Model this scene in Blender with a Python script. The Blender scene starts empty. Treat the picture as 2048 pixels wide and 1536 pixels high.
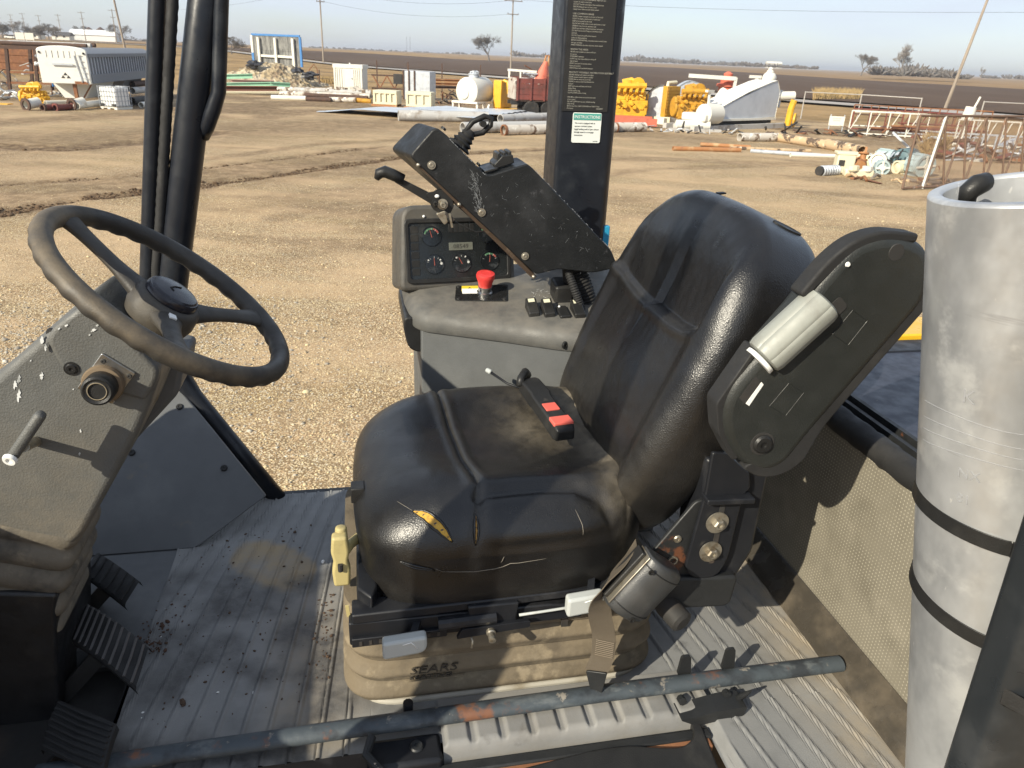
import bpy, math, random
import numpy as np
from mathutils import Vector, Matrix
from mathutils.bvhtree import BVHTree
from mathutils import noise as mnoise

R = math.radians
rnd = random.Random(11)
scn = bpy.context.scene
col = scn.collection

# ------------------------------------------------------------------ camera
HC, FLOOR = 3.5, 2.4                 # eye height, height of the cab floor (m)
PITCH, ROLL = R(23.9), math.atan(.0432)
fwd = Vector((0, math.cos(PITCH), -math.sin(PITCH)))
r0, u0 = Vector((1, 0, 0)), Vector((0, math.sin(PITCH), math.cos(PITCH)))
rightv = r0 * math.cos(ROLL) + u0 * math.sin(ROLL)
upv = u0 * math.cos(ROLL) - r0 * math.sin(ROLL)
cam_d = bpy.data.cameras.new('camera')
cam = bpy.data.objects.new('camera', cam_d)
col.objects.link(cam)
cam.matrix_world = Matrix((
    (rightv.x, upv.x, -fwd.x, 0), (rightv.y, upv.y, -fwd.y, 0), (rightv.z, upv.z, -fwd.z, HC), (0, 0, 0, 1)))
cam_d.sensor_width = 36
cam_d.lens = 36 * 1480 / 2048
cam_d.clip_start, cam_d.clip_end = .02, 20000
cam_d.dof.use_dof = True
cam_d.dof.focus_distance = 1.35
cam_d.dof.aperture_fstop = 20
scn.camera = cam

# ------------------------------------------------------------------ daylight
SUN_EL, SUN_A = R(31), R(48)         # sun stands to the left, a little behind the camera
to_sun = Vector((-math.cos(SUN_EL) * math.cos(SUN_A), -math.cos(SUN_EL) * math.sin(SUN_A), math.sin(SUN_EL)))
world = bpy.data.worlds.new('World')
scn.world = world
world.use_nodes = True
wn, wl = world.node_tree.nodes, world.node_tree.links
wn.clear()
wo = wn.new('ShaderNodeOutputWorld')
bg = wn.new('ShaderNodeBackground')
sky = wn.new('ShaderNodeTexSky')
sky.sky_type = 'NISHITA'
sky.sun_disc = False
sky.sun_elevation = SUN_EL
sky.sun_rotation = math.atan2(to_sun.x, to_sun.y)
sky.air_density, sky.dust_density, sky.ozone_density = 1.0, 1.2, 2.0
sky.altitude = 400
bg.inputs['Strength'].default_value = .115
# thin high cloud veil over the whole sky
tcw = wn.new('ShaderNodeTexCoord')
mpw = wn.new('ShaderNodeMapping'); mpw.inputs['Scale'].default_value = (1.2, 1.2, 7)
nzw = wn.new('ShaderNodeTexNoise'); nzw.inputs['Scale'].default_value = 1.6; nzw.inputs['Detail'].default_value = 5
rmw = wn.new('ShaderNodeMapRange')
rmw.inputs[1].default_value, rmw.inputs[2].default_value = .36, .66
rmw.inputs[3].default_value, rmw.inputs[4].default_value = .35, .97
mxw = wn.new('ShaderNodeMix'); mxw.data_type = 'RGBA'
mxw.inputs[7].default_value = (4.7, 5.2, 6.0, 1)
wl.new(tcw.outputs['Generated'], mpw.inputs[0]); wl.new(mpw.outputs[0], nzw.inputs['Vector'])
wl.new(nzw.outputs[0], rmw.inputs[0]); wl.new(rmw.outputs[0], mxw.inputs[0])
wl.new(sky.outputs[0], mxw.inputs[6]); wl.new(mxw.outputs[2], bg.inputs['Color'])
wl.new(bg.outputs[0], wo.inputs[0])

sun_d = bpy.data.lights.new('sun', 'SUN')
sun_d.energy = 5.0
sun_d.angle = R(.53)
sun_d.color = (1, .915, .74)
sun = bpy.data.objects.new('sun', sun_d)
sun.rotation_euler = to_sun.to_track_quat('Z', 'Y').to_euler()
sun.location = (-20, -10, 30)
col.objects.link(sun)

vs = scn.view_settings
vs.view_transform = 'Standard'; vs.look = 'None'; vs.exposure = .52; vs.gamma = 1; vs.use_curve_mapping = False
scn.cycles.max_bounces = 6
scn.cycles.diffuse_bounces = 3
scn.cycles.glossy_bounces = 3
scn.cycles.use_denoising = True

# ------------------------------------------------------------------ materials
def ramp(nt, src, lo, hi, a=0., b=1.):
    n = nt.nodes.new('ShaderNodeMapRange'); n.interpolation_type = 'SMOOTHSTEP'
    n.inputs[1].default_value, n.inputs[2].default_value = lo, hi
    n.inputs[3].default_value, n.inputs[4].default_value = a, b
    nt.links.new(src, n.inputs[0])
    return n.outputs[0]

def tex(nt, co, kind, scale, detail=4, stretch=None, rough=.55):
    if stretch:
        m = nt.nodes.new('ShaderNodeMapping'); m.inputs['Scale'].default_value = stretch
        nt.links.new(co, m.inputs[0]); co = m.outputs[0]
    if kind == 'voronoi':
        n = nt.nodes.new('ShaderNodeTexVoronoi'); n.inputs['Scale'].default_value = scale
        nt.links.new(co, n.inputs['Vector']); return n.outputs['Distance']
    if kind == 'cell':
        n = nt.nodes.new('ShaderNodeTexVoronoi'); n.inputs['Scale'].default_value = scale
        nt.links.new(co, n.inputs['Vector'])
        s = nt.nodes.new('ShaderNodeSeparateColor'); nt.links.new(n.outputs['Color'], s.inputs[0]); return s.outputs[0]
    if kind == 'edge':
        n = nt.nodes.new('ShaderNodeTexVoronoi'); n.feature = 'DISTANCE_TO_EDGE'; n.inputs['Scale'].default_value = scale
        nt.links.new(co, n.inputs['Vector']); return n.outputs['Distance']
    n = nt.nodes.new('ShaderNodeTexNoise')
    n.inputs['Scale'].default_value = scale; n.inputs['Detail'].default_value = detail
    n.inputs['Roughness'].default_value = rough
    nt.links.new(co, n.inputs['Vector'])
    return n.outputs[0]

def math_node(nt, op, a, b):
    n = nt.nodes.new('ShaderNodeMath'); n.operation = op; n.use_clamp = op in ('ADD', 'MULTIPLY')
    for i, q in enumerate((a, b)):
        if isinstance(q, (int, float)): n.inputs[i].default_value = q
        else: nt.links.new(q, n.inputs[i])
    return n.outputs[0]

def mat(name, c, rough=.5, metal=0., spec=.5, layers=(), bumps=(), attrs=(), rvar=.12, rscale=30, alpha=None):
    """layers: (colour, kind, scale, lo, hi[, stretch[, roughness]]) mixed by a noise mask; attrs: (attribute, colour, noise scale[, roughness])"""
    m = bpy.data.materials.new(name); m.use_nodes = True
    nt = m.node_tree; b = nt.nodes['Principled BSDF']
    tc = nt.nodes.new('ShaderNodeTexCoord'); co = tc.outputs['Object']
    b.inputs['Metallic'].default_value = metal
    b.inputs['Specular IOR Level'].default_value = spec
    cur = None; rcur = ramp(nt, tex(nt, co, 'noise', rscale), .25, .75, max(.02, rough - rvar), min(1, rough + rvar))
    def mix(fac, c2, r2):
        nonlocal cur, rcur
        x = nt.nodes.new('ShaderNodeMix'); x.data_type = 'RGBA'
        nt.links.new(fac, x.inputs[0])
        if cur is None: x.inputs[6].default_value = (*c, 1)
        else: nt.links.new(cur, x.inputs[6])
        x.inputs[7].default_value = (*c2, 1)
        cur = x.outputs[2]
        if r2 is not None:
            y = nt.nodes.new('ShaderNodeMix'); nt.links.new(fac, y.inputs[0]); nt.links.new(rcur, y.inputs[2])
            y.inputs[3].default_value = r2; rcur = y.outputs[0]
    for L in layers:
        c2, kind, scale, lo, hi = L[:5]
        t = tex(nt, co, kind, scale, 5, L[5] if len(L) > 5 else None, .62)
        mix(ramp(nt, t, lo, hi), c2, L[6] if len(L) > 6 else None)
    for A in attrs:
        at = nt.nodes.new('ShaderNodeAttribute'); at.attribute_name = A[0]
        n = ramp(nt, tex(nt, co, 'noise', A[2], 8, None, .72), .28, .70, .30, 1.25)
        g = math_node(nt, 'MULTIPLY', at.outputs['Fac'], n)
        mix(g, A[1], A[3] if len(A) > 3 else .85)
    if cur is None: b.inputs['Base Color'].default_value = (*c, 1)
    else: nt.links.new(cur, b.inputs['Base Color'])
    nt.links.new(rcur, b.inputs['Roughness'])
    nrm = None
    for B in bumps:
        kind, scale, dist, st = B[:4]
        bp = nt.nodes.new('ShaderNodeBump'); bp.inputs['Strength'].default_value = st; bp.inputs['Distance'].default_value = dist
        nt.links.new(tex(nt, co, kind, scale, 5, B[4] if len(B) > 4 else None), bp.inputs['Height'])
        if nrm: nt.links.new(nrm, bp.inputs['Normal'])
        nrm = bp.outputs[0]
    if nrm: nt.links.new(nrm, b.inputs['Normal'])
    return m

# ------------------------------------------------------------------ mesh builder
ORG = {}
def frame(a, b):
    z = (Vector(b) - Vector(a)).normalized()
    x = z.cross(Vector((0, 0, 1)))
    if x.length < 1e-4: x = Vector((1, 0, 0))
    x.normalize()
    return x, z.cross(x), z

class MB:
    def __init__(s): s.v = []; s.f = []
    def add(s, vs_, fs):
        o = len(s.v); s.v += [tuple(p) for p in vs_]; s.f += [tuple(i + o for i in f) for f in fs]; return s
    def box(s, lo, hi, M=None):
        p = [Vector((x, y, z)) for x in (lo[0], hi[0]) for y in (lo[1], hi[1]) for z in (lo[2], hi[2])]
        if M is not None: p = [M @ q for q in p]
        return s.add(p, [(0, 1, 3, 2), (4, 6, 7, 5), (0, 4, 5, 1), (2, 3, 7, 6), (0, 2, 6, 4), (1, 5, 7, 3)])
    def bar(s, a, b, w, h=None, up=(0, 0, 1)):
        h = h or w; a, b = Vector(a), Vector(b); z = (b - a).normalized(); u = Vector(up)
        x = z.cross(u)
        if x.length < 1e-3: x = z.cross(Vector((0, 1, 0)))
        x.normalize(); y = x.cross(z)
        p = [q + x * i * w / 2 + y * j * h / 2 for q in (a, b) for i, j in ((-1, -1), (1, -1), (1, 1), (-1, 1))]
        return s.add(p, [(0, 1, 2, 3), (7, 6, 5, 4), (0, 4, 5, 1), (1, 5, 6, 2), (2, 6, 7, 3), (3, 7, 4, 0)])
    def tube(s, pts, r, n=8, cap=True, closed=False, sy=1.):
        pts = [Vector(p) for p in pts]; m = len(pts); rr = r if isinstance(r, (list, tuple)) else [r] * m
        o = len(s.v); x = None
        for i, p in enumerate(pts):
            if closed: d = pts[(i + 1) % m] - pts[i - 1]
            else: d = pts[min(i + 1, m - 1)] - pts[max(i - 1, 0)]
            d.normalize()
            if x is None:
                x = d.cross(Vector((0, 0, 1)))
                if x.length < 1e-3: x = d.cross(Vector((0, 1, 0)))
            x = (x - d * x.dot(d)).normalized(); y = d.cross(x)
            for k in range(n):
                a = 2 * math.pi * k / n
                s.v.append(tuple(p + (x * math.cos(a) + y * math.sin(a) * sy) * rr[i]))
        for i in range(m if closed else m - 1):
            for k in range(n):
                a, b = o + i * n, o + ((i + 1) % m) * n
                s.f.append((a + k, a + (k + 1) % n, b + (k + 1) % n, b + k))
        if cap and not closed:
            s.f.append(tuple(o + k for k in reversed(range(n)))); s.f.append(tuple(o + (m - 1) * n + k for k in range(n)))
        return s
    def pipe(s, a, b, ro, ri, n=16):
        a, b = Vector(a), Vector(b)
        x, y, z = frame(a, b); L = (b - a).length
        return s.lathe([(ri, 0), (ro, 0), (ro, L), (ri, L)], a, z, n, loop=True)
    def lathe(s, prof, org, axis=(0, 0, 1), n=20, loop=False):
        org = Vector(org); x, y, z = frame((0, 0, 0), axis); o = len(s.v); m = len(prof)
        for r, h in prof:
            for k in range(n):
                a = 2 * math.pi * k / n
                s.v.append(tuple(org + z * h + (x * math.cos(a) + y * math.sin(a)) * r))
        for i in range(m if loop else m - 1):
            a, b = o + i * n, o + ((i + 1) % m) * n
            for k in range(n): s.f.append((a + k, a + (k + 1) % n, b + (k + 1) % n, b + k))
        if not loop:
            if prof[0][0] > 1e-6: s.f.append(tuple(o + k for k in reversed(range(n))))
            if prof[-1][0] > 1e-6: s.f.append(tuple(o + (m - 1) * n + k for k in range(n)))
        return s
    def prism(s, poly, fn, t0, t1):
        n = len(poly); p = [fn(a, b, t0) for a, b in poly] + [fn(a, b, t1) for a, b in poly]
        return s.add(p, [tuple(reversed(range(n))), tuple(range(n, 2 * n))] + [(i, (i + 1) % n, n + (i + 1) % n, n + i) for i in range(n)])
    def ball(s, c, r, n=10, m=7, M=None):
        r = (r, r, r) if isinstance(r, (int, float)) else r; o = len(s.v)
        for j in range(m + 1):
            b = math.pi * j / m
            for k in range(n):
                a = 2 * math.pi * k / n
                q = Vector((r[0] * math.sin(b) * math.cos(a), r[1] * math.sin(b) * math.sin(a), r[2] * math.cos(b)))
                s.v.append(tuple(Vector(c) + (M @ q if M else q)))
        for j in range(m):
            for k in range(n): s.f.append((o + j * n + k, o + (j + 1) * n + k, o + (j + 1) * n + (k + 1) % n, o + j * n + (k + 1) % n))
        return s
    def grid(s, P, cu=False, cv=False):
        n, m = P.shape[:2]; o = len(s.v); s.v += [tuple(q) for q in P.reshape(-1, 3).tolist()]
        for i in range(n if cu else n - 1):
            for j in range(m if cv else m - 1):
                a, b = i, (i + 1) % n; c, d = j, (j + 1) % m
                s.f.append((o + a * m + c, o + b * m + c, o + b * m + d, o + a * m + d))
        return s
    def build(s, name, m, parent=None, smooth=35, bevel=0, seg=2, kind=None, label=None, fix=True):
        me = bpy.data.meshes.new(name)
        off = ORG.get(parent.name if parent else '', None)
        v = np.array(s.v, dtype=float)
        if off is not None: v = v - np.array(off)
        me.from_pydata(v.tolist(), [], s.f)
        if fix:
            import bmesh
            b = bmesh.new(); b.from_mesh(me); bmesh.ops.remove_doubles(b, verts=b.verts, dist=1e-6)
            bmesh.ops.recalc_face_normals(b, faces=b.faces); b.to_mesh(me); b.free()
        if smooth:
            me.polygons.foreach_set('use_smooth', [True] * len(me.polygons))
            if smooth < 180: me.set_sharp_from_angle(angle=R(smooth))
        me.materials.append(m)
        o = bpy.data.objects.new(name, me); col.objects.link(o)
        if parent:
            o.parent = parent; ORG[o.name] = off if off is not None else (0, 0, 0)
        if bevel:
            bv = o.modifiers.new('bevel', 'BEVEL'); bv.width = bevel; bv.segments = seg; bv.limit_method = 'ANGLE'; bv.angle_limit = R(30)
            bv.harden_normals = False
        if kind: o['kind'] = kind
        if label: o['label'] = label
        return o

def tag(o, label, cat=None, group=None, kind=None):
    o['label'] = label
    if cat: o['category'] = cat
    if group: o['group'] = group
    if kind: o['kind'] = kind
    return o

def thing(name, label, cat, loc=(0, 0, 0), rz=0., group=None):
    o = bpy.data.objects.new(name, None); col.objects.link(o)
    o.empty_display_size = .2
    o.location = loc; o.rotation_euler = (0, 0, rz)
    return tag(o, label, cat, group)

def dup(o, loc=None, rz=None, label=None, parent=None):
    c = o.copy(); col.objects.link(c)
    if parent: c.parent = parent
    if loc is not None: c.location = loc
    if rz is not None: c.rotation_euler = (0, 0, rz)
    if label: c['label'] = label
    for ch in list(o.children): dup(ch, parent=c)
    return c

def share(src, name, parent, loc, rot=None, scale=None):
    """another piece that shares the mesh of src"""
    c = bpy.data.objects.new(name, src.data); col.objects.link(c); c.parent = parent; c.location = loc
    if rot is not None: c.rotation_euler = rot
    if scale is not None: c.scale = scale
    return c

# a ray of the camera, used once to read real positions off known ground and planes
def ray(x, y): return fwd + rightv * ((x - 1024) / 1480) - upv * ((y - 768) / 1480)
def sst(a, b, x):
    t = min(1, max(0, (x - a) / (b - a))); return t * t * (3 - 2 * t)
def ter(x, y):
    """height of the land: level yard, a low rise to the far left"""
    return 1.9 * sst(-28, -95, x) * sst(80, 170, y)
def gnd(x, y):
    d = ray(x, y); P = None; t = 1.
    while t < 30000:
        P = Vector((0, 0, HC)) + d * t
        if P.z <= ter(P.x, P.y): break
        t *= 1.002
    return P
def atY(x, y, Y):
    d = ray(x, y); return Vector((0, 0, HC)) + d * (Y / d.y)
# ================================================================== LAND
def attr(o, name, vals):
    a = o.data.attributes.new(name, 'FLOAT', 'POINT'); a.data.foreach_set('value', vals)

def polar(name, m, a0, a1, na, rs, zf, kind='structure', at=None, smooth=True):
    b = MB(); n = len(rs); vals = {}
    for i in range(na + 1):
        a = R(a0 + (a1 - a0) * i / na)
        for r in rs:
            x, y = r * math.sin(a), r * math.cos(a)
            b.v.append((x, y, zf(x, y)))
    for i in range(na):
        for j in range(n - 1): b.f.append((i * n + j, (i + 1) * n + j, (i + 1) * n + j + 1, i * n + j + 1))
    o = b.build(name, m, smooth=180 if smooth else 0, kind=kind, fix=False)
    if at:
        for k, f in at.items(): attr(o, k, [f(x, y) for x, y, z in b.v])
    return o

def geom(a, b, n): return [a * (b / a) ** (i / (n - 1)) for i in range(n)]
def fbm(x, y, s, o=3, z=0.): return mnoise.fractal(Vector((x * s, y * s, z)), .9, 2.1, o)

GRASS = mat('dry_grass', (.36, .24, .118), .95, spec=.1, layers=[
    ((.20, .135, .065), 'noise', .12, .35, .7), ((.38, .27, .14), 'noise', .6, .5, .8), ((.14, .10, .055), 'noise', 2.5, .55, .8)],
    bumps=[('noise', 3, .25, .8)])
FIELD = mat('ploughed_soil', (.092, .062, .044), .95, spec=.1, layers=[
    ((.115, .08, .057), 'noise', .05, .4, .7, (1, .15, 1)), ((.14, .10, .068), 'noise', 1.2, .58, .72), ((.065, .045, .034), 'noise', .25, .55, .8, (.4, 1.6, 1))],
    bumps=[('noise', 1.5, .3, 1)])
STUBBLE = mat('stubble_field', (.27, .175, .085), .95, spec=.1, layers=[((.19, .12, .06), 'noise', .02, .4, .7, (1, .3, 1)), ((.33, .225, .12), 'noise', .2, .5, .8)])
ROAD = mat('pale_road', (.36, .33, .30), .9, spec=.2, layers=[((.28, .25, .22), 'noise', .3, .45, .7)])

ground = polar('ground', GRASS, -180, 180, 180, [1.0] + geom(8, 9000, 90), lambda x, y: ter(x, y) - .05 + fbm(x, y, .02, 2) * .08)

# gravel yard
def seg_d(x, y, poly):
    best = 1e9
    for (ax, ay), (bx, by) in zip(poly, poly[1:]):
        dx, dy = bx - ax, by - ay
        t = max(0, min(1, ((x - ax) * dx + (y - ay) * dy) / (dx * dx + dy * dy + 1e-9)))
        d = math.hypot(x - ax - dx * t, y - ay - dy * t)
        if d < best: best = d
    return best
def gp(*pts): return [tuple(gnd(x, y).xy) for x, y in pts]
TRACKS = [gp((-300, 455), (0, 430), (150, 405), (300, 390), (560, 352), (800, 318), (1100, 300)), gp((-300, 395), (0, 372), (250, 356), (520, 325), (760, 296)),
          gp((-200, 300), (0, 296), (130, 300), (300, 286), (420, 268)), gp((560, 440), (800, 395), (1080, 372), (1300, 340), (1700, 330)),
          gp((430, 320), (640, 290), (800, 282)), gp((-200, 262), (0, 246), (330, 225), (800, 222)), gp((560, 520), (760, 480), (1300, 430)), gp((-300, 430), (0, 400), (150, 384), (300, 370), (560, 340), (800, 310)), gp((-200, 290), (0, 288), (200, 280), (420, 262), (700, 250)), gp((600, 400), (900, 360), (1100, 350))]
WID = [.34, .28, .75, .3, .3, 1.0, .3, 1.5, 2.6, .9]
STR = [1.0, .75, 1.0, .45, .5, .7, .3, .62, .62, .4]
def mud(x, y):
    w = fbm(x, y, .5, 3, 7.) * .35 + fbm(x, y, 2.6, 2, 4.) * .10
    m = 0
    for T, W, S in zip(TRACKS, WID, STR):
        d = seg_d(x, y, T) + w * .8
        m = max(m, S * (1 - sst(W * .3, W * 2.2, d)))
    a = fbm(x * .25 + y * .1, y, .45, 4, 3.)
    m = max(m, .5 * sst(.08, .6, a) * sst(7, 13, y))
    m = max(m, .75 * sst(32, 44, y + w * 8) * sst(.0, .4, fbm(x, y, .16, 3, 1.) + .25))
    m = max(m, .9 * sst(7, 0, abs(x - 22)) * sst(5, 0, abs(y - 47)))          # dark spilt soil by the scrap
    return m
def edge_y(x): return 66 if x < 8 else 66 - (x - 8) * .75
def yard_z(x, y):
    z = .03 + fbm(x, y, .35, 3) * .022 + fbm(x, y, 2.2, 2, 5.) * .008
    for T, W, S in zip(TRACKS[:5], WID, STR):
        d = seg_d(x, y, T)
        if d < 3 * W: z += S * (.05 * math.exp(-((d - 1.3 * W) / (.5 * W)) ** 2) - .06 * math.exp(-(d / (.7 * W)) ** 2)) * (.6 + .8 * mnoise.noise(Vector((x * 1.5, y * 1.5, 0))))
    return z + ter(x, y) - .12 * sst(1, 12, y - edge_y(x))
YARD = mat('gravel', (.505, .355, .210), .95, spec=.15, layers=[
    ((.38, .27, .125), 'noise', .35, .42, .62), ((.52, .43, .26), 'noise', .9, .50, .72, (.5, 1.3, 1)), ((.27, .195, .11), 'noise', 3.2, .56, .78, (.6, 1.4, 1)),
    ((.25, .175, .095), 'noise', 5, .56, .70), ((.22, .155, .085), 'noise', 12, .50, .62), ((.60, .49, .32), 'noise', 19, .55, .64), ((.58, .47, .30), 'cell', 48, .66, .78), ((.62, .56, .44), 'cell', 70, .90, .94), ((.21, .145, .08), 'voronoi', 48, .40, .60)],
    attrs=[('bare', (.475, .340, .205), .9, .95), ('mud', (.105, .068, .040), 2.2, .9), ('weed', (.30, .205, .10), .5, .95)],
    bumps=[('voronoi', 55, .006, .6), ('noise', 9, .025, .5)])
yard = polar('gravel_yard', YARD, -50, 46, 300, geom(3.0, 88, 380), yard_z, at={'mud': mud, 'bare': lambda x, y: .6 * sst(-.2, .35, fbm(x * .45 + y * .1, y, .55, 4, 13.)) * (1 - .55 * sst(9, 6, y)), 'weed': lambda x, y: sst(-3, 5, y - edge_y(x) + 3 * fbm(x, y, .3, 2))})

# loose stones lying on the near part of the yard
def stone_meshes():
    out = []
    for k in range(4):
        b = MB(); b.ball((0, 0, 0), (1, .8, .55), 6, 4)
        b.v = [tuple(Vector(p) * (1 + .35 * mnoise.noise(Vector(p) * 1.3 + Vector((k * 7, 0, 0))))) for p in b.v]
        out.append(b)
    return out
def stones(name, label, m, n, sz, region):
    b = MB(); kinds = stone_meshes(); r = random.Random(hash(n) % 999)
    V = [np.array(k.v) for k in kinds]; F = [np.array(k.f) for k in kinds]
    vs_, fs, o = [], [], 0
    while n > 0:
        p = region(r)
        if p is None: continue
        n -= 1
        x, y = p; k = r.randrange(4); s = sz * math.exp(r.gauss(0, .42)); a = r.random() * 6.28
        M = np.array([[math.cos(a), -math.sin(a), 0], [math.sin(a), math.cos(a), 0], [0, 0, r.uniform(.7, 1.2)]])
        vs_.append(V[k] @ M.T * s + np.array([x, y, yard_z(x, y) + s * .12])); fs.append(F[k] + o); o += len(V[k])
    me = bpy.data.meshes.new(name); v = np.concatenate(vs_); f = np.concatenate(fs)
    me.vertices.add(len(v)); me.vertices.foreach_set('co', v.ravel())
    me.loops.add(f.size); me.loops.foreach_set('vertex_index', f.ravel().astype(np.int32))
    me.polygons.add(len(f)); me.polygons.foreach_set('loop_start', np.arange(0, f.size, 4, dtype=np.int32)); me.polygons.foreach_set('loop_total', np.full(len(f), 4, dtype=np.int32))
    me.update(calc_edges=True); me.validate(); me.materials.append(m)
    ob = bpy.data.objects.new(name, me); col.objects.link(ob)
    return tag(ob, label, 'gravel', kind='stuff')
STONE = mat('pale_stone', (.57, .465, .285), .9, spec=.2, layers=[((.32, .25, .165), 'noise', 7, .45, .62), ((.62, .57, .47), 'noise', 5, .58, .72)], bumps=[('noise', 60, .004, .5)])
def reg_all(r):
    a, d = R(r.uniform(-42, 30)), 4.8 * (22 / 4.8) ** (r.random() ** .8)
    x, y = d * math.sin(a), d * math.cos(a)
    if mud(x, y) > r.uniform(.2, 1.0): return None
    return x, y
def reg_left(r):
    x, y = r.gauss(-5.2, 1.5), r.gauss(7.4, 1.6)
    return (x, y) if y > 4.4 else None
stones('gravel', 'loose pale limestone gravel scattered over the yard in front of the cab', STONE, 42000, .0072, reg_all)
stones('large_stones', 'a few larger pale stones lying about the yard near the cab', STONE, 700, .017, reg_all)
GREYSTONE = mat('grey_stone', (.40, .36, .29), .9, spec=.2, layers=[((.25, .22, .18), 'noise', 6, .45, .6), ((.6, .57, .5), 'noise', 4, .58, .7)])
stones('coarse_gravel', 'coarser greyish crushed stone beside the steering wheel side of the yard', GREYSTONE, 9000, .0115, reg_left)

def reg_mud(r):
    a, d = R(r.uniform(-42, 30)), 8 * (30 / 8) ** r.random()
    x, y = d * math.sin(a), d * math.cos(a)
    return (x, y) if mud(x, y) > .62 + .3 * r.random() else None
CLOD = mat('mud_clod', (.085, .055, .034), .95, spec=.1, layers=[((.14, .095, .06), 'noise', 6, .45, .65)])
stones('mud_clods', 'dark clods of churned mud along the tyre tracks', CLOD, 2600, .026, reg_mud)

# road, fields
def strip(name, m, near, far, dz, n=6):
    b = MB(); k = len(near)
    rows = []
    for i in range((k - 1) * 8 + 1):
        s = i / 8; j = min(int(s), k - 2); t = s - j
        A = Vector((*near[j], 0)).lerp(Vector((*near[j + 1], 0)), t); B = Vector((*far[j], 0)).lerp(Vector((*far[j + 1], 0)), t)
        rows.append([(lambda q: (q.x, q.y, ter(q.x, q.y) + dz))(A.lerp(B, u / n)) for u in range(n + 1)])
    b.grid(np.array(rows))
    return b.build(name, m, smooth=180, kind='structure')
rl = [(-330, 420), (-150, 284), (-81, 214), (-25, 160), (31.6, 89.5), (41, 81), (60, 60), (95, 22)]
def offs(pl, d):
    out = []
    for i, p in enumerate(pl):
        a, b = Vector(pl[max(0, i - 1)]), Vector(pl[min(len(pl) - 1, i + 1)]); t = (b - a).normalized()
        out.append((p[0] + t.y * d, p[1] - t.x * d))
    return out
strip('road', ROAD, offs(rl, 3.2), offs(rl, -3.2), .16)
fn = offs(rl, -9)
ff = [(-420, 470), (-200, 330), (-95, 364), (-18, 563), (115, 620), (138, 330), (168, 265), (260, 190)]
strip('ploughed_field', FIELD, fn, ff, .10)
sf = [(-1500, 1500), (-900, 1500), (-600, 1700), (-300, 2000), (300, 2000), (900, 1500), (1400, 1000), (1600, 600)]
strip('stubble_field', STUBBLE, ff, sf, .05)
# ================================================================== FAR THINGS
WOOD = mat('weathered_pole', (.30, .25, .20), .9, layers=[((.20, .165, .13), 'noise', 2, .4, .7, (1, 1, .1))])
WIRE = mat('wire', (.05, .05, .055), .6)
BARK = mat('bare_bark', (.15, .135, .122), .95, spec=.1)
BARKL = mat('pale_bark', (.24, .21, .18), .95, spec=.1)
WHITE = mat('white_paint', (.64, .62, .55), .55, layers=[((.55, .50, .40), 'noise', 1.2, .58, .8), ((.30, .19, .10), 'noise', 3.5, .70, .78)])
CREAM = mat('cream_paint', (.62, .57, .41), .6, layers=[((.55, .42, .22), 'noise', 2.0, .60, .8), ((.25, .14, .07), 'noise', 5, .68, .76)])
RUST = mat('rust', (.20, .085, .04), .9, layers=[((.30, .14, .06), 'noise', 4, .45, .7), ((.09, .045, .028), 'noise', 2, .5, .75)], bumps=[('noise', 20, .01, .5)])
DARKRUST = mat('dark_rusty_steel', (.075, .045, .034), .9, layers=[((.14, .07, .04), 'noise', 5, .5, .75)])
GALV = mat('galvanised_steel', (.50, .53, .56), .45, .3, layers=[((.36, .38, .41), 'noise', 3, .45, .7)])
GREYP = mat('grey_pipe', (.42, .41, .39), .6, layers=[((.26, .22, .18), 'noise', 1.5, .50, .7), ((.60, .58, .54), 'noise', 2.5, .55, .75)])
MOTTLE = mat('flaking_white_pipe', (.50, .46, .40), .8, layers=[((.16, .11, .075), 'noise', 1.6, .50, .58), ((.66, .63, .57), 'noise', 3, .55, .62)])
TANPIPE = mat('charred_tan_pipe', (.46, .33, .20), .9, layers=[((.10, .07, .05), 'noise', 2.6, .50, .58), ((.60, .50, .36), 'noise', 3.5, .58, .7)])
YEL = mat('yellow_paint', (.66, .37, .022), .5, layers=[((.50, .27, .02), 'noise', 2.2, .45, .7), ((.10, .06, .03), 'noise', 4, .66, .74)])
DYEL = mat('ochre_paint', (.50, .26, .022), .6, layers=[((.36, .18, .02), 'noise', 3, .45, .7), ((.08, .05, .03), 'noise', 5, .62, .72)])
ORANGE = mat('orange_rust_paint', (.34, .155, .06), .7, layers=[((.46, .32, .17), 'noise', 2, .5, .7), ((.25, .10, .05), 'noise', 4, .55, .75)])
REDP = mat('faded_red_paint', (.17, .045, .035), .7, layers=[((.09, .035, .028), 'noise', 1.5, .45, .7)])
SALMON = mat('salmon_paint', (.55, .14, .085), .6, layers=[((.40, .10, .06), 'noise', 3, .5, .7)])
GREEN = mat('mint_green_paint', (.30, .52, .36), .6, layers=[((.40, .60, .45), 'noise', 1, .5, .7)])
BLACKM = mat('black_iron', (.025, .024, .023), .7, layers=[((.06, .045, .035), 'noise', 5, .5, .75)])
GREYBOX = mat('grey_weathered_board', (.13, .13, .125), .85, layers=[((.24, .24, .225), 'noise', 1.5, .42, .6, (2.2, 1, .5)), ((.10, .10, .095), 'noise', 2.4, .52, .7, (2, 1, .4))])
BLUEP = mat('blue_paint', (.04, .17, .42), .6, layers=[((.08, .25, .5), 'noise', 3, .5, .7)])
RUBBER = mat('tyre_rubber', (.022, .021, .020), .85, layers=[((.06, .05, .042), 'noise', 3, .5, .75)])
STEELG = mat('grey_green_paint', (.34, .42, .43), .55, layers=[((.22, .28, .30), 'noise', 3, .5, .7), ((.3, .16, .09), 'noise', 6, .66, .74)])

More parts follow.
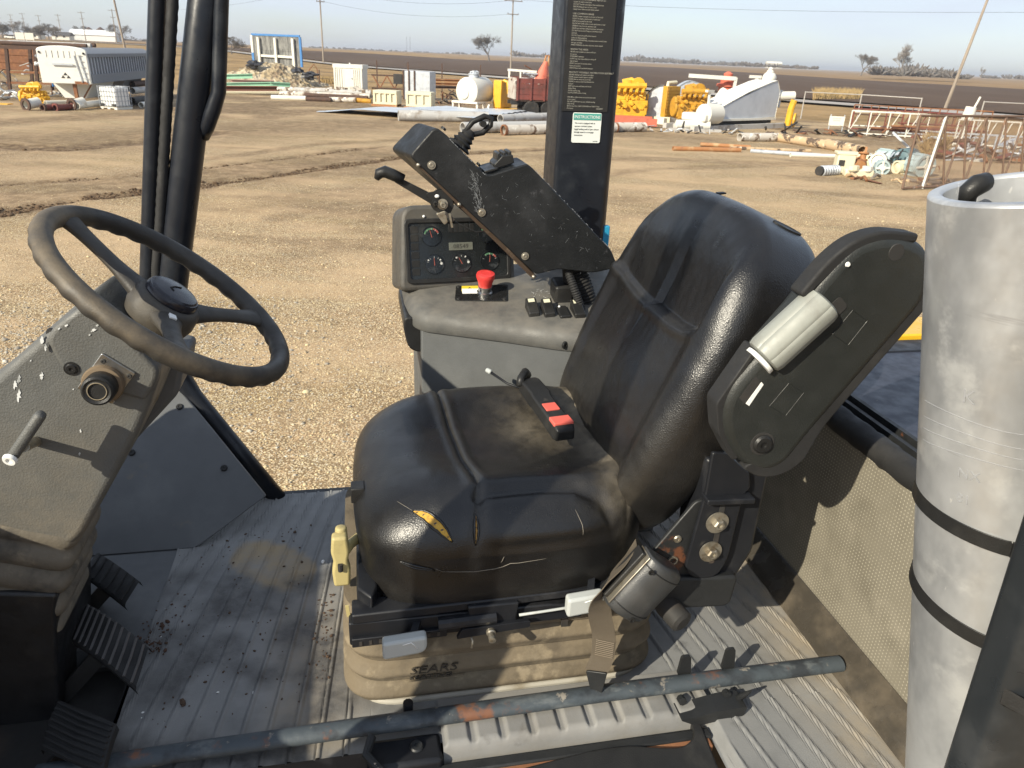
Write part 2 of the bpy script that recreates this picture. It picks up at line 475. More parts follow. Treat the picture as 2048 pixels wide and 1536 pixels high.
def pole_thing(b, H, label, wires=None, arms=1, lean=0., rz=0., m=WOOD, name='utility_pole', grp='utility poles along the road', armw=2.4, mid=False):
    t = thing(name, label, 'utility pole', b, rz, grp)
    T = lambda z: (lean * z, 0, z)
    MB().tube([T(-.3), T(H * .5), T(H)], [.19, .16, .12], 8).build('pole', m, t)
    zs = [H - .5] + ([H - 2.8] if arms > 1 else [])
    for i, z in enumerate(zs):
        w = armw if i == 0 else armw * .62
        MB().bar((lean * z - w / 2, -.16, z), (lean * z + w / 2, -.16, z), .12, .14).build('crossarm', m, t)
        for k in ((-.45, -.25, .25, .45) if arms == 1 else (-.46, .46)):
            MB().lathe([(.05, 0), (.07, .08), (.04, .2)], (lean * z + w * k, -.16, z + .07), (0, 0, 1), 6).build('insulator', WIRE, t)
    return t
# --- the line of poles along the road
poles = [((22, 62), 14, 330), ((150, 78), 13, 300), ((300, 81), 13, 270), ((498, 77), 13, 235), ((757, 76), 13, 205), ((1075, 88), 13, 178), ((1465, 93), 13, 150)]
pole_pts = []
far_poles = [(6, 80, 490), (30, 78, 450), (54, 78, 430), (86, 83, 420), (125, 83, 410), (173, 88, 345), (235, 93, 300)]
lab = ['farthest utility pole at the tree clump on the far left', 'second farthest small utility pole before the bare trees at far left', 'utility pole rising behind the two white signboards',
       'utility pole in front of the low farm trees', 'utility pole by the dark roofed farm shed', 'utility pole standing in front of the white barn', 'utility pole at the right end of the white barn']
for (px, py, Y), lb in zip(far_poles, lab):
    P = atY(px, py, Y); pole_pts.append((P, 13)); pole_thing(P, 12.5 if Y > 180 else 12, lb, arms=2, rz=.5, armw=2.6)
P = gnd(250, 97); P = atY(250, 97, 150); pole_pts.append((P, 16)); pole_thing(P, 17, 'tall bare wooden pole behind the grain trailer, its top out of sight', lean=-.07, rz=.5)
P = atY(312, 100, 140); P = atY(318, 100, 255); pole_pts.append((P, 12)); pole_thing(P, 11.2, 'utility pole with two crossarms beside the front cab posts', arms=2, rz=.5, lean=-.03)
P = gnd(647, 122); P = atY(647, 122, 175); pole_pts.append((P, 13)); pole_thing(P, 14.3, 'utility pole with two crossarms behind the billboard', arms=2, rz=.6, armw=2.9)
P = gnd(1021, 150); pole_pts.append((P, 14)); pole_thing(P, 13.6, 'utility pole with two crossarms behind the red dump truck', arms=2, rz=.5, armw=3.9)
P = gnd(1890, 218); pole_pts.append((P, 13)); pole_thing(P, 12.2, 'tall weathered leaning pole right of the field fence', arms=1, lean=.135, rz=0, armw=1.6)
def wire(a, b, sag, name='power_line'):
    a, b = Vector(a), Vector(b)
    pts = [a.lerp(b, i / 14) - Vector((0, 0, sag * 4 * (i / 14) * (1 - i / 14))) for i in range(15)]
    return MB().tube(pts, .018, 4).build(name, WIRE)
def top(i, dz=-.4, dx=0, dy=0): p, h = pole_pts[i]; return p + Vector((dx, dy, h + dz))
wl_lab = ['power line sagging between the billboard pole and the pole behind the dump truck', 'lower power line between the billboard pole and the truck pole', 'power line running in from the left to the billboard pole']
tag(wire(top(9, .9, .9), top(10, -.6, 1.2), 1.6), wl_lab[0], 'power line', 'power lines')
tag(wire(top(9, -1.2, -.6), top(10, -3.2, -.8), 1.5), wl_lab[1], 'power line', 'power lines')
tag(wire(top(8, -.6), top(9, .9, -.9), 1.2), wl_lab[2], 'power line', 'power lines')
tag(wire(top(10, -.7, 1.8), (140, 75, 15.5), 2.5), 'power line running right from the pole behind the dump truck', 'power line', 'power lines')

# --- bare winter trees
def tree_mesh(seed, H, spread, levels=5, trunk=.16, up=.35):
    r = random.Random(seed); tr, cr = MB(), MB()
    def grow(p, d, L, rad, lv):
        n = 3; pts = [p]; q = p
        for i in range(n):
            d = (d + Vector((r.gauss(0, .13), r.gauss(0, .13), r.gauss(.05, .08)))).normalized()
            q = q + d * (L / n); pts.append(q)
        rads = [rad * (1 - .45 * i / n) for i in range(n + 1)]
        (tr if lv >= levels - 1 else cr).tube(pts, rads, 5 if lv >= levels - 1 else 3, cap=False)
        if lv <= 0: return
        for k in range(r.choice((3, 4, 4)) if lv > 1 else 4):
            a = r.uniform(0, 6.28); tilt = r.uniform(.35, .95) * spread
            x, y, z = frame((0, 0, 0), d)
            nd = (d * math.cos(tilt) + (x * math.cos(a) + y * math.sin(a)) * math.sin(tilt) + Vector((0, 0, up * .3))).normalized()
            s = pts[-1] if k == 0 else pts[-1].lerp(pts[1], r.random() * .8)
            grow(s, nd, L * r.uniform(.62, .85), max(.0021, rad * .56), lv - 1)
    grow(Vector((0, 0, 0)), Vector((0, 0, 1)), H * .27, H * .024 * (trunk / .16), levels)
    return tr, cr
TREES = {}
def tree(P, H, seed, label, spread=1., m=BARK, levels=5, name='bare_tree', grp='bare trees on the horizon', sx=1.):
    t = thing(name, label, 'tree', P, rnd.uniform(0, 6), grp)
    k = (seed, spread, levels, m.name)
    if k not in TREES:
        tr, cr = tree_mesh(seed, 1., spread * .86, levels)
        a, b = tr.build('trunk', m, t, fix=False), cr.build('crown', m, t, fix=False)
        TREES[k] = (a.data, b.data)
    else:
        a, b = [bpy.data.objects.new(n, d) for n, d in zip(('trunk', 'crown'), TREES[k])]
        for o in (a, b): col.objects.link(o); o.parent = t
    for o in (a, b): o.scale = (H * sx, H * sx, H)
    return t
def at_g(px, py, Y):
    P = atY(px, py, Y); return P
H_ = lambda px, Y: px * Y / 1770
tree(at_g(978, 122, 420), H_(66, 420), 3, 'lone bare tree standing in the ploughed field left of the truck pole', 1.15, levels=6, sx=1.25)
tree(at_g(1722, 151, 400), H_(60, 400), 5, 'rounded bare tree left of the tall one on the right horizon', 1.1, sx=1.4, levels=6)
tree(at_g(1795, 150, 420), H_(66, 420), 8, 'tallest pale bare tree on the right horizon', .8, BARKL, levels=6, sx=1.1)
tree(at_g(1960, 155, 420), H_(26, 420), 12, 'small pale bare tree right of the leaning pole', 1., BARKL)
tree(at_g(464, 108, 165), H_(44, 165), 14, 'bushy bare tree at the road behind the green beams', 1.2, sx=1.5, levels=6)
tree(at_g(241, 82, 380), H_(46, 380), 21, 'large bare tree behind the right end of the white barn', 1.2, levels=6, sx=1.4)
tree(at_g(163, 70, 430), H_(26, 430), 21, 'bare tree behind the left end of the white barn', 1.2, levels=6, sx=1.4)
for i, (px, py, h, sd) in enumerate([(4, 80, 40, 5), (18, 80, 44, 3), (46, 79, 46, 14), (68, 79, 36, 21), (82, 80, 42, 5), (98, 79, 40, 14), (112, 79, 34, 3)]):
    tree(at_g(px, py, 340), H_(h, 340), sd, ['bare tree at the far left edge of the view', 'tall bare tree behind the farthest poles', 'tallest bare tree of the far left clump', 'bare tree left of the farm house', 'bare tree right of the two white signboards',
         'spreading bare tree above the low farm house', 'bare tree beside the dark roofed shed'][i], 1.2, [BARKL, BARK][i % 2], levels=6, sx=1.3)
for i, (px, py, h) in enumerate([(262, 82, 16), (276, 84, 12), (292, 86, 14)]):
    tree(at_g(px, py, 500), H_(h, 500), 21, ['low bare tree right of the barn', 'smallest bare tree between barn and cab post', 'low bare tree next to the left cab post'][i], 1.2, levels=5, sx=1.8)

SCRUB = mat('far_scrub', (.135, .125, .118), .95, spec=.1, layers=[((.19, .165, .145), 'noise', .2, .4, .7), ((.09, .088, .082), 'noise', .5, .5, .7)])
def treeline(name, label, x0, x1, Y, h, n, seed, m=SCRUB, yb=None):
    r = random.Random(seed); b = MB()
    for i in range(n):
        px = r.uniform(x0, x1); hy = 111 + .043 * (px - 1024) + (yb or 2.5)
        P = atY(px, hy, Y * r.uniform(.95, 1.05)); hh = H_(h * r.uniform(.45, 1.05), Y) * (.7 + .6 * mnoise.noise(Vector((px * .02, seed, 0))))
        w = hh * r.uniform(.5, 1.1)
        for k in range(9):                                     # a crown of twig bundles, see-through at its edge
            a = r.uniform(-1.3, 1.3); c = P + Vector((0, r.uniform(-2, 2), hh * .12))
            e = P + Vector((math.sin(a) * w, r.uniform(-3, 3), hh * (.35 + .65 * math.cos(a) * r.uniform(.7, 1))))
            b.tube([c, c.lerp(e, .55), e], [hh * .035, hh * .13, hh * .02], 4, cap=False)
    return tag(b.build(name, m, fix=False), label, 'treeline', kind='stuff')
treeline('treeline', 'low grey treeline on the horizon right of the lone tree', 1026, 1125, 900, 15, 60, 1)
treeline('treeline', 'long low treeline on the horizon between the lone post and the belt guard', 1240, 1480, 1100, 17, 150, 2)
treeline('treeline', 'brownish thin treeline right of the white pump', 1480, 1640, 700, 15, 80, 3)
treeline('treeline', 'faint treeline left of the lone tree', 620, 960, 1500, 7, 120, 4)
treeline('treeline', 'dense shrubby grove below the tall pale tree', 1740, 1935, 430, 32, 130, 5, yb=9)
treeline('treeline', 'dark low treeline along the right horizon', 1900, 2300, 800, 14, 110, 6, yb=5)
treeline('treeline', 'faint hedge on the left rise beyond the cab post', 250, 470, 600, 10, 70, 7, yb=4)

# --- farm on the left rise
def building(name, label, P, w, d, h, roof, mw, mr, rz=0, arch=False, windows=0):
    t = thing(name, label, 'building', P, rz)
    MB().box((-w / 2, 0, -1), (w / 2, d, h)).build('wall', mw, t)
    if arch:
        b = MB(); n = 10; pr = [((math.cos(math.pi * k / n)) * d * .55 + d / 2, h + math.sin(math.pi * k / n) * roof) for k in range(n + 1)]
        b.prism(pr, lambda a, z, s: (s, a, z), -w / 2 - .3, w / 2 + .3); b.build('roof', mr, t)
    else:
        MB().prism([(-.6, h), (d + .6, h), (d / 2, h + roof)], lambda a, z, s: (s, a, z), -w / 2 - .4, w / 2 + .4).build('roof', mr, t)
    for k in range(windows):
        x = -w / 2 + w * (k + .7) / (windows + .4)
        f = MB().box((x - .6, -.06, 1.0), (x + .6, 0, 2.2)).build('window', WHITE, t)
        MB().box((x - .5, -.08, 1.1), (x + .5, -.05, 2.1)).build('pane', BLACKM, f)
    return t
BARNW = mat('white_barn_steel', (.66, .66, .64), .5)
SHINGLE = mat('dark_shingle', (.06, .055, .055), .9)
bp = at_g(187, 83, 400)
building('barn', 'long white arched barn on the far left rise', bp, H_(92, 400) * 1.0, 9, 2.9, 2.4, BARNW, mat('white_barn_roof', (.78, .78, .76), .5), rz=R(8), arch=True)
building('shed', 'low pale shed with dark roof left of the white barn', at_g(122, 80, 390), H_(36, 390), 6, 2.0, 1.6, WHITE, SHINGLE, rz=R(8), windows=2)
building('farm_house', 'small low white farm house at the far left', at_g(66, 79, 390), H_(24, 390), 7, 2.2, 1.8, WHITE, SHINGLE, rz=R(5), windows=2)
for px, lb in ((182, 'left grain bin with dark conical roof behind the barn'), (205, 'right grain bin with dark conical roof behind the barn')):
    t = thing('grain_bin', lb, 'grain bin', at_g(px, 82, 430), 0, 'grain bins behind the white barn')
    MB().lathe([(2.2, -1), (2.2, 5.2)], (0, 0, 0), n=14).build('wall', GALV, t)
    MB().lathe([(2.35, 5.2), (.3, 6.7), (0, 6.75)], (0, 0, 0), n=14).build('roof', DARKRUST, t)
t = thing('signboard', 'pair of small white signboards on posts beyond the rusty rack', 'sign', at_g(53, 92, 140), R(10))
for x in (-.75, .75):
    MB().box((x - .7, -.04, 1.0), (x + .7, 0, 2.1)).build('sign_panel', WHITE, t)
    for q in (-.55, .55): MB().bar((x + q, .05, -.4), (x + q, .05, 2.0), .1).build('post', WHITE, t)
P = at_g(22, 78, 330); t = thing('parked_car', 'tiny white parked car by the far left farm', 'car', P)
b = MB(); b.box((-2.1, -.9, .35), (2.1, .9, .95)); b.build('body', WHITE, t, bevel=.15)
MB().prism([(-1.2, .95), (-.8, 1.5), (.7, 1.5), (1.3, .95)], lambda a, z, s: (a, s, z), -.75, .75).build('cabin', BLACKM, t)
for x in (-1.3, 1.3):
    for y in (-.8, .8): MB().lathe([(.32, -.1), (.32, .1)], (x, y, .32), (0, 1, 0), 10).build('wheel', RUBBER, t)
for i, (px, py) in enumerate([(817, 97), (1304, 106)]):
    if i == 0:
        t = thing('lattice_tower', 'faint twin lattice mast on the horizon left of the lone tree', 'mast', at_g(px, py, 1500))
        for x in (-3, 3): MB().bar((x, 0, -2), (x, 0, 20), .5).build('mast', WIRE, t)
P = at_g(1549, 134, 800); building('farm_building', 'tiny white building at the treeline above the belt guard', P, 14, 8, 3, 2, WHITE, WHITE)

# ================================================================== THE YARD
# grain trailer
TRW = mat('white_trailer_paint', (.66, .65, .60), .45, layers=[((.56, .53, .45), 'noise', 1.1, .52, .8), ((.45, .36, .25), 'noise', 4, .70, .78)])
TRG = mat('grey_trailer_steel', (.50, .53, .58), .5, layers=[((.40, .42, .47), 'noise', 1, .4, .7, (1, 3, .3))])
TRK = mat('dark_trailer_rib', (.16, .17, .19), .6)
pz = atY(183, 176, 41.8)
t = thing('grain_trailer', 'long white and grey ribbed grain trailer with its white end facing the yard', 'trailer', (-22.95, 41.9, 0), R(9.4))
W2, zb, ht, Lt = 2.42, 1.22, 1.72, 12.3
b = MB(); prof = [(-W2, zb), (0, zb), (0, zb + ht - .1)] + [(-W2 / 2 + W2 / 2 * math.cos(a), zb + ht - .1 + .22 * math.sin(a)) for a in [math.pi * k / 10 for k in range(1, 10)]] + [(-W2, zb + ht - .1)]
b.prism(prof, lambda x, z, s: (x, s, z), 0, .16); b.build('end_wall', TRW, t, bevel=.04)
MB().box((-W2 + .02, .16, zb + .05), (-.02, Lt, zb + ht - .25)).build('side_wall', TRG, t)
MB().prism([(-W2 + .1, zb + ht - .25), (-.1, zb + ht - .25), (-W2 * .3, zb + ht + .02), (-W2 * .7, zb + ht + .02)], lambda x, z, s: (x, s, z), .16, Lt).build('tarp', TRK, t)
MB().box((-.02, .16, zb + .04), (.05, Lt, zb + .5)).build('bottom_rail', TRK, t)
MB().box((-.02, .16, zb + ht - .4), (.06, Lt, zb + ht - .22)).build('top_rail', TRK, t)
rib0 = MB().box((-.02, -.06, zb + .5), (.045, .06, zb + ht - .4)).build('rib', TRK, t)
for k in range(1, 27): share(rib0, 'rib', t, (0, .35 + k * .44, 0))
rib0.location = (0, .35, 0)
for x in (-.62, -.38): MB().bar((x + .2, -.05, zb + .1), (x, -.05, zb + 1.4), .04).build('ladder_rail', GALV, t)
for k in range(5): MB().bar((-.5 + .17 - k * .04, -.06, zb + .3 + k * .28), (-.28 + .17 - k * .04, -.06, zb + .3 + k * .28), .03).build('ladder_rung', GALV, t)
MB().bar((-1.75, -.08, zb + .95), (-.72, -.08, zb + .95), .05, .09).build('hinge_bar', GALV, t)
for x in (-2.28, -.14): MB().ball((x, -.02, zb + 1.5), .06, 8, 5).build('lamp', BLACKM, t)
for k in range(6): MB().box((-2.0 + k * .28, -.03, zb + 1.28), (-1.95 + k * .28, 0, zb + 1.6)).build('rib', TRW, t)
b = MB()
for cx, cz in ((-1.2, .48), (-1.33, .34), (-1.07, .34)): b.prism([(cx - .1, zb + cz - .06), (cx + .1, zb + cz - .06), (cx, zb + cz + .08)], lambda x, z, s: (x, s, z), -.015, -.004)
b.build('emblem', BLACKM, t)
MB().bar((-.95, .3, 0), (-.95, .3, zb), .16).build('prop_leg', RUST, t)
MB().bar((-.9, .35, .15), (-.3, .9, zb), .06).build('brace', RUST, t)
MB().prism([(-2.4, zb), (-.35, zb), (-.8, .45), (-1.9, .45)], lambda x, z, s: (x, s, z), 1.2, 4.6).build('hopper', TRW, t)
MB().prism([(-2.4, zb), (-.35, zb), (-.8, .45), (-1.9, .45)], lambda x, z, s: (x, s, z), 6.6, 10).build('hopper', TRK, t)
MB().box((-.8, -.02, zb - .0), (-.15, .1, zb + .14)).build('rust_patch', RUST, t)

# engines: a block with heads, manifolds, pulleys, filters
def engine(loc, rz, label, m, L=1.6, W=.8, H=1.5, name='engine', seed=1, grp=None, base=None):
    r = random.Random(seed); t = thing(name, label, 'engine', loc, rz, grp)
    MB().box((0, -W / 2, .12), (L, W / 2, H * .48)).build('engine_block', m, t, bevel=.04)
    MB().prism([(-W / 2 * .8, H * .48), (W / 2 * .8, H * .48), (W / 2 * .62, H * .72), (-W / 2 * .62, H * .72)], lambda a, z, s: (s, a, z), L * .06, L * .94).build('cylinder_head', m, t, bevel=.03)
    MB().box((L * .04, -W / 2 * 1.05, .02), (L * .96, W / 2 * 1.05, .15)).build('oil_pan', m, t, bevel=.03)
    for k in range(5):
        x = L * (.14 + .17 * k)
        MB().tube([(x, -W * .35, H * .66), (x, -W * .62, H * .74), (x + .05, -W * .62, H * .86)], .055 * H, 7).build('exhaust_runner', m, t)
    MB().tube([(L * .05, -W * .6, H * .87), (L * .9, -W * .6, H * .9)], .085 * H, 9).build('exhaust_manifold', m, t)
    MB().lathe([(.16 * H, 0), (.17 * H, .02), (.17 * H, .3 * H), (.06 * H, .36 * H)], (L * .35, 0, H * .7), (.2, -.3, 1), 12).build('air_cleaner', m, t)
    MB().lathe([(.05, -.1), (.2 * H, -.08), (.2 * H, .08), (.08, .1)], (L * .7, -.1, H * .93), (0, 1, .1), 14).build('turbocharger', m, t)
    MB().tube([(L * .7, -.1, H * .95), (L * .5, 0, H * 1.05), (L * .25, .05, H * .98)], .075 * H, 8).build('intake_pipe', m, t)
    for k in range(4):
        x = r.uniform(.1, .9) * L; z = r.uniform(.25, .6) * H
        MB().lathe([(.0, 0), (.07 * H, .01), (.07 * H, .12 * H), (.05 * H, .15 * H)], (x, -W / 2, z), (0, -1, 0), 10).build('filter', m, t)
    for k in range(5):
        x = r.uniform(.05, .8) * L; z = r.uniform(.2, .5) * H
        MB().box((x, -W / 2 - .06, z), (x + r.uniform(.1, .25), -W / 2, z + r.uniform(.08, .2))).build('cover_plate', m, t, bevel=.015)
    MB().lathe([(.3 * H, 0), (.32 * H, .04), (.32 * H, .12), (.28 * H, .16)], (-.16, 0, H * .38), (1, 0, 0), 16).build('flywheel_housing', m, t)
    for z, rr in ((.3, .14), (.58, .1), (.45, .07)):
        MB().lathe([(rr * H, 0), (rr * H, .06)], (L, r.uniform(-.2, .2), z * H), (1, 0, 0), 12).build('pulley', m, t)
    b = MB()
    for k in range(9):
        p = Vector((r.uniform(.05, .95) * L, -W / 2 * r.uniform(.9, 1.1), r.uniform(.2, .7) * H)); q = p + Vector((r.uniform(-.4, .4), r.uniform(-.1, .02), r.uniform(-.1, .35)))
        b.tube([p, p.lerp(q, .5) + Vector((0, -.08, .06)), q], .018 * H, 5)
    o = b.build('fuel_line', m, t); o['kind'] = 'stuff'
    if base:
        for y in (-W * .5, W * .5): MB().box((-.2, y - .06, -.12), (L + .3, y + .06, .02)).build('skid_rail', base, t)
    return t
engine((-27.15, 42.6, 0), R(6), 'yellow engine on the ground left of the grain trailer', YEL, 1.2, .65, 1.08, seed=4)
MB().prism([(0, 0), (.9, 0), (.9, .05), (0, .05)], lambda a, z, s: (-28.6 + a, 41.9 + s, z + .02), 0, .5).build('yellow_plate', YEL)
tag(bpy.data.objects['yellow_plate'], 'flat yellow steel plate lying left of the yellow engine', 'plate')

# pipes on the ground
def pipe_thing(a, b, ro, m, label, name='steel_pipe', cat='pipe', grp=None, flange=None, n=16, wall=.86, mf=None):
    a, b = Vector(a), Vector(b); t = thing(name, label, cat, a, 0, grp)
    MB().pipe((0, 0, 0), b - a, ro, ro * wall, n).build('pipe_wall', m, t)
    if flange:
        d = (b - a).normalized()
        for q in ((0, 0, 0), b - a):
            MB().pipe(Vector(q) - d * .06, Vector(q) + d * .06, ro * flange, ro * wall, n).build('flange', mf or m, t)
    return t
def gz(px, py, z): 
    p = gnd(px, py); return Vector((p.x, p.y, z))
pipe_thing(gz(155, 222, .25), gz(212, 212, .25) + Vector((.3, 1.2, 0)), .17, WHITE, 'white pipe with a flanged mouth beside the tote tank', flange=None)
for px, py, lb in ((62, 222, 'left white pipe stub with a dark open mouth facing the cab'), (153, 221, 'right white pipe stub with a dark open mouth facing the cab')):
    p = gz(px, py, .3)
    t = thing('flanged_pipe_stub', lb, 'pipe', p, R(-20), 'white pipe stubs left of the tote tank')
    MB().pipe((0, -.2, 0), (.0, .5, .1), .24, .19).build('pipe_wall', WHITE, t)
    MB().pipe((0, -.26, 0), (0, -.18, 0), .32, .19).build('flange', DARKRUST, t)
    MB().lathe([(.19, 0), (0, .001)], (0, .1, .03), (0, -1, 0), 14).build('pipe_end', BLACKM, t)
pipe_thing(gz(72, 217, .2) + Vector((0, .9, 0)), gz(150, 214, .2) + Vector((0, .9, 0)), .14, WHITE, 'long white pipe lying between the two flanged stubs')
pipe_thing(gz(88, 223, .18), gz(110, 222, .18), .15, REDP, 'short dark red pipe on the ground beside the left stub', flange=1.35, mf=DARKRUST)
pipe_thing(gz(113, 223, .18), gz(146, 221, .18), .15, REDP, 'brighter red flanged pipe against the right stub', flange=1.4, mf=REDP)
for i, (x0, y0, x1, y1, z, r_, m) in enumerate([(268, 201, 325, 196, .62, .2, GREYP), (266, 212, 322, 205, .3, .22, BLACKM), (283, 216, 325, 211, .2, .16, WHITE), (270, 199, 320, 192, .95, .18, DARKRUST)]):
    pipe_thing(gz(x0, y0 + 2, z), gz(x1, y1 + 2, z), r_, m, ['grey pipe in the stack under the trailer right of the tote', 'thick black pipe with open end right of the tote', 'white pipe at the bottom of the stack under the trailer', 'rusty pipe on top of the stack under the trailer'][i], grp='pipes stacked under the grain trailer')

# IBC tote
t = thing('tote_tank', 'white caged plastic tote tank in front of the grain trailer', 'tote tank', gz(234, 219, 0), R(-22))
TOTE = mat('white_plastic', (.80, .80, .77), .5)
MB().box((-.57, -.46, .16), (.57, .46, 1.16)).build('tank', TOTE, t, bevel=.07)
CAGE = mat('cage_tube', (.33, .35, .38), .5, .4)
for k in range(7): 
    for y in (-.5, .5): MB().bar((-.6 + k * .2, y, .16), (-.6 + k * .2, y, 1.2), .022).build('cage_bar', CAGE, t)
for k in range(5):
    z = .22 + k * .235
    MB().tube([(-.6, -.5, z), (.6, -.5, z), (.6, .5, z), (-.6, .5, z)], .013, 4, closed=True).build('cage_bar', CAGE, t)
for k in range(1, 5):
    for x in (-.6, .6): MB().bar((x, -.5 + k * .2, .16), (x, -.5 + k * .2, 1.2), .022).build('cage_bar', CAGE, t)
MB().box((-.6, -.5, .1), (.6, .5, .15)).build('pallet_deck', WHITE, t)
for x in (-.5, 0, .5): MB().box((x - .1, -.5, 0), (x + .1, .5, .1)).build('pallet_foot', WHITE, t)
for x in (-.42, .42): MB().box((x - .12, -.53, .2), (x + .12, -.47, .32)).build('corner_clip', BLACKM, t)
MB().lathe([(.1, 0), (.1, .04)], (0, 0, 1.16), n=10).build('lid', BLACKM, t)

# pipe rack at the far left with its load
t = thing('pipe_rack', 'rusty steel pipe rack with crossbeams at the left edge', 'rack', gz(35, 200, 0) + Vector((0, 2.5, 0)), R(8))
for x in (-1.6, 0, 1.6):
    for y in (0, 3.0): MB().bar((x - .25, y, 0), (x + .1, y, 2.75), .17).build('post', DARKRUST, t)
for y in (0, 3): MB().bar((-2.2, y, 2.78), (2.4, y, 2.82), .2).build('beam', DARKRUST, t)
for z in (.8, 1.4): MB().bar((-1.9, 0, z), (1.9, 0, z + .05), .12).build('beam', RUST, t)
rk = t.location
for i, (z, r_, m, lb) in enumerate([(3.0, .12, DARKRUST, 'rusty pipe along the front of the rack top'), (3.02, .14, GREYP, 'grey pipe on top of the left rack'), (3.05, .12, DARKRUST, 'rear rusty pipe on top of the left rack')]):
    pipe_thing(rk + Vector((-3.2, .3 + i * .5, z)), rk + Vector((2.8, .9 + i * .5, z + .02)), r_, m, lb, grp='pipes on the left rack')
for i, x in enumerate((1.0, 1.25)):
    MB().bar(rk + Vector((x, -.3, .7)), rk + Vector((x + .05, -.35, 1.95)), .16, .12).build('blue_beam', BLUEP)
    tag(bpy.data.objects['blue_beam' if i == 0 else 'blue_beam.001'], ['left bright blue steel beam leaning on the rack', 'right bright blue steel beam leaning on the rack beside the trailer'][i], 'beam', 'blue beams at the rack')
t = thing('valve_assembly', 'cluster of white valves and pipe fittings hanging on the rack', 'valves', rk + Vector((1.1, -.3, 2.0)))
r = random.Random(5)
for k in range(12):
    p = Vector((r.uniform(-.9, .8), r.uniform(-.2, .2), r.uniform(-.25, .45))); q = p + Vector((r.uniform(-.5, .5), r.uniform(-.2, .2), r.uniform(-.3, .3)))
    MB().tube([p, q], .07, 7).build('fitting', GALV if k % 2 else WHITE, t)
    if k % 3 == 0: MB().lathe([(.15, 0), (.15, .06)], p, (q - p), 10).build('flange', WHITE, t)
t = thing('rusty_tank', 'rust coloured steel plate leaning behind the left rack', 'steel plate', gz(14, 150, 0) + Vector((-2, 6, 0)), R(10))
MB().box((-2.5, 0, .2), (2.2, .3, 2.3)).build('plate', RUST, t, bevel=.03)
for z in (.9, 1.6): MB().box((-2.5, -.05, z), (2.2, 0, z + .08)).build('stiffener', RUST, t)
MB().bar(gz(2, 190, 0) + Vector((-.4, 0, 0)), gz(2, 190, 2.0) + Vector((-.9, 0, 0)), .14).build('rusty_post', RUST)
tag(bpy.data.objects['rusty_post'], 'upright rusty post at the far left edge of the yard', 'post')

def scrap(name, label, c, n, spread, seed, mats, size=.5, flat=.5):
    r = random.Random(seed); t = thing(name, label, 'scrap pile', c)
    for k in range(n):
        p = Vector((r.uniform(-1, 1) * spread[0], r.uniform(-1, 1) * spread[1], 0)); z = abs(r.gauss(0, spread[2])) + .05
        d = Vector((r.uniform(-1, 1), r.uniform(-1, 1), r.uniform(-flat, flat))).normalized() * size * r.uniform(.4, 1.2)
        p.z = z; q = p + d; q.z = max(.04, q.z)
        w = size * r.uniform(.08, .2); m = r.choice(mats); kind = r.random()
        if kind < .45: MB().bar(p, q, w, w * .5).build('scrap_bar', m, t)
        elif kind < .75: MB().tube([p, p.lerp(q, .5) + Vector((0, 0, size * .12)), q], w * .4, 6).build('scrap_tube', m, t)
        else:
            x, y, zz = frame(p, q); s = size * .3
            MB().add([p, p + x * s, q + x * s * .6, q], [(0, 1, 2, 3)]).add([p + zz * .01 - y * .02, q - y * .02, q + x * s * .6 - y * .02, p + x * s - y * .02], [(0, 1, 2, 3)]).build('scrap_sheet', m, t)
    return t
scrap('scrap_pile', 'tangle of pale metal scrap lying under the grain trailer', gz(112, 196, 0) + Vector((0, 1.5, 0)), 45, (1.5, .8, .35), 2, [WHITE, GREYP, GALV, DARKRUST], .8)
scrap('scrap_pile', 'white crumpled sheet scrap left of the yellow engine', gz(20, 200, 0), 18, (1.0, .6, .3), 8, [WHITE, GALV], .9)
scrap('scrap_pile', 'grey brush and scrap heap at the left edge below the rust plate', gz(10, 175, 0), 40, (2.2, 1.5, .5), 9, [GREYP, DARKRUST, BARKL], .9)

# billboard seen from behind, on posts
bbP = atY(555, 132, 96); 
t = thing('billboard', 'back of a large grey billboard with a blue frame and white posts', 'billboard', (bbP.x, bbP.y, 0), R(-13))
wB, zB, hB = H_(112, 96), bbP.z, H_(60, 96)
for k in range(8):
    for j in range(2):
        x = -wB / 2 + wB * k / 8; MB().box((x + .01, .06, zB + hB * (.0 if j == 0 else .5) + .01), (x + wB / 8 - .01, .11 + .02 * rnd.random(), zB + hB * (.5 if j == 0 else 1) - .01)).build('board', GREYBOX, t)
MB().box((-wB / 2 - .1, 0, zB + hB - .02), (wB / 2 + .1, .2, zB + hB + .2)).build('frame', BLUEP, t)
MB().box((-wB / 2 - .28, 0, zB + hB * .42), (-wB / 2, .2, zB + hB - .02)).build('frame', WHITE, t)
MB().box((-wB / 2 - .28, 0, zB - .1), (-wB / 2, .2, zB + hB * .42)).build('frame', BLUEP, t)
MB().box((wB / 2, 0, zB), (wB / 2 + .25, .2, zB + hB - .02)).build('frame', BLUEP, t)
for x, z0 in ((-wB * .36, zB + .1), (.02, -.3), (wB * .38, zB)): MB().bar((x, -.15, z0), (x, -.15, zB + hB - .2), .28).build('post', WHITE, t)
for a, c in ((-.36, .0), (.0, .38)): MB().bar((wB * a, -.1, zB + hB * .33), (wB * c, -.1, zB + hB * .32), .18, .26).build('cross_beam', WHITE, t)

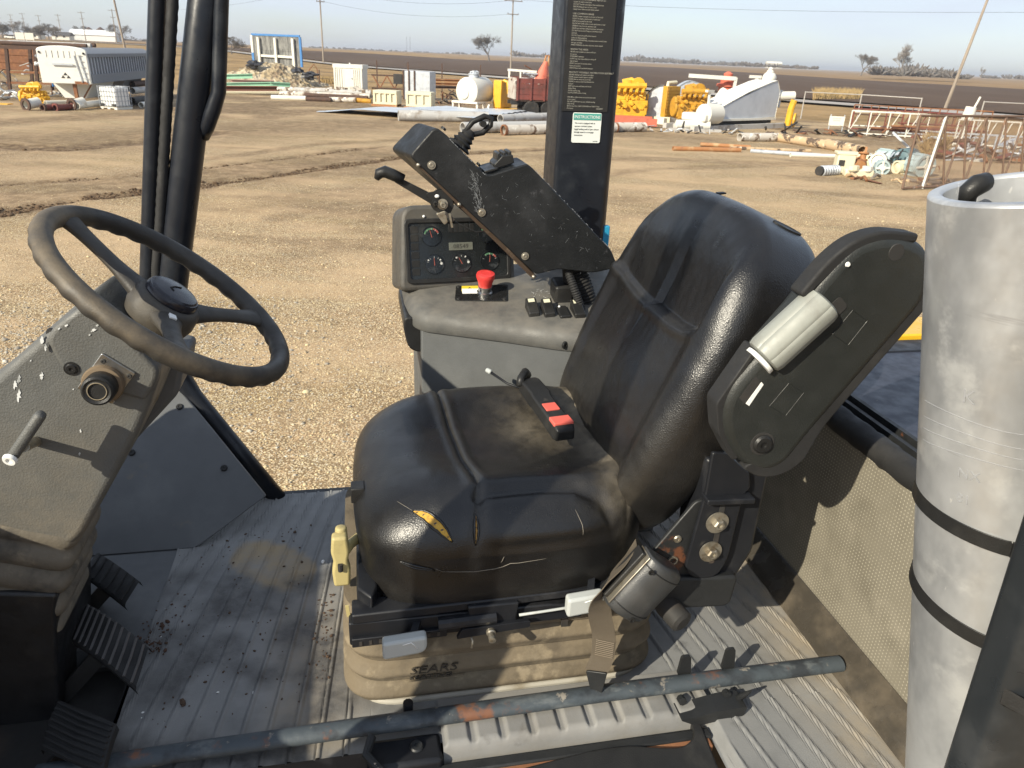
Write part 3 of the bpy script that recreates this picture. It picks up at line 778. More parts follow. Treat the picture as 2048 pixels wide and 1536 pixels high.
# dirt mound with rubble
MOUND = mat('mound_rubble', (.33, .26, .16), .95, layers=[((.45, .38, .27), 'cell', 2.2, .6, .75), ((.18, .13, .085), 'noise', 1.2, .5, .65)], bumps=[('voronoi', 2.5, .25, 1)])
mc = atY(545, 165, 78); b = MB(); G = []
for i in range(60):
    row = []
    for j in range(24):
        u, v = i / 59 * 2 - 1, j / 23 * 2 - 1
        h = max(0, 1 - abs(u) ** 2.2) * max(0, 1 - v * v) * 2.0 * (1 - .35 * sst(.0, 1, u))
        x, y = mc.x + u * 4.9 + v * .6, mc.y + v * 3.5
        row.append((x, y, h * (1 + .25 * fbm(x, y, .5, 3)) + .3 * fbm(x, y, 1.6, 3) * (h > .1) - .1))
    G.append(row)
b.grid(np.array(G)); o = b.build('rubble_mound', MOUND, smooth=180); tag(o, 'pale rubble and dirt mound in front of the billboard', 'mound', kind='stuff')
TARP = mat('dark_sheeting', (.035, .037, .045), .5)
for i, (px, py, s, lb) in enumerate([(508, 128, .9, 'dark rubble lump on the mound under the billboard'), (595, 140, .7, 'dark crumpled sheeting on the right of the mound'), (617, 151, 1.0, 'largest dark crumpled sheeting at the right foot of the mound')]):
    b = MB(); b.ball((0, 0, 0), (s, s * .7, s * .6), 14, 10); b.v = [tuple(Vector(p) * (1 + 1.0 * mnoise.noise(Vector(p) * 2.6 + Vector((i * 9, 0, 0))))) for p in b.v]
    o = b.build('crumpled_sheeting', TARP, smooth=20); o.scale = (.72, .72, .55); o.location = atY(px, py, 76) ; tag(o, lb, 'sheeting', 'dark lumps on the mound')
MB().tube([atY(622, 160, 78), atY(618, 140, 78), atY(628, 128, 78), atY(634, 138, 78), atY(636, 158, 78)], .05, 5).build('bent_rod', RUST); tag(bpy.data.objects['bent_rod'], 'thin rusty rod bent into a loop beside the mound', 'rod')

# stack of beams left
def beam_thing(a, b, w, h, m, label, grp, name='steel_beam'):
    a, b = Vector(a), Vector(b); d = b - a
    o = MB(); o.bar((0, 0, h / 2 - .02), d + Vector((0, 0, h / 2 - .02)), w, .05); o.bar((0, 0, -h / 2 + .02), d + Vector((0, 0, -h / 2 + .02)), w, .05); o.bar((0, 0, 0), d, .05, h)
    o = o.build(name, m); o.location = a; return tag(o, label, 'beam', grp)
for i, (x0, y0, x1, y1, Y, w, h, m, lb) in enumerate([
    (425, 154, 505, 152, 63, .3, .34, GREEN, 'topmost mint green beam of the stack by the mound'), (462, 163, 548, 165, 62, .3, .32, mat('pinkish_primer', (.42, .26, .21), .8), 'pinkish brown beam in the stack by the mound'),
    (415, 170, 560, 168, 61, .3, .3, GREEN, 'long mint green beam under the pinkish one'), (540, 168, 580, 170, 61, .3, .3, GREEN, 'short mint green beam at the right end of the stack'),
    (400, 178, 556, 179, 60, .5, .48, mat('brown_primer', (.17, .075, .05), .85), 'dark brown beam low in the stack by the mound'), (400, 184, 560, 184.5, 58.5, .3, .12, CREAM, 'pale timber under the beam stack')]):
    beam_thing(atY(x0, y0, Y), atY(x1, y1, Y + .6), w, h, m, lb, 'beams stacked by the mound')

# stack of flaking pipes in the middle
for i, (x0, y0, x1, y1, Y, r_, m, lb) in enumerate([
    (543, 195, 612, 197, 55.5, .17, WHITE, 'white front pipe of the pipe stack left of the cream boxes'), (612, 198, 662, 199.5, 55.4, .15, DARKRUST, 'rusty pipe joined to the front white pipe'), (660, 199, 712, 200, 55.6, .17, MOTTLE, 'flaking pale pipe at the front right of the stack'),
    (710, 200, 742, 203, 55.7, .16, DYEL, 'ochre pipe end at the right of the stack'), (560, 187, 740, 193, 57, .19, MOTTLE, 'long mottled pipe in the middle of the stack'), (590, 180, 742, 187, 58.5, .19, GREYP, 'grey pipe high in the stack'),
    (555, 178, 660, 181, 60, .17, MOTTLE, 'mottled pipe at the back of the stack'), (610, 190, 735, 196, 56.3, .15, DARKRUST, 'dark rusty pipe between the pale ones in the stack')]):
    pipe_thing(atY(x0, y0, Y), atY(x1, y1, Y), r_, m, lb, grp='pipes stacked by the cream boxes')
b = MB(); r = random.Random(3)
for k in range(60): b.box(*(lambda p, s: (tuple(p - Vector((s, s, s))), tuple(p + Vector((s * 1.5, s, s)))))(atY(r.uniform(560, 745), r.uniform(176, 188), r.uniform(57, 61)), r.uniform(.04, .12)))
tag(b.build('pipe_fittings', MOTTLE), 'small pale fittings lying on the pipe stack', 'fittings', kind='stuff')

# white cabinet
P = gz(697, 181, 0); P = atY(697, 181, 62)
t = thing('white_cabinet', 'tall white steel cabinet with ribbed doors behind the pipe stack', 'cabinet', (P.x, P.y, 0), R(-4))
wC, hC = H_(64, 62), H_(52, 62); z0 = max(0, P.z)
MB().box((-wC / 2, .05, z0), (wC / 2, 1.6, z0 + hC)).build('body', WHITE, t, bevel=.03)
MB().box((-wC / 2 - .06, 0, z0 + hC - .22), (wC / 2 + .06, 1.65, z0 + hC + .06)).build('top_frame', WHITE, t)
for x in (-wC / 2, wC / 2 - .12): MB().box((x, 0, z0), (x + .12, .06, z0 + hC - .22)).build('side_frame', WHITE, t)
for k in range(4): MB().box((-wC / 2 + .2 + k * .18, .0, z0 + .12), (-wC / 2 + .27 + k * .18, .05, z0 + hC - .3)).build('rib', WHITE, t)
for k in range(4): MB().box((wC / 2 - .27 - k * .15, .0, z0 + .12), (wC / 2 - .21 - k * .15, .05, z0 + hC - .3)).build('rib', WHITE, t)
d = MB().box((-.35, .01, z0 + .2), (.4, .05, z0 + hC - .3)).build('door', WHITE, t); MB().lathe([(.03, 0), (.05, .04), (.03, .1)], (.3, .0, z0 + .9), (0, -1, 0), 8).build('handle', GALV, d)
MB().box((-.05, .6, z0 + hC + .06), (.05, .7, z0 + hC + .16)).build('lifting_eye', WHITE, t)
# cream boxes
def ribbed_box(px, py, Y, wpx, hpx, label, n):
    P = atY(px, py, Y); w, h = H_(wpx, Y) * .93, H_(hpx, Y)
    t = thing('ribbed_box', label, 'steel box', (P.x, P.y, 0), R(-6), 'cream ribbed boxes on orange skids')
    MB().box((-w / 2, .1, .16), (w / 2, 1.3, .16 + h)).build('body', CREAM, t, bevel=.02)
    MB().box((-w / 2, 0, .16 + h - .2), (w / 2, .1, .16 + h)).build('frame', CREAM, t, bevel=.02); MB().box((-w / 2, 0, .16), (w / 2, .1, .3)).build('frame', CREAM, t)
    for k in range(n + 1):
        x = -w / 2 + (w - .13) * k / n; MB().box((x, .0, .3), (x + .13, .1, .16 + h - .2)).build('rib', CREAM, t)
    for y in (.1, 1.2): MB().box((-w / 2 - .15, y - .08, .02), (w / 2, y + .08, .15)).build('skid', ORANGE, t)
ribbed_box(770, 213, 53.2, 58, 29, 'left cream ribbed steel box on an orange skid', 4)
ribbed_box(837, 217, 52.2, 62, 31, 'right cream ribbed steel box next to the white tank', 3)
t = thing('grey_crate', 'weathered grey steel crate standing behind the cream boxes', 'crate', gz(825, 205, 0) + Vector((0, 3, 0)), R(-10))
MB().box((-1.2, 0, 0), (1.0, 1.6, 2.1)).build('body', GALV, t, bevel=.03)
for x in (-1.2, -.75, -.3): MB().box((x, -.08, 0), (x + .1, 0, 2.15)).build('post', DARKRUST, t)
t = thing('truss_frame', 'rusty lattice truss lying behind the left cream box', 'truss', gz(735, 196, 0) + Vector((0, 3.5, .6)), R(-4))
for z in (0, 1.0): MB().bar((-.3, 0, z), (3.6, 0, z + .02), .12).build('chord', DARKRUST, t)
for k in range(6): MB().bar((-.2 + k * .6, 0, .02 if k % 2 else 1.0), (.4 + k * .6, 0, 1.0 if k % 2 else .02), .09).build('lattice_bar', RUST, t)
MB().box((1.6, -.3, .4), (2.3, .4, 1.15)).build('gearbox', BLACKM, t)
for i in range(3):
    p = gz(860, 196, .75 + i * .28) + Vector((0, 3, 0)); beam_thing(p, p + Vector((2.4, .4, .02)), .35, .22, [DARKRUST, ORANGE, ORANGE][i], ['dark beam at the bottom of the orange beam stack by the tank', 'middle orange beam stacked behind the tank', 'top orange beam stacked behind the tank'][i], 'orange beams behind the cream boxes')
scrap('scrap_pile', 'dark rusty machine scrap between the right cream box and the tank', gz(880, 212, 0) + Vector((0, 2, 0)), 22, (1.3, .8, .4), 12, [DARKRUST, RUST, BLACKM], .9)

# tank on skid
P = gz(938, 224, 0); t = thing('white_tank', 'round white pressure tank with top fittings on a white skid', 'tank', P, R(-30))
rT = .86; zc = 1.28
prof = [(0, -.2), (.4 * rT, -.17), (.75 * rT, -.1), (rT * .97, 0), (rT, .08), (rT, 2.0), (rT * .9, 2.15), (0, 2.25)]
MB().lathe(prof, (0, -.3, zc), (0, 1, 0), 28).build('shell', WHITE, t)
MB().lathe([(.36, 0), (.38, .05), (.3, .08), (0, .1)], (-.1, -.47, zc - .1), (0, -1, 0), 18).build('manhole', WHITE, t)
MB().lathe([(.32, 0), (.3, .18), (.36, .19), (.36, .24), (.1, .3), (.1, .42)], (0, .5, zc + rT - .04), n=12).build('dome', GALV, t)
for k in range(4): MB().tube([(-.3 + k * .2, .4 + .1 * k, zc + rT), (-.25 + k * .2, .5, zc + rT + .3), (.1, .7, zc + rT + .34)], .05, 6).build('fitting', GALV, t)
for x in (-.95, .95):
    MB().bar((x, -.5, .62), (x, 2.6, .62), .12).build('skid_rail', WHITE, t)
    for y in (-.45, .3, 2.4): MB().bar((x, y, .05), (x, y, .62), .12).build('leg', WHITE, t)
MB().bar((-1.0, -.5, .62), (1.0, -.5, .62), .13).build('skid_rail', WHITE, t)
MB().box((-1.2, -.7, .0), (1.2, 2.7, .08)).build('base_plate', ORANGE, t)
# yellow radiator next to the truck
P = gz(992, 228, 0); t = thing('yellow_radiator', 'tall yellow radiator housing beside the truck box', 'radiator', P + Vector((0, 1.2, 0)), R(-30))
MB().box((-.3, 0, .3), (.3, 1.4, 2.0)).build('housing', YEL, t, bevel=.04)
for k in range(5): MB().box((-.36, .1 + k * .26, .4), (-.3, .2 + k * .26, 1.85)).build('louvre', YEL, t)
MB().tube([(.3, .3, 2.0), (.6, .3, 1.9), (.7, .3, 1.2)], .1, 8).build('hose', YEL, t)
MB().box((-.6, -.2, 0), (1.2, 1.6, .28)).build('skid', YEL, t)
scrap('scrap_pile', 'pale broken fittings in front of the yellow radiator', gz(1000, 232, 0) + Vector((.6, 0, 0)), 26, (1.9, .6, .12), 13, [WHITE, GREYP, GALV, CREAM], .6)

# dump truck
P = gz(1095, 238, 0); t = thing('dump_truck', 'old truck with a faded red slatted dump box full of scrap', 'truck', P + Vector((-2.0, 0.2, 0)), R(12))
BOXW = mat('bleached_board', (.42, .38, .33), .9, layers=[((.22, .13, .1), 'noise', 2, .5, .7)])
for k in range(4): MB().box((-.1, .1 + k * .56, 1.05), (.0, .62 + k * .56, 2.28)).build('tailgate_board', BOXW, t)
for k in range(4): MB().box((0.0, -.06, 1.05 + k * .31), (4.4, .0, 1.34 + k * .31)).build('side_board', REDP, t)
for k in range(5): MB().box((.0 + k * .85, -.14, 1.0), (.1 + k * .85, -.06, 2.32)).build('stake', REDP, t)
MB().box((0, 0, .95), (4.4, 2.3, 1.08)).build('floor', DARKRUST, t)
MB().box((0, 2.3, 1.05), (4.4, 2.36, 2.3)).build('side_wall', REDP, t)
MB().box((-.2, .5, .72), (6, .75, .95)).build('chassis_rail', BLACKM, t); MB().box((-.2, 1.6, .72), (6, 1.85, .95)).build('chassis_rail', BLACKM, t)
def truck_wheel(x, y, par):
    w = MB().lathe([(.28, -.12), (.46, -.14), (.5, -.09), (.5, .09), (.46, .14), (.28, .12)], (x, y, .5), (0, 1, 0), 22).build('wheel', RUBBER, par)
    MB().lathe([(.28, -.1), (.26, -.06), (.1, -.02), (.08, .04), (0, .04)], (x, y, .5), (0, -1, 0), 16).build('rim', RUST, w)
for x in (1.0, 2.1):
    for y in (.05, .4, 2.0): truck_wheel(x, y, t)
MB().bar((1.0, .2, .5), (1.0, 2.0, .5), .16).build('axle', BLACKM, t)
MB().box((4.5, .1, .7), (6.2, 2.2, 2.5)).build('cab', REDP, t, bevel=.12)
tk = P + Vector((-2.0, .2, 0))
scrap('scrap_load', 'heap of scrap lying in the red truck box', tk + Vector((1.9, 1.2, 1.85)), 40, (1.5, .8, .3), 31, [WHITE, GREYP, RUST, GALV, SALMON], .9)
t = thing('orange_chute', 'orange cone shaped part standing up in the truck box', 'cone', tk + Vector((1.5, 1.0, 2.1)))
MB().lathe([(.55, 0), (.12, 1.2)], (0, 0, 0), (.22, 0, 1), 10).build('cone', SALMON, t); MB().tube([(.12, 0, 1.0), (.25, 0, 1.5), (.42, 0, 1.5), (.4, 0, .9)], .07, 6).build('loop', ORANGE, t)
t = thing('tube_bracket', 'white tubular bracket on the left rim of the truck box', 'bracket', tk + Vector((-.2, .8, 2.35)))
MB().bar((-.4, 0, .35), (1.4, 0, .3), .13).build('rail', WHITE, t)
for x in (-.3, .4, 1.3): MB().bar((x, 0, -.1), (x, 0, .33), .1).build('leg', WHITE, t)

# sheets and big pipes in front
SHEET = mat('silver_sheet', (.55, .59, .63), .38, .35, layers=[((.42, .45, .50), 'noise', .8, .45, .7, (.3, 3, 1))])
for i, (pts, z, lb) in enumerate([([(632, 226), (700, 222), (985, 240), (968, 250)], .5, 'longest silver roofing sheet lying across the big pipe'), ([(760, 226), (860, 222), (1010, 236), (950, 240)], .6, 'second silver sheet on top of the long one'),
                                  ([(800, 236), (960, 228), (1055, 237), (1000, 246)], .66, 'upper silver sheet near the truck'), ([(985, 238), (1040, 234), (1075, 240), (1030, 246)], .55, 'short silver sheet end below the truck wheels')]):
    b = MB(); A, B, C_, D = [gnd(*p) for p in pts]; n, mm = 14, 10; G = []
    for iu in range(n + 1):
        u = iu / n; e0, e1 = A.lerp(D, u), B.lerp(C_, u)
        G.append([(lambda q, k: (q.x, q.y, z * .55 * sst(0, .3, u) + .06 + (.045 if k % 2 else 0) + .02 * math.sin(u * 6 + i)))(e0.lerp(e1, k / mm), k) for k in range(mm + 1)])
    b.grid(np.array(G)); G2 = np.array(G); G2[:, :, 2] -= .008; b.grid(G2[::-1]); o = b.build('roofing_sheet', SHEET, fix=False, smooth=0); tag(o, lb, 'sheet', 'silver roofing sheets')
pipe_thing(gz(797, 243, .3), gz(975, 246, .3), .3, GREYP, 'wide grey pipe under the silver sheets', n=20)
pipe_thing(gz(925, 268, .28), gz(1180, 262, .28) , .26, GREYP, 'long grey pipe with open dark end left of the silver pipe')
pipe_thing(gz(1008, 272, .26), gz(1230, 266, .26), .24, MOTTLE, 'nearest pale pipe with a rusty open end behind the joystick', mf=RUST, flange=1.08)
pipe_thing(gz(1000, 258, .5), gz(1150, 250, .5), .22, GREYP, 'upper grey pipe resting behind the two long pipes')
pipe_thing(gz(1195, 265, .25), gz(1288, 264, .25), .25, MOTTLE, 'dark mottled pipe below the salmon skid right of the post')

# engines on the right
engine(gz(1236, 250, .42) + Vector((-.3, 1.6, 0)), R(0), 'bright yellow engine on a salmon skid just right of the post', YEL, 2.1, 1.0, 1.95, seed=7)
t = thing('salmon_skid', 'salmon red steel skid under the first yellow engine', 'skid', gz(1225, 255, 0) + Vector((-.8, .6, 0)), 0)
for y in (0, 1.9): MB().box((-.4, y, .1), (3.4, y + .25, .5)).build('rail', SALMON, t)
for x in (0, 1.4, 2.9): MB().box((x, .25, .12), (x + .25, 1.9, .4)).build('crossmember', SALMON, t)
P = gz(1300, 250, 0) + Vector((0, 1.2, 0)); t = thing('fan_guard', 'curved white and grey guard hood between the two yellow engines', 'guard', P + Vector((-.5, 0, 0)), R(-20))
b = MB(); arc = [(1.25 - 1.25 * math.cos(a), .35 + 1.9 * math.sin(a)) for a in [math.pi / 2 * k / 10 for k in range(11)]]
b.prism([(0, .1)] + arc + [(1.35, .1)], lambda x, z, s: (x, s, z), 0, .12); b.build('side_plate', GALV, t)
G = [[(x - .04, y, z + .03) for y in (-.1, .9)] for x, z in [(0, .1)] + arc]; b = MB(); b.grid(np.array(G)); G2 = np.array(G) + np.array([.05, 0, -.05]); b.grid(G2[:, ::-1]); b.build('hood', WHITE, t)
MB().box((-.3, -.2, .1), (1.9, .1, .45)).build('base', CREAM, t)
P = gz(1336, 252, .0) + Vector((-.4, .9, 0)); t = thing('radiator', 'ochre radiator with a grille and pipe on top beside the second engine', 'radiator', P, R(-48))
MB().box((0, 0, .45), (.35, 1.3, 2.2)).build('frame', DYEL, t, bevel=.03)
for k in range(9): MB().box((.35, .1, .55 + k * .175), (.38, 1.2, .65 + k * .175)).build('fin', DYEL, t)
MB().tube([(.1, .3, 2.2), (.1, .3, 2.38), (.1, 1.1, 2.42)], .1, 8).build('cap_pipe', CREAM, t)
MB().box((-.1, -.2, 0), (.5, 1.6, .4)).build('foot', WHITE, t)
engine(gz(1352, 257, .5) + Vector((-.1, .5, 0)), R(8), 'ochre engine with many lines right of the radiator', DYEL, 1.85, 1.0, 1.75, seed=9)
t = thing('white_bed', 'white tank shaped bed under the ochre engine', 'bed', gz(1350, 262, 0) + Vector((0, .4, 0)), R(5))
MB().lathe([(0, 0), (.26, .1), (.28, 2), (0, 2.1)], (0, 0, .32), (1, 0, 0), 14).build('tank', WHITE, t)
MB().box((-.4, -.5, 0), (2.6, -.3, .16)).build('rail', GREYP, t)

# big sloping belt guard machine
P = gz(1432, 262, 0); ang = R(40)
t = thing('belt_guard', 'large sloping white and grey belt guard on a steel skid', 'belt guard', P + Vector((-.15, .3, 0)), ang)
L_ = 6.3
sidep = [(0, .5), (L_ * .98, .65), (L_ * 1.0, 2.1), (L_ * .93, 2.72), (L_ * .82, 2.6), (.25, 1.12), (0, 1.0)]
GUARDG = mat('pale_grey_guard', (.50, .53, .57), .5, layers=[((.42, .45, .49), 'noise', .9, .4, .7)])
MB().prism(sidep, lambda x, z, s: (x, s, z), 0, .08).build('side_panel', GUARDG, t, bevel=.02)
MB().prism(sidep, lambda x, z, s: (x, s, z), 1.5, 1.58).build('side_panel', GALV, t, bevel=.02)
G = []
for k, (x, z) in enumerate([(0, 1.0), (.25, 1.13), (1.5, 1.57), (3.0, 2.07), (L_ * .82, 2.62), (L_ * .93, 2.74), (L_ * 1.0, 2.12), (L_ * .985, .65)]): G.append([(x, -.02, z + .02), (x, .8, z + .02), (x, 1.6, z + .02)])
b = MB(); b.grid(np.array(G)); G2 = np.array(G) + np.array([0, 0, -.05]); b.grid(G2[:, ::-1])
b.build('top_cover', mat('white_rust_streaks', (.72, .70, .64), .6, layers=[((.42, .30, .16), 'noise', 1.2, .58, .72), ((.25, .25, .25), 'noise', 3.5, .60, .68)]), t, fix=False)
MB().box((-.05, -.12, .5), (L_ * .98, .0, .62)).build('lower_rail', WHITE, t)
MB().lathe([(.5, 0), (.56, .05), (.56, 1.3), (.4, 1.5)], (-1.2, -.1, .9), (1, .0, 0), 16).build('drum_housing', WHITE, t)
MB().box((-1.5, -.5, .5), (.2, 1.2, .95)).build('gear_case', WHITE, t, bevel=.1)
MB().tube([(-.4, .2, .9), (-.45, .2, 2.1)], .08, 8).build('post', WHITE, t)
MB().box((-.75, .1, 2.05), (-.15, .3, 2.17)).build('handle', WHITE, t)
for y in (-.4, 1.6): MB().box((-2.2, y, .0), (L_ + .6, y + .28, .3)).build('skid_rail', GREYP, t)
for k in range(6): MB().box((-1.6 + k * 1.4, -.1, .02), (-1.3 + k * 1.4, 1.6, .28)).build('crossmember', GREYP, t)
MB().box((.4, .1, .3), (L_ * .95, 1.4, .55)).build('dark_frame', BLACKM, t)
e = t
MB().ball((L_ * .97, .8, 2.85), (.45, .42, .4), 14, 10).build('cap', WHITE, t)
MB().lathe([(.2, 0), (.24, .08), (.13, .2), (.16, .24), (.08, .34)], (L_ * .97, .8, 3.15), n=10).build('valve_top', WHITE, t)
MB().lathe([(0, 0), (.27, .05), (.27, 1.1), (0, 1.15)], (L_ + .2, .3, 1.85), (.8, -.55, .05), 14).build('cylinder', WHITE, t)
MB().tube([(L_ + .3, .3, 1.2), (L_ + .4, .3, 2.2)], .22, 10).build('column', GALV, t)
t2 = thing('yellow_valve', 'yellow valve wheel on the right end of the belt guard', 'valve', P + Vector((5.3, 3.8, 0)), R(0))
MB().tube([(0, 0, .2), (.05, 0, 1.2), (.15, 0, 1.7)], .2, 9).build('body', YEL, t2)
MB().lathe([(.2, 0), (.42, .05), (.42, .15), (.2, .2)], (.25, -.1, .55), (1, -.5, 0), 14).build('handwheel', YEL, t2)
P2 = gz(1420, 250, 0) + Vector((2.2, 6.0, 0)); t = thing('red_pump', 'salmon red vertical pump head standing behind the belt guard', 'pump', P2 + Vector((0, 0, 0)))
MB().lathe([(.5, 1.2), (.55, 1.3), (.55, 2.1), (.7, 2.15), (.7, 2.3), (.45, 2.35), (.5, 2.65), (.28, 2.72), (.32, 2.95), (.1, 3.1)], (0, 0, 0), n=16).build('pump_head', SALMON, t)
MB().tube([(-.7, -.4, .3), (-.6, -.4, 1.1), (-.1, -.3, 1.9)], .38, 12).build('discharge_pipe', WHITE, t)
t = thing('white_gantry', 'white pipe gantry with two uprights above the ochre engine', 'gantry', P2 + Vector((-1.0, -1.0, 0)))
MB().bar((-1.9, 0, 2.75), (1.3, 0, 2.68), .24).build('rail', WHITE, t)
for x in (1.2, 2.6): MB().bar((x, 0, 0), (x + .1, 0, 2.75), .18).build('post', WHITE, t)
MB().bar((2.2, 0, 2.85), (3.0, 0, 2.85), .18).build('rail', WHITE, t); MB().bar((1.25, 0, 2.1), (2.65, 0, 2.1), .1).build('rail', RUST, t)
P3 = gz(1395, 250, 0) + Vector((0.0, 4.5, 0)); t = thing('curved_hood', 'white and grey arched hood behind the ochre engine', 'hood', P3); t.scale = (.62, .7, .82)
b = MB(); G = [[(-1.2 + 3.4 * k / 12, y, 2.0 + 1.0 * math.sin(math.pi * k / 12 * .8 + .35)) for y in (0, 1.3)] for k in range(13)]; b.grid(np.array(G)); b.grid((np.array(G) - np.array([0, 0, .06]))[:, ::-1])
b.prism([(-1.2 + 3.4 * k / 12, 2.0 + 1.0 * math.sin(math.pi * k / 12 * .8 + .35)) for k in range(13)] + [(2.2, .5), (-1.2, .5)], lambda x, z, s: (x, s, z), .05, .12); b.build('hood', GALV, t, fix=False)
scrap('scrap_pile', 'small grey scrap strewn in front of the ochre engine skid', gz(1390, 268, 0), 34, (2.6, .5, .1), 41, [GREYP, MOTTLE, BLACKM, GALV], .6)

# charred pipes and poles
for i, (x0, y0, x1, y1, z, r_, m, lb) in enumerate([(1478, 284, 1560, 284, .22, .22, MOTTLE, 'left charred white section of the long old pipe'), (1555, 284, 1655, 300, .22, .22, TANPIPE, 'middle charred section of the long old pipe'), (1652, 299, 1722, 314, .24, .25, TANPIPE, 'right tan rough section of the long old pipe'),
    (1345, 303, 1480, 306, .12, .1, ORANGE, 'orange rusty pole lying nearest the engines'), (1400, 294, 1500, 300, .12, .09, ORANGE, 'second orange rusty pole beside the charred pipe'), (1460, 300, 1620, 306, .08, .08, TANPIPE, 'thin tan pole in front of the charred pipe'),
    (1500, 307, 1640, 316, .1, .09, GALV, 'long pale grey pole lying in front of the charred pipe'), (1580, 315, 1685, 318, .1, .09, WHITE, 'short white pole beside the grey one')]):
    pipe_thing(gz(x0, y0, z), gz(x1, y1, z), r_, m, lb, grp='old pipes and poles beside the motors', n=12)

# motors pile
def motor(px, py, r_, L, rz, m, label, cross=False, name='electric_motor', z=None):
    p = gz(px, py, 0); t = thing(name, label, 'motor', p, rz, 'old motors and pumps in the pile'); zc = z or r_
    MB().lathe([(0, 0), (r_ * .6, .02), (r_ * .92, .08), (r_, .14), (r_, L - .1), (r_ * .7, L), (0, L)], (0, 0, zc), (0, 1, 0), 20).build('housing', m, t)
    MB().pipe((0, -.02, zc), (0, .1, zc), r_ * 1.06, r_ * .8, 20).build('end_ring', m, t)
    for k in range(12):
        a = 2 * math.pi * k / 12; d = Vector((math.cos(a), 0, math.sin(a)))
        MB().bar(Vector((0, .15, zc)) + d * r_, Vector((0, L - .1, zc)) + d * r_, .02, .05, up=d).build('cooling_fin', m, t)
    if cross:
        for a in (0.1, math.pi / 2 + .1): MB().bar((-math.cos(a) * r_ * .95, -.04, zc - math.sin(a) * r_ * .95), (math.cos(a) * r_ * .95, -.04, zc + math.sin(a) * r_ * .95), .07, .03, up=(0, 1, 0)).build('guard_bar', WHITE, t)
        MB().lathe([(.1, 0), (.1, .05)], (0, -.07, zc), (0, 1, 0), 12).build('hub', WHITE, t)
    MB().box((-r_ * .8, .1, 0), (r_ * .8, L - .1, .06)).build('foot', m, t)
    return t
motor(1845, 356, .40, .75, R(12), STEELG, 'large round grey green motor with a cross shaped fan guard', True)
motor(1762, 350, .25, .6, R(-15), STEELG, 'smaller grey green motor with a fan cover in the middle of the pile', True)
motor(1752, 338, .30, .6, R(-30), WHITE, 'pale motor with a dark open end behind the small grey one')
motor(1800, 335, .36, .9, R(-50), mat('teal_paint', (.09, .15, .17), .6), 'dark teal motor lying behind the white compressor')
motor(1790, 348, .24, .55, R(-75), CREAM, 'creamy white ribbed compressor right of the small grey motor', name='compressor')
motor(1782, 331, .30, .7, R(40), STEELG, 'rust stained grey motor on top of the pile at the back')
motor(1738, 334, .25, .7, R(60), CREAM, 'white capped motor at the back left of the pile')
t = thing('valve_block', 'cream cast valve block standing left in the motor pile', 'valve', gz(1690, 348, 0), R(-10))
MB().box((-.36, 0, 0), (.28, .6, .72)).build('body', CREAM, t, bevel=.05); MB().box((-.3, -.03, .28), (-.1, .01, .48)).build('port', BLACKM, t); MB().box((-.4, -.02, .66), (.32, .62, .76)).build('top_plate', CREAM, t, bevel=.02)
t = thing('rusty_pump', 'rusty orange cast pump beside the cream valve block', 'pump', gz(1722, 350, 0), R(0))
MB().ball((0, .3, .32), (.26, .22, .25), 12, 8).build('casing', RUST, t); MB().lathe([(.14, 0), (.18, .02), (.18, .08), (.11, .09), (.11, .24), (.19, .25), (.19, .31)], (.08, .35, .45), (.1, .2, 1), 12).build('neck', ORANGE, t)
MB().lathe([(.1, 0), (.2, .02), (.2, .08)], (-.1, .06, .3), (0, -1, 0), 12).build('flange', ORANGE, t); MB().box((-.4, 0, 0), (.4, .6, .12)).build('foot', RUST, t)
t = thing('ribbed_tube', 'pale ribbed tube lying left of the cream valve block', 'tube', gz(1640, 352, .17), R(22))
prof = []
for k in range(7): prof += [(.15, k * .13), (.19, k * .13 + .02), (.19, k * .13 + .08), (.15, k * .13 + .1)]
MB().lathe([(.0, -.02)] + prof + [(0, .9)], (0, 0, 0), (1, .15, 0), 14).build('tube', GALV, t); MB().lathe([(.1, 0), (.17, .0), (.17, .1)], (-.1, 0, 0), (1, .15, 0), 12).build('end_cap', BLACKM, t)
t = thing('cast_base', 'flaking white cast base in front of the rusty pump', 'casting', gz(1718, 356, 0), R(-5))
MB().box((-.5, 0, 0), (.5, .4, .28)).build('body', CREAM, t, bevel=.06); MB().lathe([(.18, 0), (.22, .05), (.22, .2)], (-.25, .1, .2), n=10).build('boss', CREAM, t); MB().lathe([(.14, 0), (.18, .05), (.18, .2)], (.25, .1, .2), n=10).build('boss', WHITE, t)
scrap('scrap_pile', 'loose small rusty parts at the back of the motor pile', gz(1810, 345, 0) + Vector((0, .9, 0)), 40, (1.7, .7, .3), 51, [RUST, CREAM, ORANGE, BLACKM, GALV], .45)
scrap('scrap_pile', 'flat weathered sticks on the ground in front of the motors', gz(1790, 364, 0), 16, (1.7, .25, .02), 52, [TANPIPE, BARKL, RUST], .8, .02)

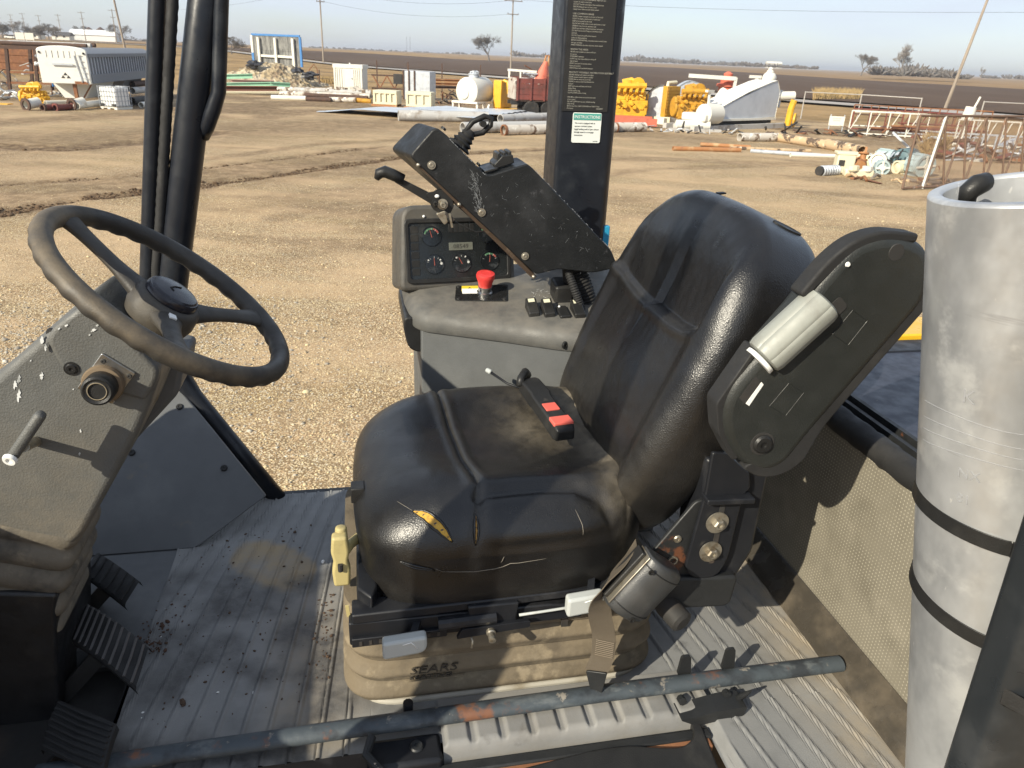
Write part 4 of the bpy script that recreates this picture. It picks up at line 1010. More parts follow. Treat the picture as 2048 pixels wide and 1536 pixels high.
# pipe racks behind the gate
def rail_frame(name, label, P, rz, L, H, n, m, grp=None, dep=.0):
    t = thing(name, label, 'frame', P, rz, grp)
    for z in (.12, H): MB().bar((0, 0, z), (L, 0, z), .07).build('rail', m, t)
    for k in range(n + 1): MB().bar((L * k / n, 0, 0), (L * k / n, 0, H), .06).build('post', m, t)
    for k in range(n): MB().bar((L * k / n, .03, .12), (L * (k + .5) / n, .03, H), .04).build('brace', m, t)
    return t
rp = gz(1668, 268, 0)
rail_frame('tube_rack', 'white tubular frame behind the small white sign', rp + Vector((.8, 0, 0)), R(-14), 4.2, 1.35, 4, WHITE, 'tubular frames behind the gate')
rail_frame('tube_rack', 'rusty red truss frame behind the white one', rp + Vector((1.5, 1.4, .15)), R(-12), 6.5, 1.25, 7, REDP, 'tubular frames behind the gate')
rail_frame('tube_rack', 'long rusty brown frame farthest behind the gate', rp + Vector((2.2, 3.2, .2)), R(-10), 8, 1.35, 8, RUST, 'tubular frames behind the gate')
rail_frame('tube_rack', 'white low frame right of the gate post', gz(1905, 292, 0), R(-10), 6, 1.35, 8, WHITE, 'tubular frames behind the gate')
rail_frame('tube_rack', 'nearer white frame seen through the gate mesh', gz(1930, 312, 0), R(-14), 5, 1.0, 9, GALV, 'tubular frames behind the gate')
for i in range(9):
    a = rp + Vector((1 + rnd.uniform(0, 3), rnd.uniform(-1.2, 3), rnd.uniform(.1, 1.35))); L = rnd.uniform(2.5, 6)
    pipe_thing(a, a + Vector((L, -L * .2 + rnd.uniform(-.3, .3), rnd.uniform(-.1, .1))), rnd.uniform(.04, .07), [REDP, RUST, WHITE, GALV, DARKRUST][i % 5], 'thin ' + ['faded red', 'rust brown', 'white', 'silver', 'dark rusty'][i % 5] + [' tube lying across the frames', ' tube stacked in the frames behind the gate'][i // 5], grp='thin tubes across the frames', n=6)
t = thing('white_sign', 'small white lettered sign on a post left of the frames', 'sign', gz(1668, 262, 0) + Vector((-.2, -.6, 0)), R(-8))
MB().box((-.45, -.02, .35), (.45, .02, .9)).build('sign_panel', WHITE, t)
for x in (-.38, .42): MB().bar((x, .04, 0), (x, .04, 1.0), .05).build('post', GALV, t)
bl = MB()
for k, (w_, z) in enumerate(((.5, .74), (.42, .62))):
    for q in range(6): bl.box((-w_ / 2 + q * w_ / 6, -.026, z), (-w_ / 2 + q * w_ / 6 + w_ / 9, -.022, z + .07))
bl.build('lettering', GREYP, t)
scrap('scrap_pile', 'brushy tangle of thin scrap tubes lying right behind the gate', gz(1960, 318, 0), 60, (3.2, 1.8, .3), 61, [WHITE, RUST, GALV, REDP, DARKRUST], 1.3)
scrap('scrap_pile', 'dark burnt scrap strip behind the charred pipe', gz(1620, 272, 0) + Vector((1, 1, 0)), 40, (3.5, .8, .1), 62, [BLACKM, DARKRUST, RUST], .8)
STRAW = mat('straw', (.34, .24, .11), .95)
b = MB(); r = random.Random(6); c = gz(1862, 316, 0)
for k in range(420):
    a = r.uniform(0, 6.28); q = Vector((math.cos(a) * r.uniform(.1, .7), math.sin(a) * .3, r.uniform(.5, 1.3))); s = c + Vector((r.uniform(-.35, .35), r.uniform(-.3, .3), .0)); b.tube([s, s + q * .6, s + q + Vector((0, 0, -.15))], .012, 3, cap=False)
tag(b.build('weed_clump', STRAW, fix=False), 'tan dry weed clump growing behind the gate mesh', 'weeds', kind='stuff')
def grass_clump(name, label, x0, x1, py, n, h, seed):
    b = MB(); r = random.Random(seed)
    for k in range(n):
        p = gnd(r.uniform(x0, x1), py + r.uniform(-3, 3)); p.z = ter(p.x, p.y); a = r.uniform(-.5, .5)
        b.tube([p, p + Vector((a * h * .4, 0, h * .6)), p + Vector((a * h, r.uniform(-.2, .2), h * r.uniform(.7, 1.1)))], [.04, .03, .008], 3, cap=False)
    tag(b.build(name, STRAW, fix=False), label, 'grass', kind='stuff')
grass_clump('tall_grass', 'tall orange tan grass at the road behind the field fence', 1625, 1720, 197, 700, 1.3, 3)
grass_clump('tall_grass', 'dry grass fringe along the road left of the white cabinet', 640, 680, 165, 300, .6, 4)

# fences
FENCE = mat('fence_tube', (.42, .40, .37), .6, .3, layers=[((.28, .20, .14), 'noise', 2, .55, .75)])
def rail_fence(pts, H, label, mids=True, mesh=False):
    P = [gnd(*p) for p in pts]; t = thing('rail_fence', label, 'fence', P[0])
    for q in P:
        q.z = 0
    for q in P: MB().tube([q - P[0] - Vector((0, 0, .2)), q - P[0] + Vector((0, 0, H + .05))], .045, 7).build('post', FENCE, t)
    for a, b_ in zip(P, P[1:]):
        MB().tube([a - P[0] + Vector((0, 0, H)), b_ - P[0] + Vector((0, 0, H))], .035, 6).build('rail', FENCE, t)
    return t, P
rail_fence([(1601, 238), (1712, 244), (1830, 254)], 1.9, 'pale tube rail fence between belt guard and leaning pole')
rail_fence([(1952, 262), (2070, 268), (2200, 275)], 1.9, 'pale tube rail fence right of the leaning pole')
t = thing('wire_fence', 'line of thin rusty fence posts with wire behind the cream boxes', 'fence', gz(752, 193, 0))
wf = [gnd(x, y) for x, y in ((640, 172), (755, 180), (817, 184), (884, 187), (960, 191))]
o0 = Vector((wf[1].x, wf[1].y, 0)); t.location = o0
for q in wf: MB().bar(Vector((q.x, q.y, -.1)) - o0, Vector((q.x, q.y, 2.6 if q is not wf[0] else 1.5)) - o0, .1).build('post', DARKRUST, t)
for z in (.7, 1.3): MB().tube([Vector((q.x, q.y, z)) - o0 for q in wf], .015, 4).build('wire', WIRE, t)

# chain-link gate
GATE = mat('rusty_gate_tube', (.15, .095, .065), .75, layers=[((.26, .15, .09), 'noise', 5, .5, .7), ((.38, .34, .30), 'noise', 3, .62, .75)])
g0 = gnd(1803, 383); g0.z = .0; g1 = gnd(2110, 366); g1.z = 0
gd = (g1 - g0); gl = gd.length; t = thing('chain_link_gate', 'rusty chain link gate with zigzag braces standing open', 'gate', g0, math.atan2(gd.y, gd.x))
gh = H_(165, g0.y) * 1.0; lean = .20
MB().tube([(0, 0, .1), (.28, lean, gh)], .042, 7).build('frame_tube', GATE, t)
MB().tube([(.28, lean, gh), (gl, lean, gh)], .042, 7).build('frame_tube', GATE, t); MB().tube([(0, 0, .1), (gl, 0, .1)], .042, 7).build('frame_tube', GATE, t)
for k in range(6):
    xa = .28 + 1.22 + k * 1.05; 
    if xa + .5 > gl: break
    MB().tube([(xa, lean, gh), (xa + .52, .01, .1)], .034, 6).build('brace', GATE, t); MB().tube([(xa + 1.04, lean, gh), (xa + .54, .01, .1)], .034, 6).build('brace', GATE, t)
MB().tube([(.95, .0, .05), (1.5, lean, gh)], .045, 7).build('frame_tube', WHITE, t)
MB().tube([(1.08, .0, .05), (1.62, lean, gh)], .03, 7).build('frame_tube', GATE, t)
b = MB(); step = .085
n = int((gl + gh) / step)
for i in range(n):
    for sgn in (1, -1):
        x0 = i * step - gh if sgn > 0 else i * step
        # clip the diagonal to the gate
        pts = []
        for z in (0., gh):
            x = x0 + z if sgn > 0 else x0 - z + 0
            pts.append((x, z))
        (xa, za), (xb, zb_) = pts
        def clip(x, z, xo, zo):
            lo, hi = .28 * z / gh, gl
            if x < lo: t_ = (lo - x) / (xo - x + 1e-9); return lo, z + (zo - z) * t_
            if x > hi: t_ = (hi - x) / (xo - x + 1e-9); return hi, z + (zo - z) * t_
            return x, z
        if max(xa, xb) < 0 or min(xa, xb) > gl: continue
        A_, B_ = clip(xa, za, xb, zb_), clip(xb, zb_, xa, za)
        b.tube([(A_[0], lean * A_[1] / gh, .1 + A_[1] * .97), (B_[0], lean * B_[1] / gh, .1 + B_[1] * .97)], .0055, 3, cap=False)
o = b.build('wire_mesh', GATE, t, fix=False); o['kind'] = 'stuff'
t = thing('bucket', 'white plastic bucket upside down on a post behind the gate', 'bucket', gz(1915, 300, 0) , 0)
MB().tube([(0, 0, 0), (.12, 0, 1.55), (.42, 0, 2.55)], .05, 7).build('post', WHITE, t)
MB().lathe([(.30, 0), (.28, .06), (.25, .62), (0, .63)], (.05, 0, 1.45), (.1, 0, 1), 16).build('pail', WHITE, t)
# ================================================================== THE FORKLIFT CAB  (u = rearward, v = across, away from the step, w = up from the floor)
YAW = R(12)
EU, EV = Vector((math.cos(YAW), math.sin(YAW), 0)), Vector((-math.sin(YAW), math.cos(YAW), 0))
def wor(L): return Vector((0, 0, FLOOR + L[2])) + EU * L[0] + EV * L[1]
def mthing(name, label, cat, base, group=None):
    t = thing(name, label, cat, wor(base), YAW, group); ORG[t.name] = base; return t
V3 = Vector
def uvw(v0, v1=None): return lambda a, b, t: (a, t, b)     # prism in the (u,w) plane, t = v

def rounded(poly, r, n=5):
    out = []; m = len(poly); rr = r if isinstance(r, (list, tuple)) else [r] * m
    for i, p in enumerate(poly):
        p = V3((*p, 0)); a, b = V3((*poly[i - 1], 0)), V3((*poly[(i + 1) % m], 0)); q = rr[i]
        if q <= 0: out.append(tuple(p[:2])); continue
        d0, d1 = (a - p), (b - p); q = min(q, d0.length * .48, d1.length * .48)
        s, e = p + d0.normalized() * q, p + d1.normalized() * q
        for k in range(n + 1):
            t = k / n; c = s.lerp(p, t).lerp(p.lerp(e, t), t); out.append((c.x, c.y))
    return out

DUST = (.27, .205, .125)
BLK = mat('black_cab_paint', (.012, .013, .016), .42, spec=.32, layers=[((.03, .03, .032), 'noise', 14, .55, .75), ((.30, .29, .27), 'noise', 55, .755, .775)], bumps=[('noise', 160, .0006, .25)])
NAVY = mat('worn_black_post', (.010, .012, .017), .38, spec=.32, layers=[((.022, .025, .03), 'noise', 9, .5, .7), ((.22, .23, .24), 'noise', 40, .745, .765, (1, 1, .25))], bumps=[('noise', 200, .0005, .2)])
PLAS = mat('grey_black_plastic', (.040, .042, .042), .55, attrs=[('dust', DUST, 14, .9)], layers=[((.062, .064, .062), 'noise', 6, .45, .7)], bumps=[('voronoi', 420, .0006, .45), ('noise', 900, .0004, .4)])
PLASB = mat('black_plastic', (.016, .016, .016), .45, spec=.32, layers=[((.03, .029, .027), 'noise', 12, .5, .75)], bumps=[('voronoi', 500, .0005, .35)])
COLP = mat('grey_green_cover', (.080, .084, .083), .55, attrs=[('dust', (.20, .165, .115), 10, .9)], layers=[((.105, .109, .106), 'noise', 4, .45, .7)], bumps=[('voronoi', 330, .0008, .5), ('noise', 700, .0004, .4)])
KICK = mat('blue_grey_panel', (.105, .110, .115), .6, spec=.32, layers=[((.13, .135, .138), 'noise', 5, .45, .7), ((.18, .15, .11), 'noise', 9, .64, .8)], bumps=[('voronoi', 420, .0005, .35)])
LEATH = mat('black_vinyl', (.0065, .0065, .0072), .33, spec=.55, layers=[((.0105, .0102, .0100), 'noise', 7, .45, .7)], attrs=[('dust', (.20, .168, .120), 26, .8), ('wear', (.050, .046, .040), 38, .6)],
    bumps=[('edge', 260, .0012, .35), ('noise', 700, .0005, .5), ('noise', 35, .004, .12)], rvar=.07, rscale=18)
RUBM = mat('black_rubber', (.012, .012, .0125), .75, layers=[((.026, .025, .024), 'noise', 10, .5, .75)], bumps=[('noise', 300, .0008, .4)])
MATF = mat('grey_floor_mat', (.196, .198, .196), .62, layers=[((.140, .143, .143), 'noise', 5, .45, .7), ((.255, .26, .26), 'noise', 3, .5, .75), ((.12, .12, .118), 'noise', 14, .60, .74)], attrs=[('dust', (.33, .26, .165), 9, .92), ('grime', (.045, .043, .042), 11, .55)],
    bumps=[('noise', 420, .0008, .5), ('noise', 60, .001, .3)])
BEIGE = mat('beige_bellows', (.150, .120, .080), .9, layers=[((.095, .076, .052), 'noise', 9, .46, .66), ((.24, .195, .130), 'noise', 24, .52, .72), ((.05, .043, .034), 'noise', 6, .60, .76)], bumps=[('noise', 140, .002, .5)])
CHROME = mat('bare_steel', (.45, .45, .44), .3, 1., layers=[((.25, .23, .2), 'noise', 30, .55, .75)])
ZINC = mat('zinc_bolt', (.36, .33, .27), .45, .8, layers=[((.20, .16, .11), 'noise', 40, .5, .7)])
LGREY = mat('light_grey_plastic', (.40, .42, .41), .5, layers=[((.30, .30, .28), 'noise', 18, .5, .75)], bumps=[('voronoi', 500, .0004, .3)])
ROLL = mat('grey_green_roller', (.25, .26, .235), .5, layers=[((.19, .19, .17), 'noise', 15, .5, .75)])
YELP = mat('dull_yellow_plastic', (.43, .36, .16), .55, layers=[((.30, .25, .12), 'noise', 20, .5, .75)])
WEB = mat('seat_belt_webbing', (.085, .068, .048), .9, layers=[((.13, .105, .075), 'noise', 14, .5, .75)], bumps=[('noise', 500, .001, .6, (6, 1, 1))])
REDB = mat('red_button', (.62, .045, .04), .4, layers=[((.72, .13, .10), 'noise', 20, .55, .8)])
REDL = mat('red_label', (.66, .12, .09), .6)
WLBL = mat('white_print', (.75, .75, .72), .6)
DIMP = mat('faded_print', (.30, .29, .25), .7)
BLUERAIL = mat('worn_blue_grey_steel', (.048, .060, .070), .6, layers=[((.10, .112, .118), 'noise', 30, .52, .68, (.4, 1, 1)), ((.025, .03, .036), 'noise', 12, .48, .62), ((.22, .20, .17), 'noise', 30, .62, .70), ((.15, .065, .035), 'noise', 13, .56, .66)], bumps=[('noise', 90, .0015, .6)])
RUSTB = mat('rust_chipped_black', (.014, .015, .016), .55, layers=[((.11, .042, .02), 'noise', 13, .63, .69), ((.40, .33, .26), 'noise', 60, .72, .74)], bumps=[('noise', 60, .0015, .6)])
FOAM = mat('yellow_foam', (.50, .30, .05), .95, layers=[((.36, .21, .05), 'noise', 60, .5, .65)], bumps=[('noise', 260, .002, .8)])
ALU = mat('dull_aluminium', (.50, .51, .52), .42, .55, layers=[((.33, .34, .355), 'noise', 5, .42, .62, (1, 1, .6)), ((.58, .59, .59), 'noise', 13, .52, .70), ((.20, .18, .16), 'noise', 10, .66, .72, (1, 1, .5)), ((.66, .66, .65), 'noise', 40, .68, .71, (1, 1, .35)), ((.30, .30, .31), 'noise', 3.0, .66, .72, (.6, .6, 9))],
    bumps=[('noise', 40, .001, .25)], rvar=.1)
DECK = mat('blue_black_deck', (.022, .025, .038), .45, layers=[((.05, .05, .06), 'noise', 6, .5, .75), ((.2, .18, .15), 'noise', 30, .70, .76)])
BODYY = mat('machine_yellow', (.68, .40, .02), .35, layers=[((.62, .42, .10), 'noise', 5, .55, .8)])

# beige panel with a regular grid of pale dots
def dotted():
    m = mat('dotted_beige_panel', (.185, .168, .130), .8, layers=[((.140, .126, .096), 'noise', 5, .45, .7), ((.225, .204, .16), 'noise', 9, .5, .75)], bumps=[('noise', 300, .0006, .4)])
    nt = m.node_tree; b = nt.nodes['Principled BSDF']; src = b.inputs['Base Color'].links[0].from_socket
    tc = nt.nodes.new('ShaderNodeTexCoord'); sp = nt.nodes.new('ShaderNodeSeparateXYZ'); nt.links.new(tc.outputs['Object'], sp.inputs[0])
    d = []
    for ax, pitch in ((1, .0078), (2, .0078)):
        f = math_node(nt, 'FRACT', nt_mul(nt, sp.outputs[ax], 1 / pitch), 0)
        s = nt.nodes.new('ShaderNodeMath'); s.operation = 'SUBTRACT'; nt.links.new(f, s.inputs[0]); s.inputs[1].default_value = .5
        q = nt.nodes.new('ShaderNodeMath'); q.operation = 'MULTIPLY'; nt.links.new(s.outputs[0], q.inputs[0]); nt.links.new(s.outputs[0], q.inputs[1]); d.append(q.outputs[0])
    sm = nt.nodes.new('ShaderNodeMath'); sm.operation = 'ADD'; nt.links.new(d[0], sm.inputs[0]); nt.links.new(d[1], sm.inputs[1])
    fac = ramp(nt, sm.outputs[0], .055, .022)
    fac2 = math_node(nt, 'MULTIPLY', fac, ramp(nt, tex(nt, tc.outputs['Object'], 'noise', 16), .3, .6, .35, .9))
    x = nt.nodes.new('ShaderNodeMix'); x.data_type = 'RGBA'; nt.links.new(fac2, x.inputs[0]); nt.links.new(src, x.inputs[6]); x.inputs[7].default_value = (.36, .33, .26, 1)
    nt.links.new(x.outputs[2], b.inputs['Base Color'])
    return m
def nt_mul(nt, a, k):
    n = nt.nodes.new('ShaderNodeMath'); n.operation = 'MULTIPLY'; nt.links.new(a, n.inputs[0]); n.inputs[1].default_value = k; return n.outputs[0]
DOTS = dotted()

def screw(c, axis, r, parent, m=PLASB, name='screw', washer=None):
    b = MB(); h = r * .45
    b.lathe([(r, 0), (r, h * .5), (r * .8, h), (r * .35, h), (r * .3, h * .55), (0, h * .55)], c, axis, 16)
    if washer: b.lathe([(washer, -.0004), (washer, r * .22), (r, r * .22)], c, axis, 24)
    return b.build(name, m, parent, smooth=40)
def hexbolt(c, axis, r, parent, washer, m=ZINC):
    c = V3(c); b = MB(); b.lathe([(washer, 0), (washer, .003), (r, .0032)], c, axis, 28).build('washer', m, parent)
    o = MB(); o.lathe([(r, .003), (r, .011), (r * .8, .0135), (r * .45, .0135), (r * .42, .010), (0, .010)], c, axis, 6); return o.build('bolt', m, parent, smooth=20)

def text(s, size, M, m, parent, name='lettering', ext=.0004, align='LEFT', shear=0, sx=1.):
    cu = bpy.data.curves.new(name, 'FONT'); cu.body = s; cu.size = size; cu.extrude = ext; cu.align_x = align; cu.shear = shear; cu.resolution_u = 2
    tmp = bpy.data.objects.new('tmp', cu); col.objects.link(tmp)
    dg = bpy.context.evaluated_depsgraph_get(); me = bpy.data.meshes.new_from_object(tmp.evaluated_get(dg)); bpy.data.objects.remove(tmp); bpy.data.curves.remove(cu)
    off = V3(ORG.get(parent.name, (0, 0, 0)))
    for v in me.vertices: v.co = M(v.co.x * sx, v.co.y, v.co.z) - off
    me.name = name; me.materials.clear(); me.materials.append(m)
    o = bpy.data.objects.new(name, me); col.objects.link(o); o.parent = parent; ORG[o.name] = tuple(off)
    return o
def plane_map(o, x, y):
    o, x, y = V3(o), V3(x).normalized(), V3(y).normalized(); n = x.cross(y)
    return lambda a, b, t=0.: o + x * a + y * b + n * t

# ------------------------------------------------------------------ cab structure
cab = mthing('forklift_cab', 'open black operator cab of a large forklift with ribbed floor mat', 'forklift cab', (0, 1.35, 0))
# floor mat with fanning ribs
def rib_h(u, v):
    k = 1 - .33 * (v - .93)
    u0 = .15 + (u - .15) / max(.3, k)
    if v > 1.45: u0 = u0 - (v - 1.45) ** 2 * .35
    s = (u0 + .46) / .0465; f = s - math.floor(s)
    h = 0.
    d = abs(f - .5)
    h += .0030 * sst(.115, .05, d)                     # rib
    h -= .0030 * sst(.045, .018, abs(f - .40))          # fine groove beside it
    return h
def floor_z(u, v):
    z = rib_h(u, v) if v > 1.03 or u > .60 or u < -.02 else 0
    if v > 1.03 and u > -.06 and u < .55 and v < 1.48: z = 0
    return z
b = MB(); G = []; dust = []; grime = []
us = np.linspace(-.46, .955, 1250); vs_ = np.linspace(.925, 1.775, 44)
for u in us:
    row = []
    for v in vs_:
        row.append((u, v, floor_z(u, v) + .0015 * mnoise.noise(V3((u * 9, v * 9, 0)))))
        n = fbm(u, v, 7, 3); q = sst(.15, .38, u)
        dust.append(max(.62 * sst(.70, .93, u) + .25 * sst(1.05, 1.4, v) * sst(.5, .75, u), .42 * (1 - sst(.0, .1, abs(u + .12) - .03)) * sst(1.5, 1.2, v) * .9, .85 * sst(1.15, .8, ((u + .235 + .55 * (v - 1.47)) / .085) ** 2 + ((v - 1.47) / .10) ** 2 + .3 * n)))
        grime.append(sst(-.1, .5, n + .2) * .85 * sst(.12, -.05, u) * sst(1.62, 1.35, v))
    G.append(row)
b.grid(np.array(G)); o = b.build('floor_mat', MATF, cab, smooth=180, fix=False)
attr(o, 'dust', dust); attr(o, 'grime', grime)
MB().box((-.47, .93, -.06), (1.0, 1.80, -.006)).build('floor_plate', BLK, cab)
MB().box((-.70, 1.25, -.05), (-.458, 1.80, -.002)).build('floor_plate', KICK, cab)
MB().box((-1.3, .3, -.62), (-.46, 1.6, -.55)).build('pedal_well', BLACKM, cab)
MB().box((-.468, .80, -.55), (-.46, 1.26, -.006)).build('well_wall', BLACKM, cab); MB().box((-1.0, 1.26, -.55), (-.46, 1.27, -.05)).build('well_wall', BLACKM, cab)
# nosing with cleats
b = MB(); G = []
uu = np.linspace(.10, .60, 240); ww = np.linspace(.895, 1.012, 40)
for u in uu:
    row = []
    for v in ww:
        f = ((u - .10) / .0535) % 1; d = max(abs(f - .5) - .36, abs(v - .953) / .117 * .5 * 1 - .36)
        row.append((u, v - .0, .008 + .0055 * sst(.16, -.10, max(abs(f - .5) * 2 - .70, abs(v - .948) / .045 - .78)) - .05 * sst(.909, .894, v)))
    G.append(row)
b.grid(np.array(G)); o = b.build('step_tread', MATF, cab, smooth=180, fix=False); attr(o, 'dust', [.12] * len(b.v)); attr(o, 'grime', [0.] * len(b.v))
# step bar with rusty brackets
sb = MB().tube([(-.55, .955, .015), (-.35, .957, .02), (.4, .96, .03), (.893, .963, .026)], .0172, 14, sy=.78).build('step_bar', BLUERAIL, cab)
for u, h in ((.565, .045), (.655, .05)):
    MB().prism(rounded([(u - .012, .035), (u + .016, .035), (u + .010, .035 + h), (u - .008, .035 + h)], .006), uvw(0), .975, .981).build('bracket_lug', RUSTB, cab)
    MB().lathe([(.008, 0), (.008, .012), (0, .013)], (u - .02, .936, .02), (0, -1, .2), 8).build('bolt', RUSTB, cab)
MB().prism(rounded([(.53, .01), (.565, -.01), (.60, -.005), (.655, .0), (.66, .022), (.60, .02), (.56, .012)], .005), lambda a, c, t: (a, t, c), .895, .935).build('rusty_bracket', RUSTB, cab)
MB().tube([(.655, .93, .005), (.66, .915, .03), (.665, .905, .05)], [.013, .012, .004], 8, sy=.5).build('bent_lug', RUSTB, cab)
MB().tube([(-.02, .93, .03), (-.03, .90, .025), (-.005, .87, .015)], .008, 8).build('hook', RUSTB, cab)
MB().box((-.03, .885, -.03), (.098, .945, .006)).build('corner_plate', BLK, cab, bevel=.008)
screw((.055, .918, .006), (0, -.1, 1), .012, cab, RUSTB, 'rusty_bolt')
MB().lathe([(.009, 0), (.009, .02), (0, .021)], (.045, .985, .02), (0, 0, 1), 10).build('bolt', BLK, cab)
# frame edge below the step, rusty
b = MB(); b.box((-.02, .872, -.50), (.585, .893, -.012)); b.build('frame_plate', RUSTB, cab, bevel=.004)
MB().box((-.02, .855, -.03), (.58, .888, -.016)).build('rusty_lip', RUST, cab, bevel=.003)
# black moulded pocket hung on the frame edge
shelf = rounded([(.14, .40), (.572, .40), (.572, .905), (.556, .905), (.550, .872), (.520, .852), (.475, .858), (.43, .871), (.36, .873), (.14, .845)], [.02, .03, .004, .004, .03, .03, .04, .06, .06, .02], 7)
MB().prism(shelf, lambda a, c, t: (a, c, t - .10 * sst(.84, .45, c)), -.09, -.004).build('moulded_pocket', PLASB, cab, bevel=.006, seg=3, smooth=50)
# grey fender right of the pocket
b = MB(); G = []
for i in range(340):
    u = .585 + .37 * i / 339; G.append([(u, v, -.022 * sst(.605, .588, u) + rib_h(u, v)) for v in np.linspace(.45, .926, 24)])
b.grid(np.array(G)); o = b.build('fender', MATF, cab, smooth=180, fix=False); attr(o, 'dust', [.62 * sst(.70, .93, p[0]) for p in b.v]); attr(o, 'grime', [0.] * len(b.v))
# rear wall
b = MB(); b.box((.93, .80, .03), (.95, 1.72, .43)); b.build('rear_panel', DOTS, cab, bevel=.006)
MB().box((.952, .82, -.02), (.99, 1.72, .44)).build('rear_bulkhead', BLK, cab)
# quarter round at the foot of the rear wall, slick plastic trim
pr = [(.0, 0), (-.048, .003), (-.046, .010), (-.034, .022), (-.020, .034), (-.010, .046), (-.004, .058), (0, .060)]
b = MB(); G = [[(.928 + a, v, c) for a, c in pr] for v in (.55, .8, 1.0, 1.45, 1.70)]; b.grid(np.array(G))
TRIM = mat('smoky_trim', (.050, .044, .036), .24, layers=[((.12, .10, .075), 'noise', 6, .45, .7), ((.3, .27, .22), 'noise', 26, .68, .74)], rvar=.15)
b.build('corner_trim', TRIM, cab, smooth=60)
# rubber edge and channel on top of the rear wall
MB().tube([(.945, v, .445 + .002 * mnoise.noise(V3((v * 20, 0, 0)))) for v in np.linspace(.82, 1.70, 60)], [.026 + .0025 * mnoise.noise(V3((v * 55, 3, 0))) for v in np.linspace(.82, 1.70, 60)], 12).build('rubber_edge', RUBM, cab, smooth=180)
MB().prism([(.975, .43), (1.005, .43), (1.005, .475), (.995, .475), (.995, .455), (.985, .455), (.985, .468), (.975, .468)], lambda a, c, t: (a, t, c), .82, 1.75).build('edge_channel', RUSTB, cab)
# engine deck and yellow counterweight
MB().box((1.008, .82, .38), (1.60, 1.56, .462)).build('engine_deck', DECK, cab, bevel=.006)
MB().box((1.008, 1.50, .38), (1.46, 1.575, .4655)).build('deck_edge', BLK, cab, bevel=.003)
MB().prism(rounded([(1.58, .40), (1.58, .475), (1.10, .475), (1.10, .40)], .006), lambda a, c, t: (a, 1.585 + t, c), 0, .135).build('yellow_body', BODYY, cab, bevel=.008)
MB().box((.992, .82, -1.9), (2.2, 1.70, .379)).build('body_side', BODYY, cab, bevel=.02)
TW = mat('loose_twine', (.35, .32, .27), .9)
tw = MB().tube([(1.18, 1.47, .464), (1.22, 1.46, .47), (1.25, 1.48, .466), (1.29, 1.45, .470), (1.36, 1.46, .466)], .0016, 5)
tw.tube([(1.22, 1.46, .47), (1.21, 1.43, .467), (1.18, 1.42, .465)], .0013, 5)
# chassis far below the cab, seen from the side
MB().box((-.9, .95, -1.9), (.98, 1.75, -.07)).build('chassis', BLACKM, cab, bevel=.03)

# posts: square rear right post
post = MB().prism(rounded([(.492, 1.90), (.632, 1.90), (.652, 1.925), (.652, 2.03), (.492, 2.03)], [.012, .012, .02, .012, .012], 4), lambda a, c, t: (a, c, t), -.3, 1.95).build('rear_post', NAVY, cab, smooth=40)
MB().box((.635, 1.912, .60), (.66, 1.93, .69)).build('blue_strap', mat('blue_strap', (.02, .25, .42), .5), cab, bevel=.004)
lab = MB().box((.500, 1.8975, .98), (.618, 1.8995, 1.9)).build('warning_decal', mat('black_decal', (.016, .015, .014), .5), cab)
# writing on the post
def pmap(u0, w0, sk=0.0): return lambda a, c, t=0.: V3((u0 + a + sk * c, 1.8970 - t, w0 + c))
w = 1.262
rows = [("SLOW DOWN, SOUND HORN AT AISLES", 0), ("BEFORE turning, look all ways", 0), ("LOWER load before leaving truck", 0), ("ALWAYS keep load uphill", 0), ("MAST must be tilted back", 1),
        ("KNOW YOUR LOADS", 2), ("HANDLE only loads within capacity weight and size", 0), ("Center the load on the forks", 0), ("DO NOT handle loads higher than load backrest", 0), ("BEFORE lifting be sure no one is near", 0), ("always lower forks and lock when parked", 1),
        ("USE COMMON SENSE", 2), ("NEVER transport people on any part of the truck", 0), ("DON'T let anyone stand under a raised load", 0), ("KEEP all of yourself in the truck", 0), ("ALLOW NO ONE under or near attachment or load", 0), ("OPERATE only from the operator seat", 0), ("NEVER stop and start without operator protection", 0), ("DO NOT move truck if anyone is between truck", 0), ("and load", 0), ("DO NOT use fork to lift unless secured", 0), ("within the lifting platform", 0), ("BEFORE DISMOUNTING, neutralize travel control, lower", 0), ("carriage, set brake", 0), ("WHEN PARKING also shut off power, block wheels", 1),
        ("KNOW THE AREA", 2), ("NEVER enter a trailer or railcar until sure", 0), ("it is secure", 0), ("OVERHEAD clearance", 0), ("DON'T run over loose objects or drop off", 0), ("edge of dock", 0), ("DON'T use truck in any area where", 0), ("fumes are present", 0), ("WATCH floor and overhead clearance", 1),
        ("PROTECT YOURSELF, FASTEN YOUR SEATBELT", 2), ("BEFORE starting truck inspect and adjust", 0), ("NEVER operate truck if repair is needed", 0), ("NEVER drive on ramp across or turn", 0), ("TRAVEL in reverse when load blocks view", 0), ("forward", 0), ("KEEP head, arms and hands and feet in", 0), ("before lifting", 0), ("AVOID sudden stop", 0), ("SLOW DOWN before turning", 1),
        ("FAILURE to follow these instructions can cause", 0), ("serious injury", 0), ("DO NOT JUMP from tip over, HOLD steering", 0), ("wheel firmly", 0), ("BRACE your feet, LEAN FORWARD and AWAY from", 0), ("the impact", 1)]
hh = .0047
for s, k in rows:
    big = k == 2
    text(s, hh * (1.16 if big else 1.0), pmap(.512, w), DIMP, lab, 'lettering', .0001, sx=.80 if not big else 1.0)
    w -= hh * (1.10 if k != 1 else 2.1)
text('2029097', .005, pmap(.588, .985), DIMP, lab, 'lettering', .0001)
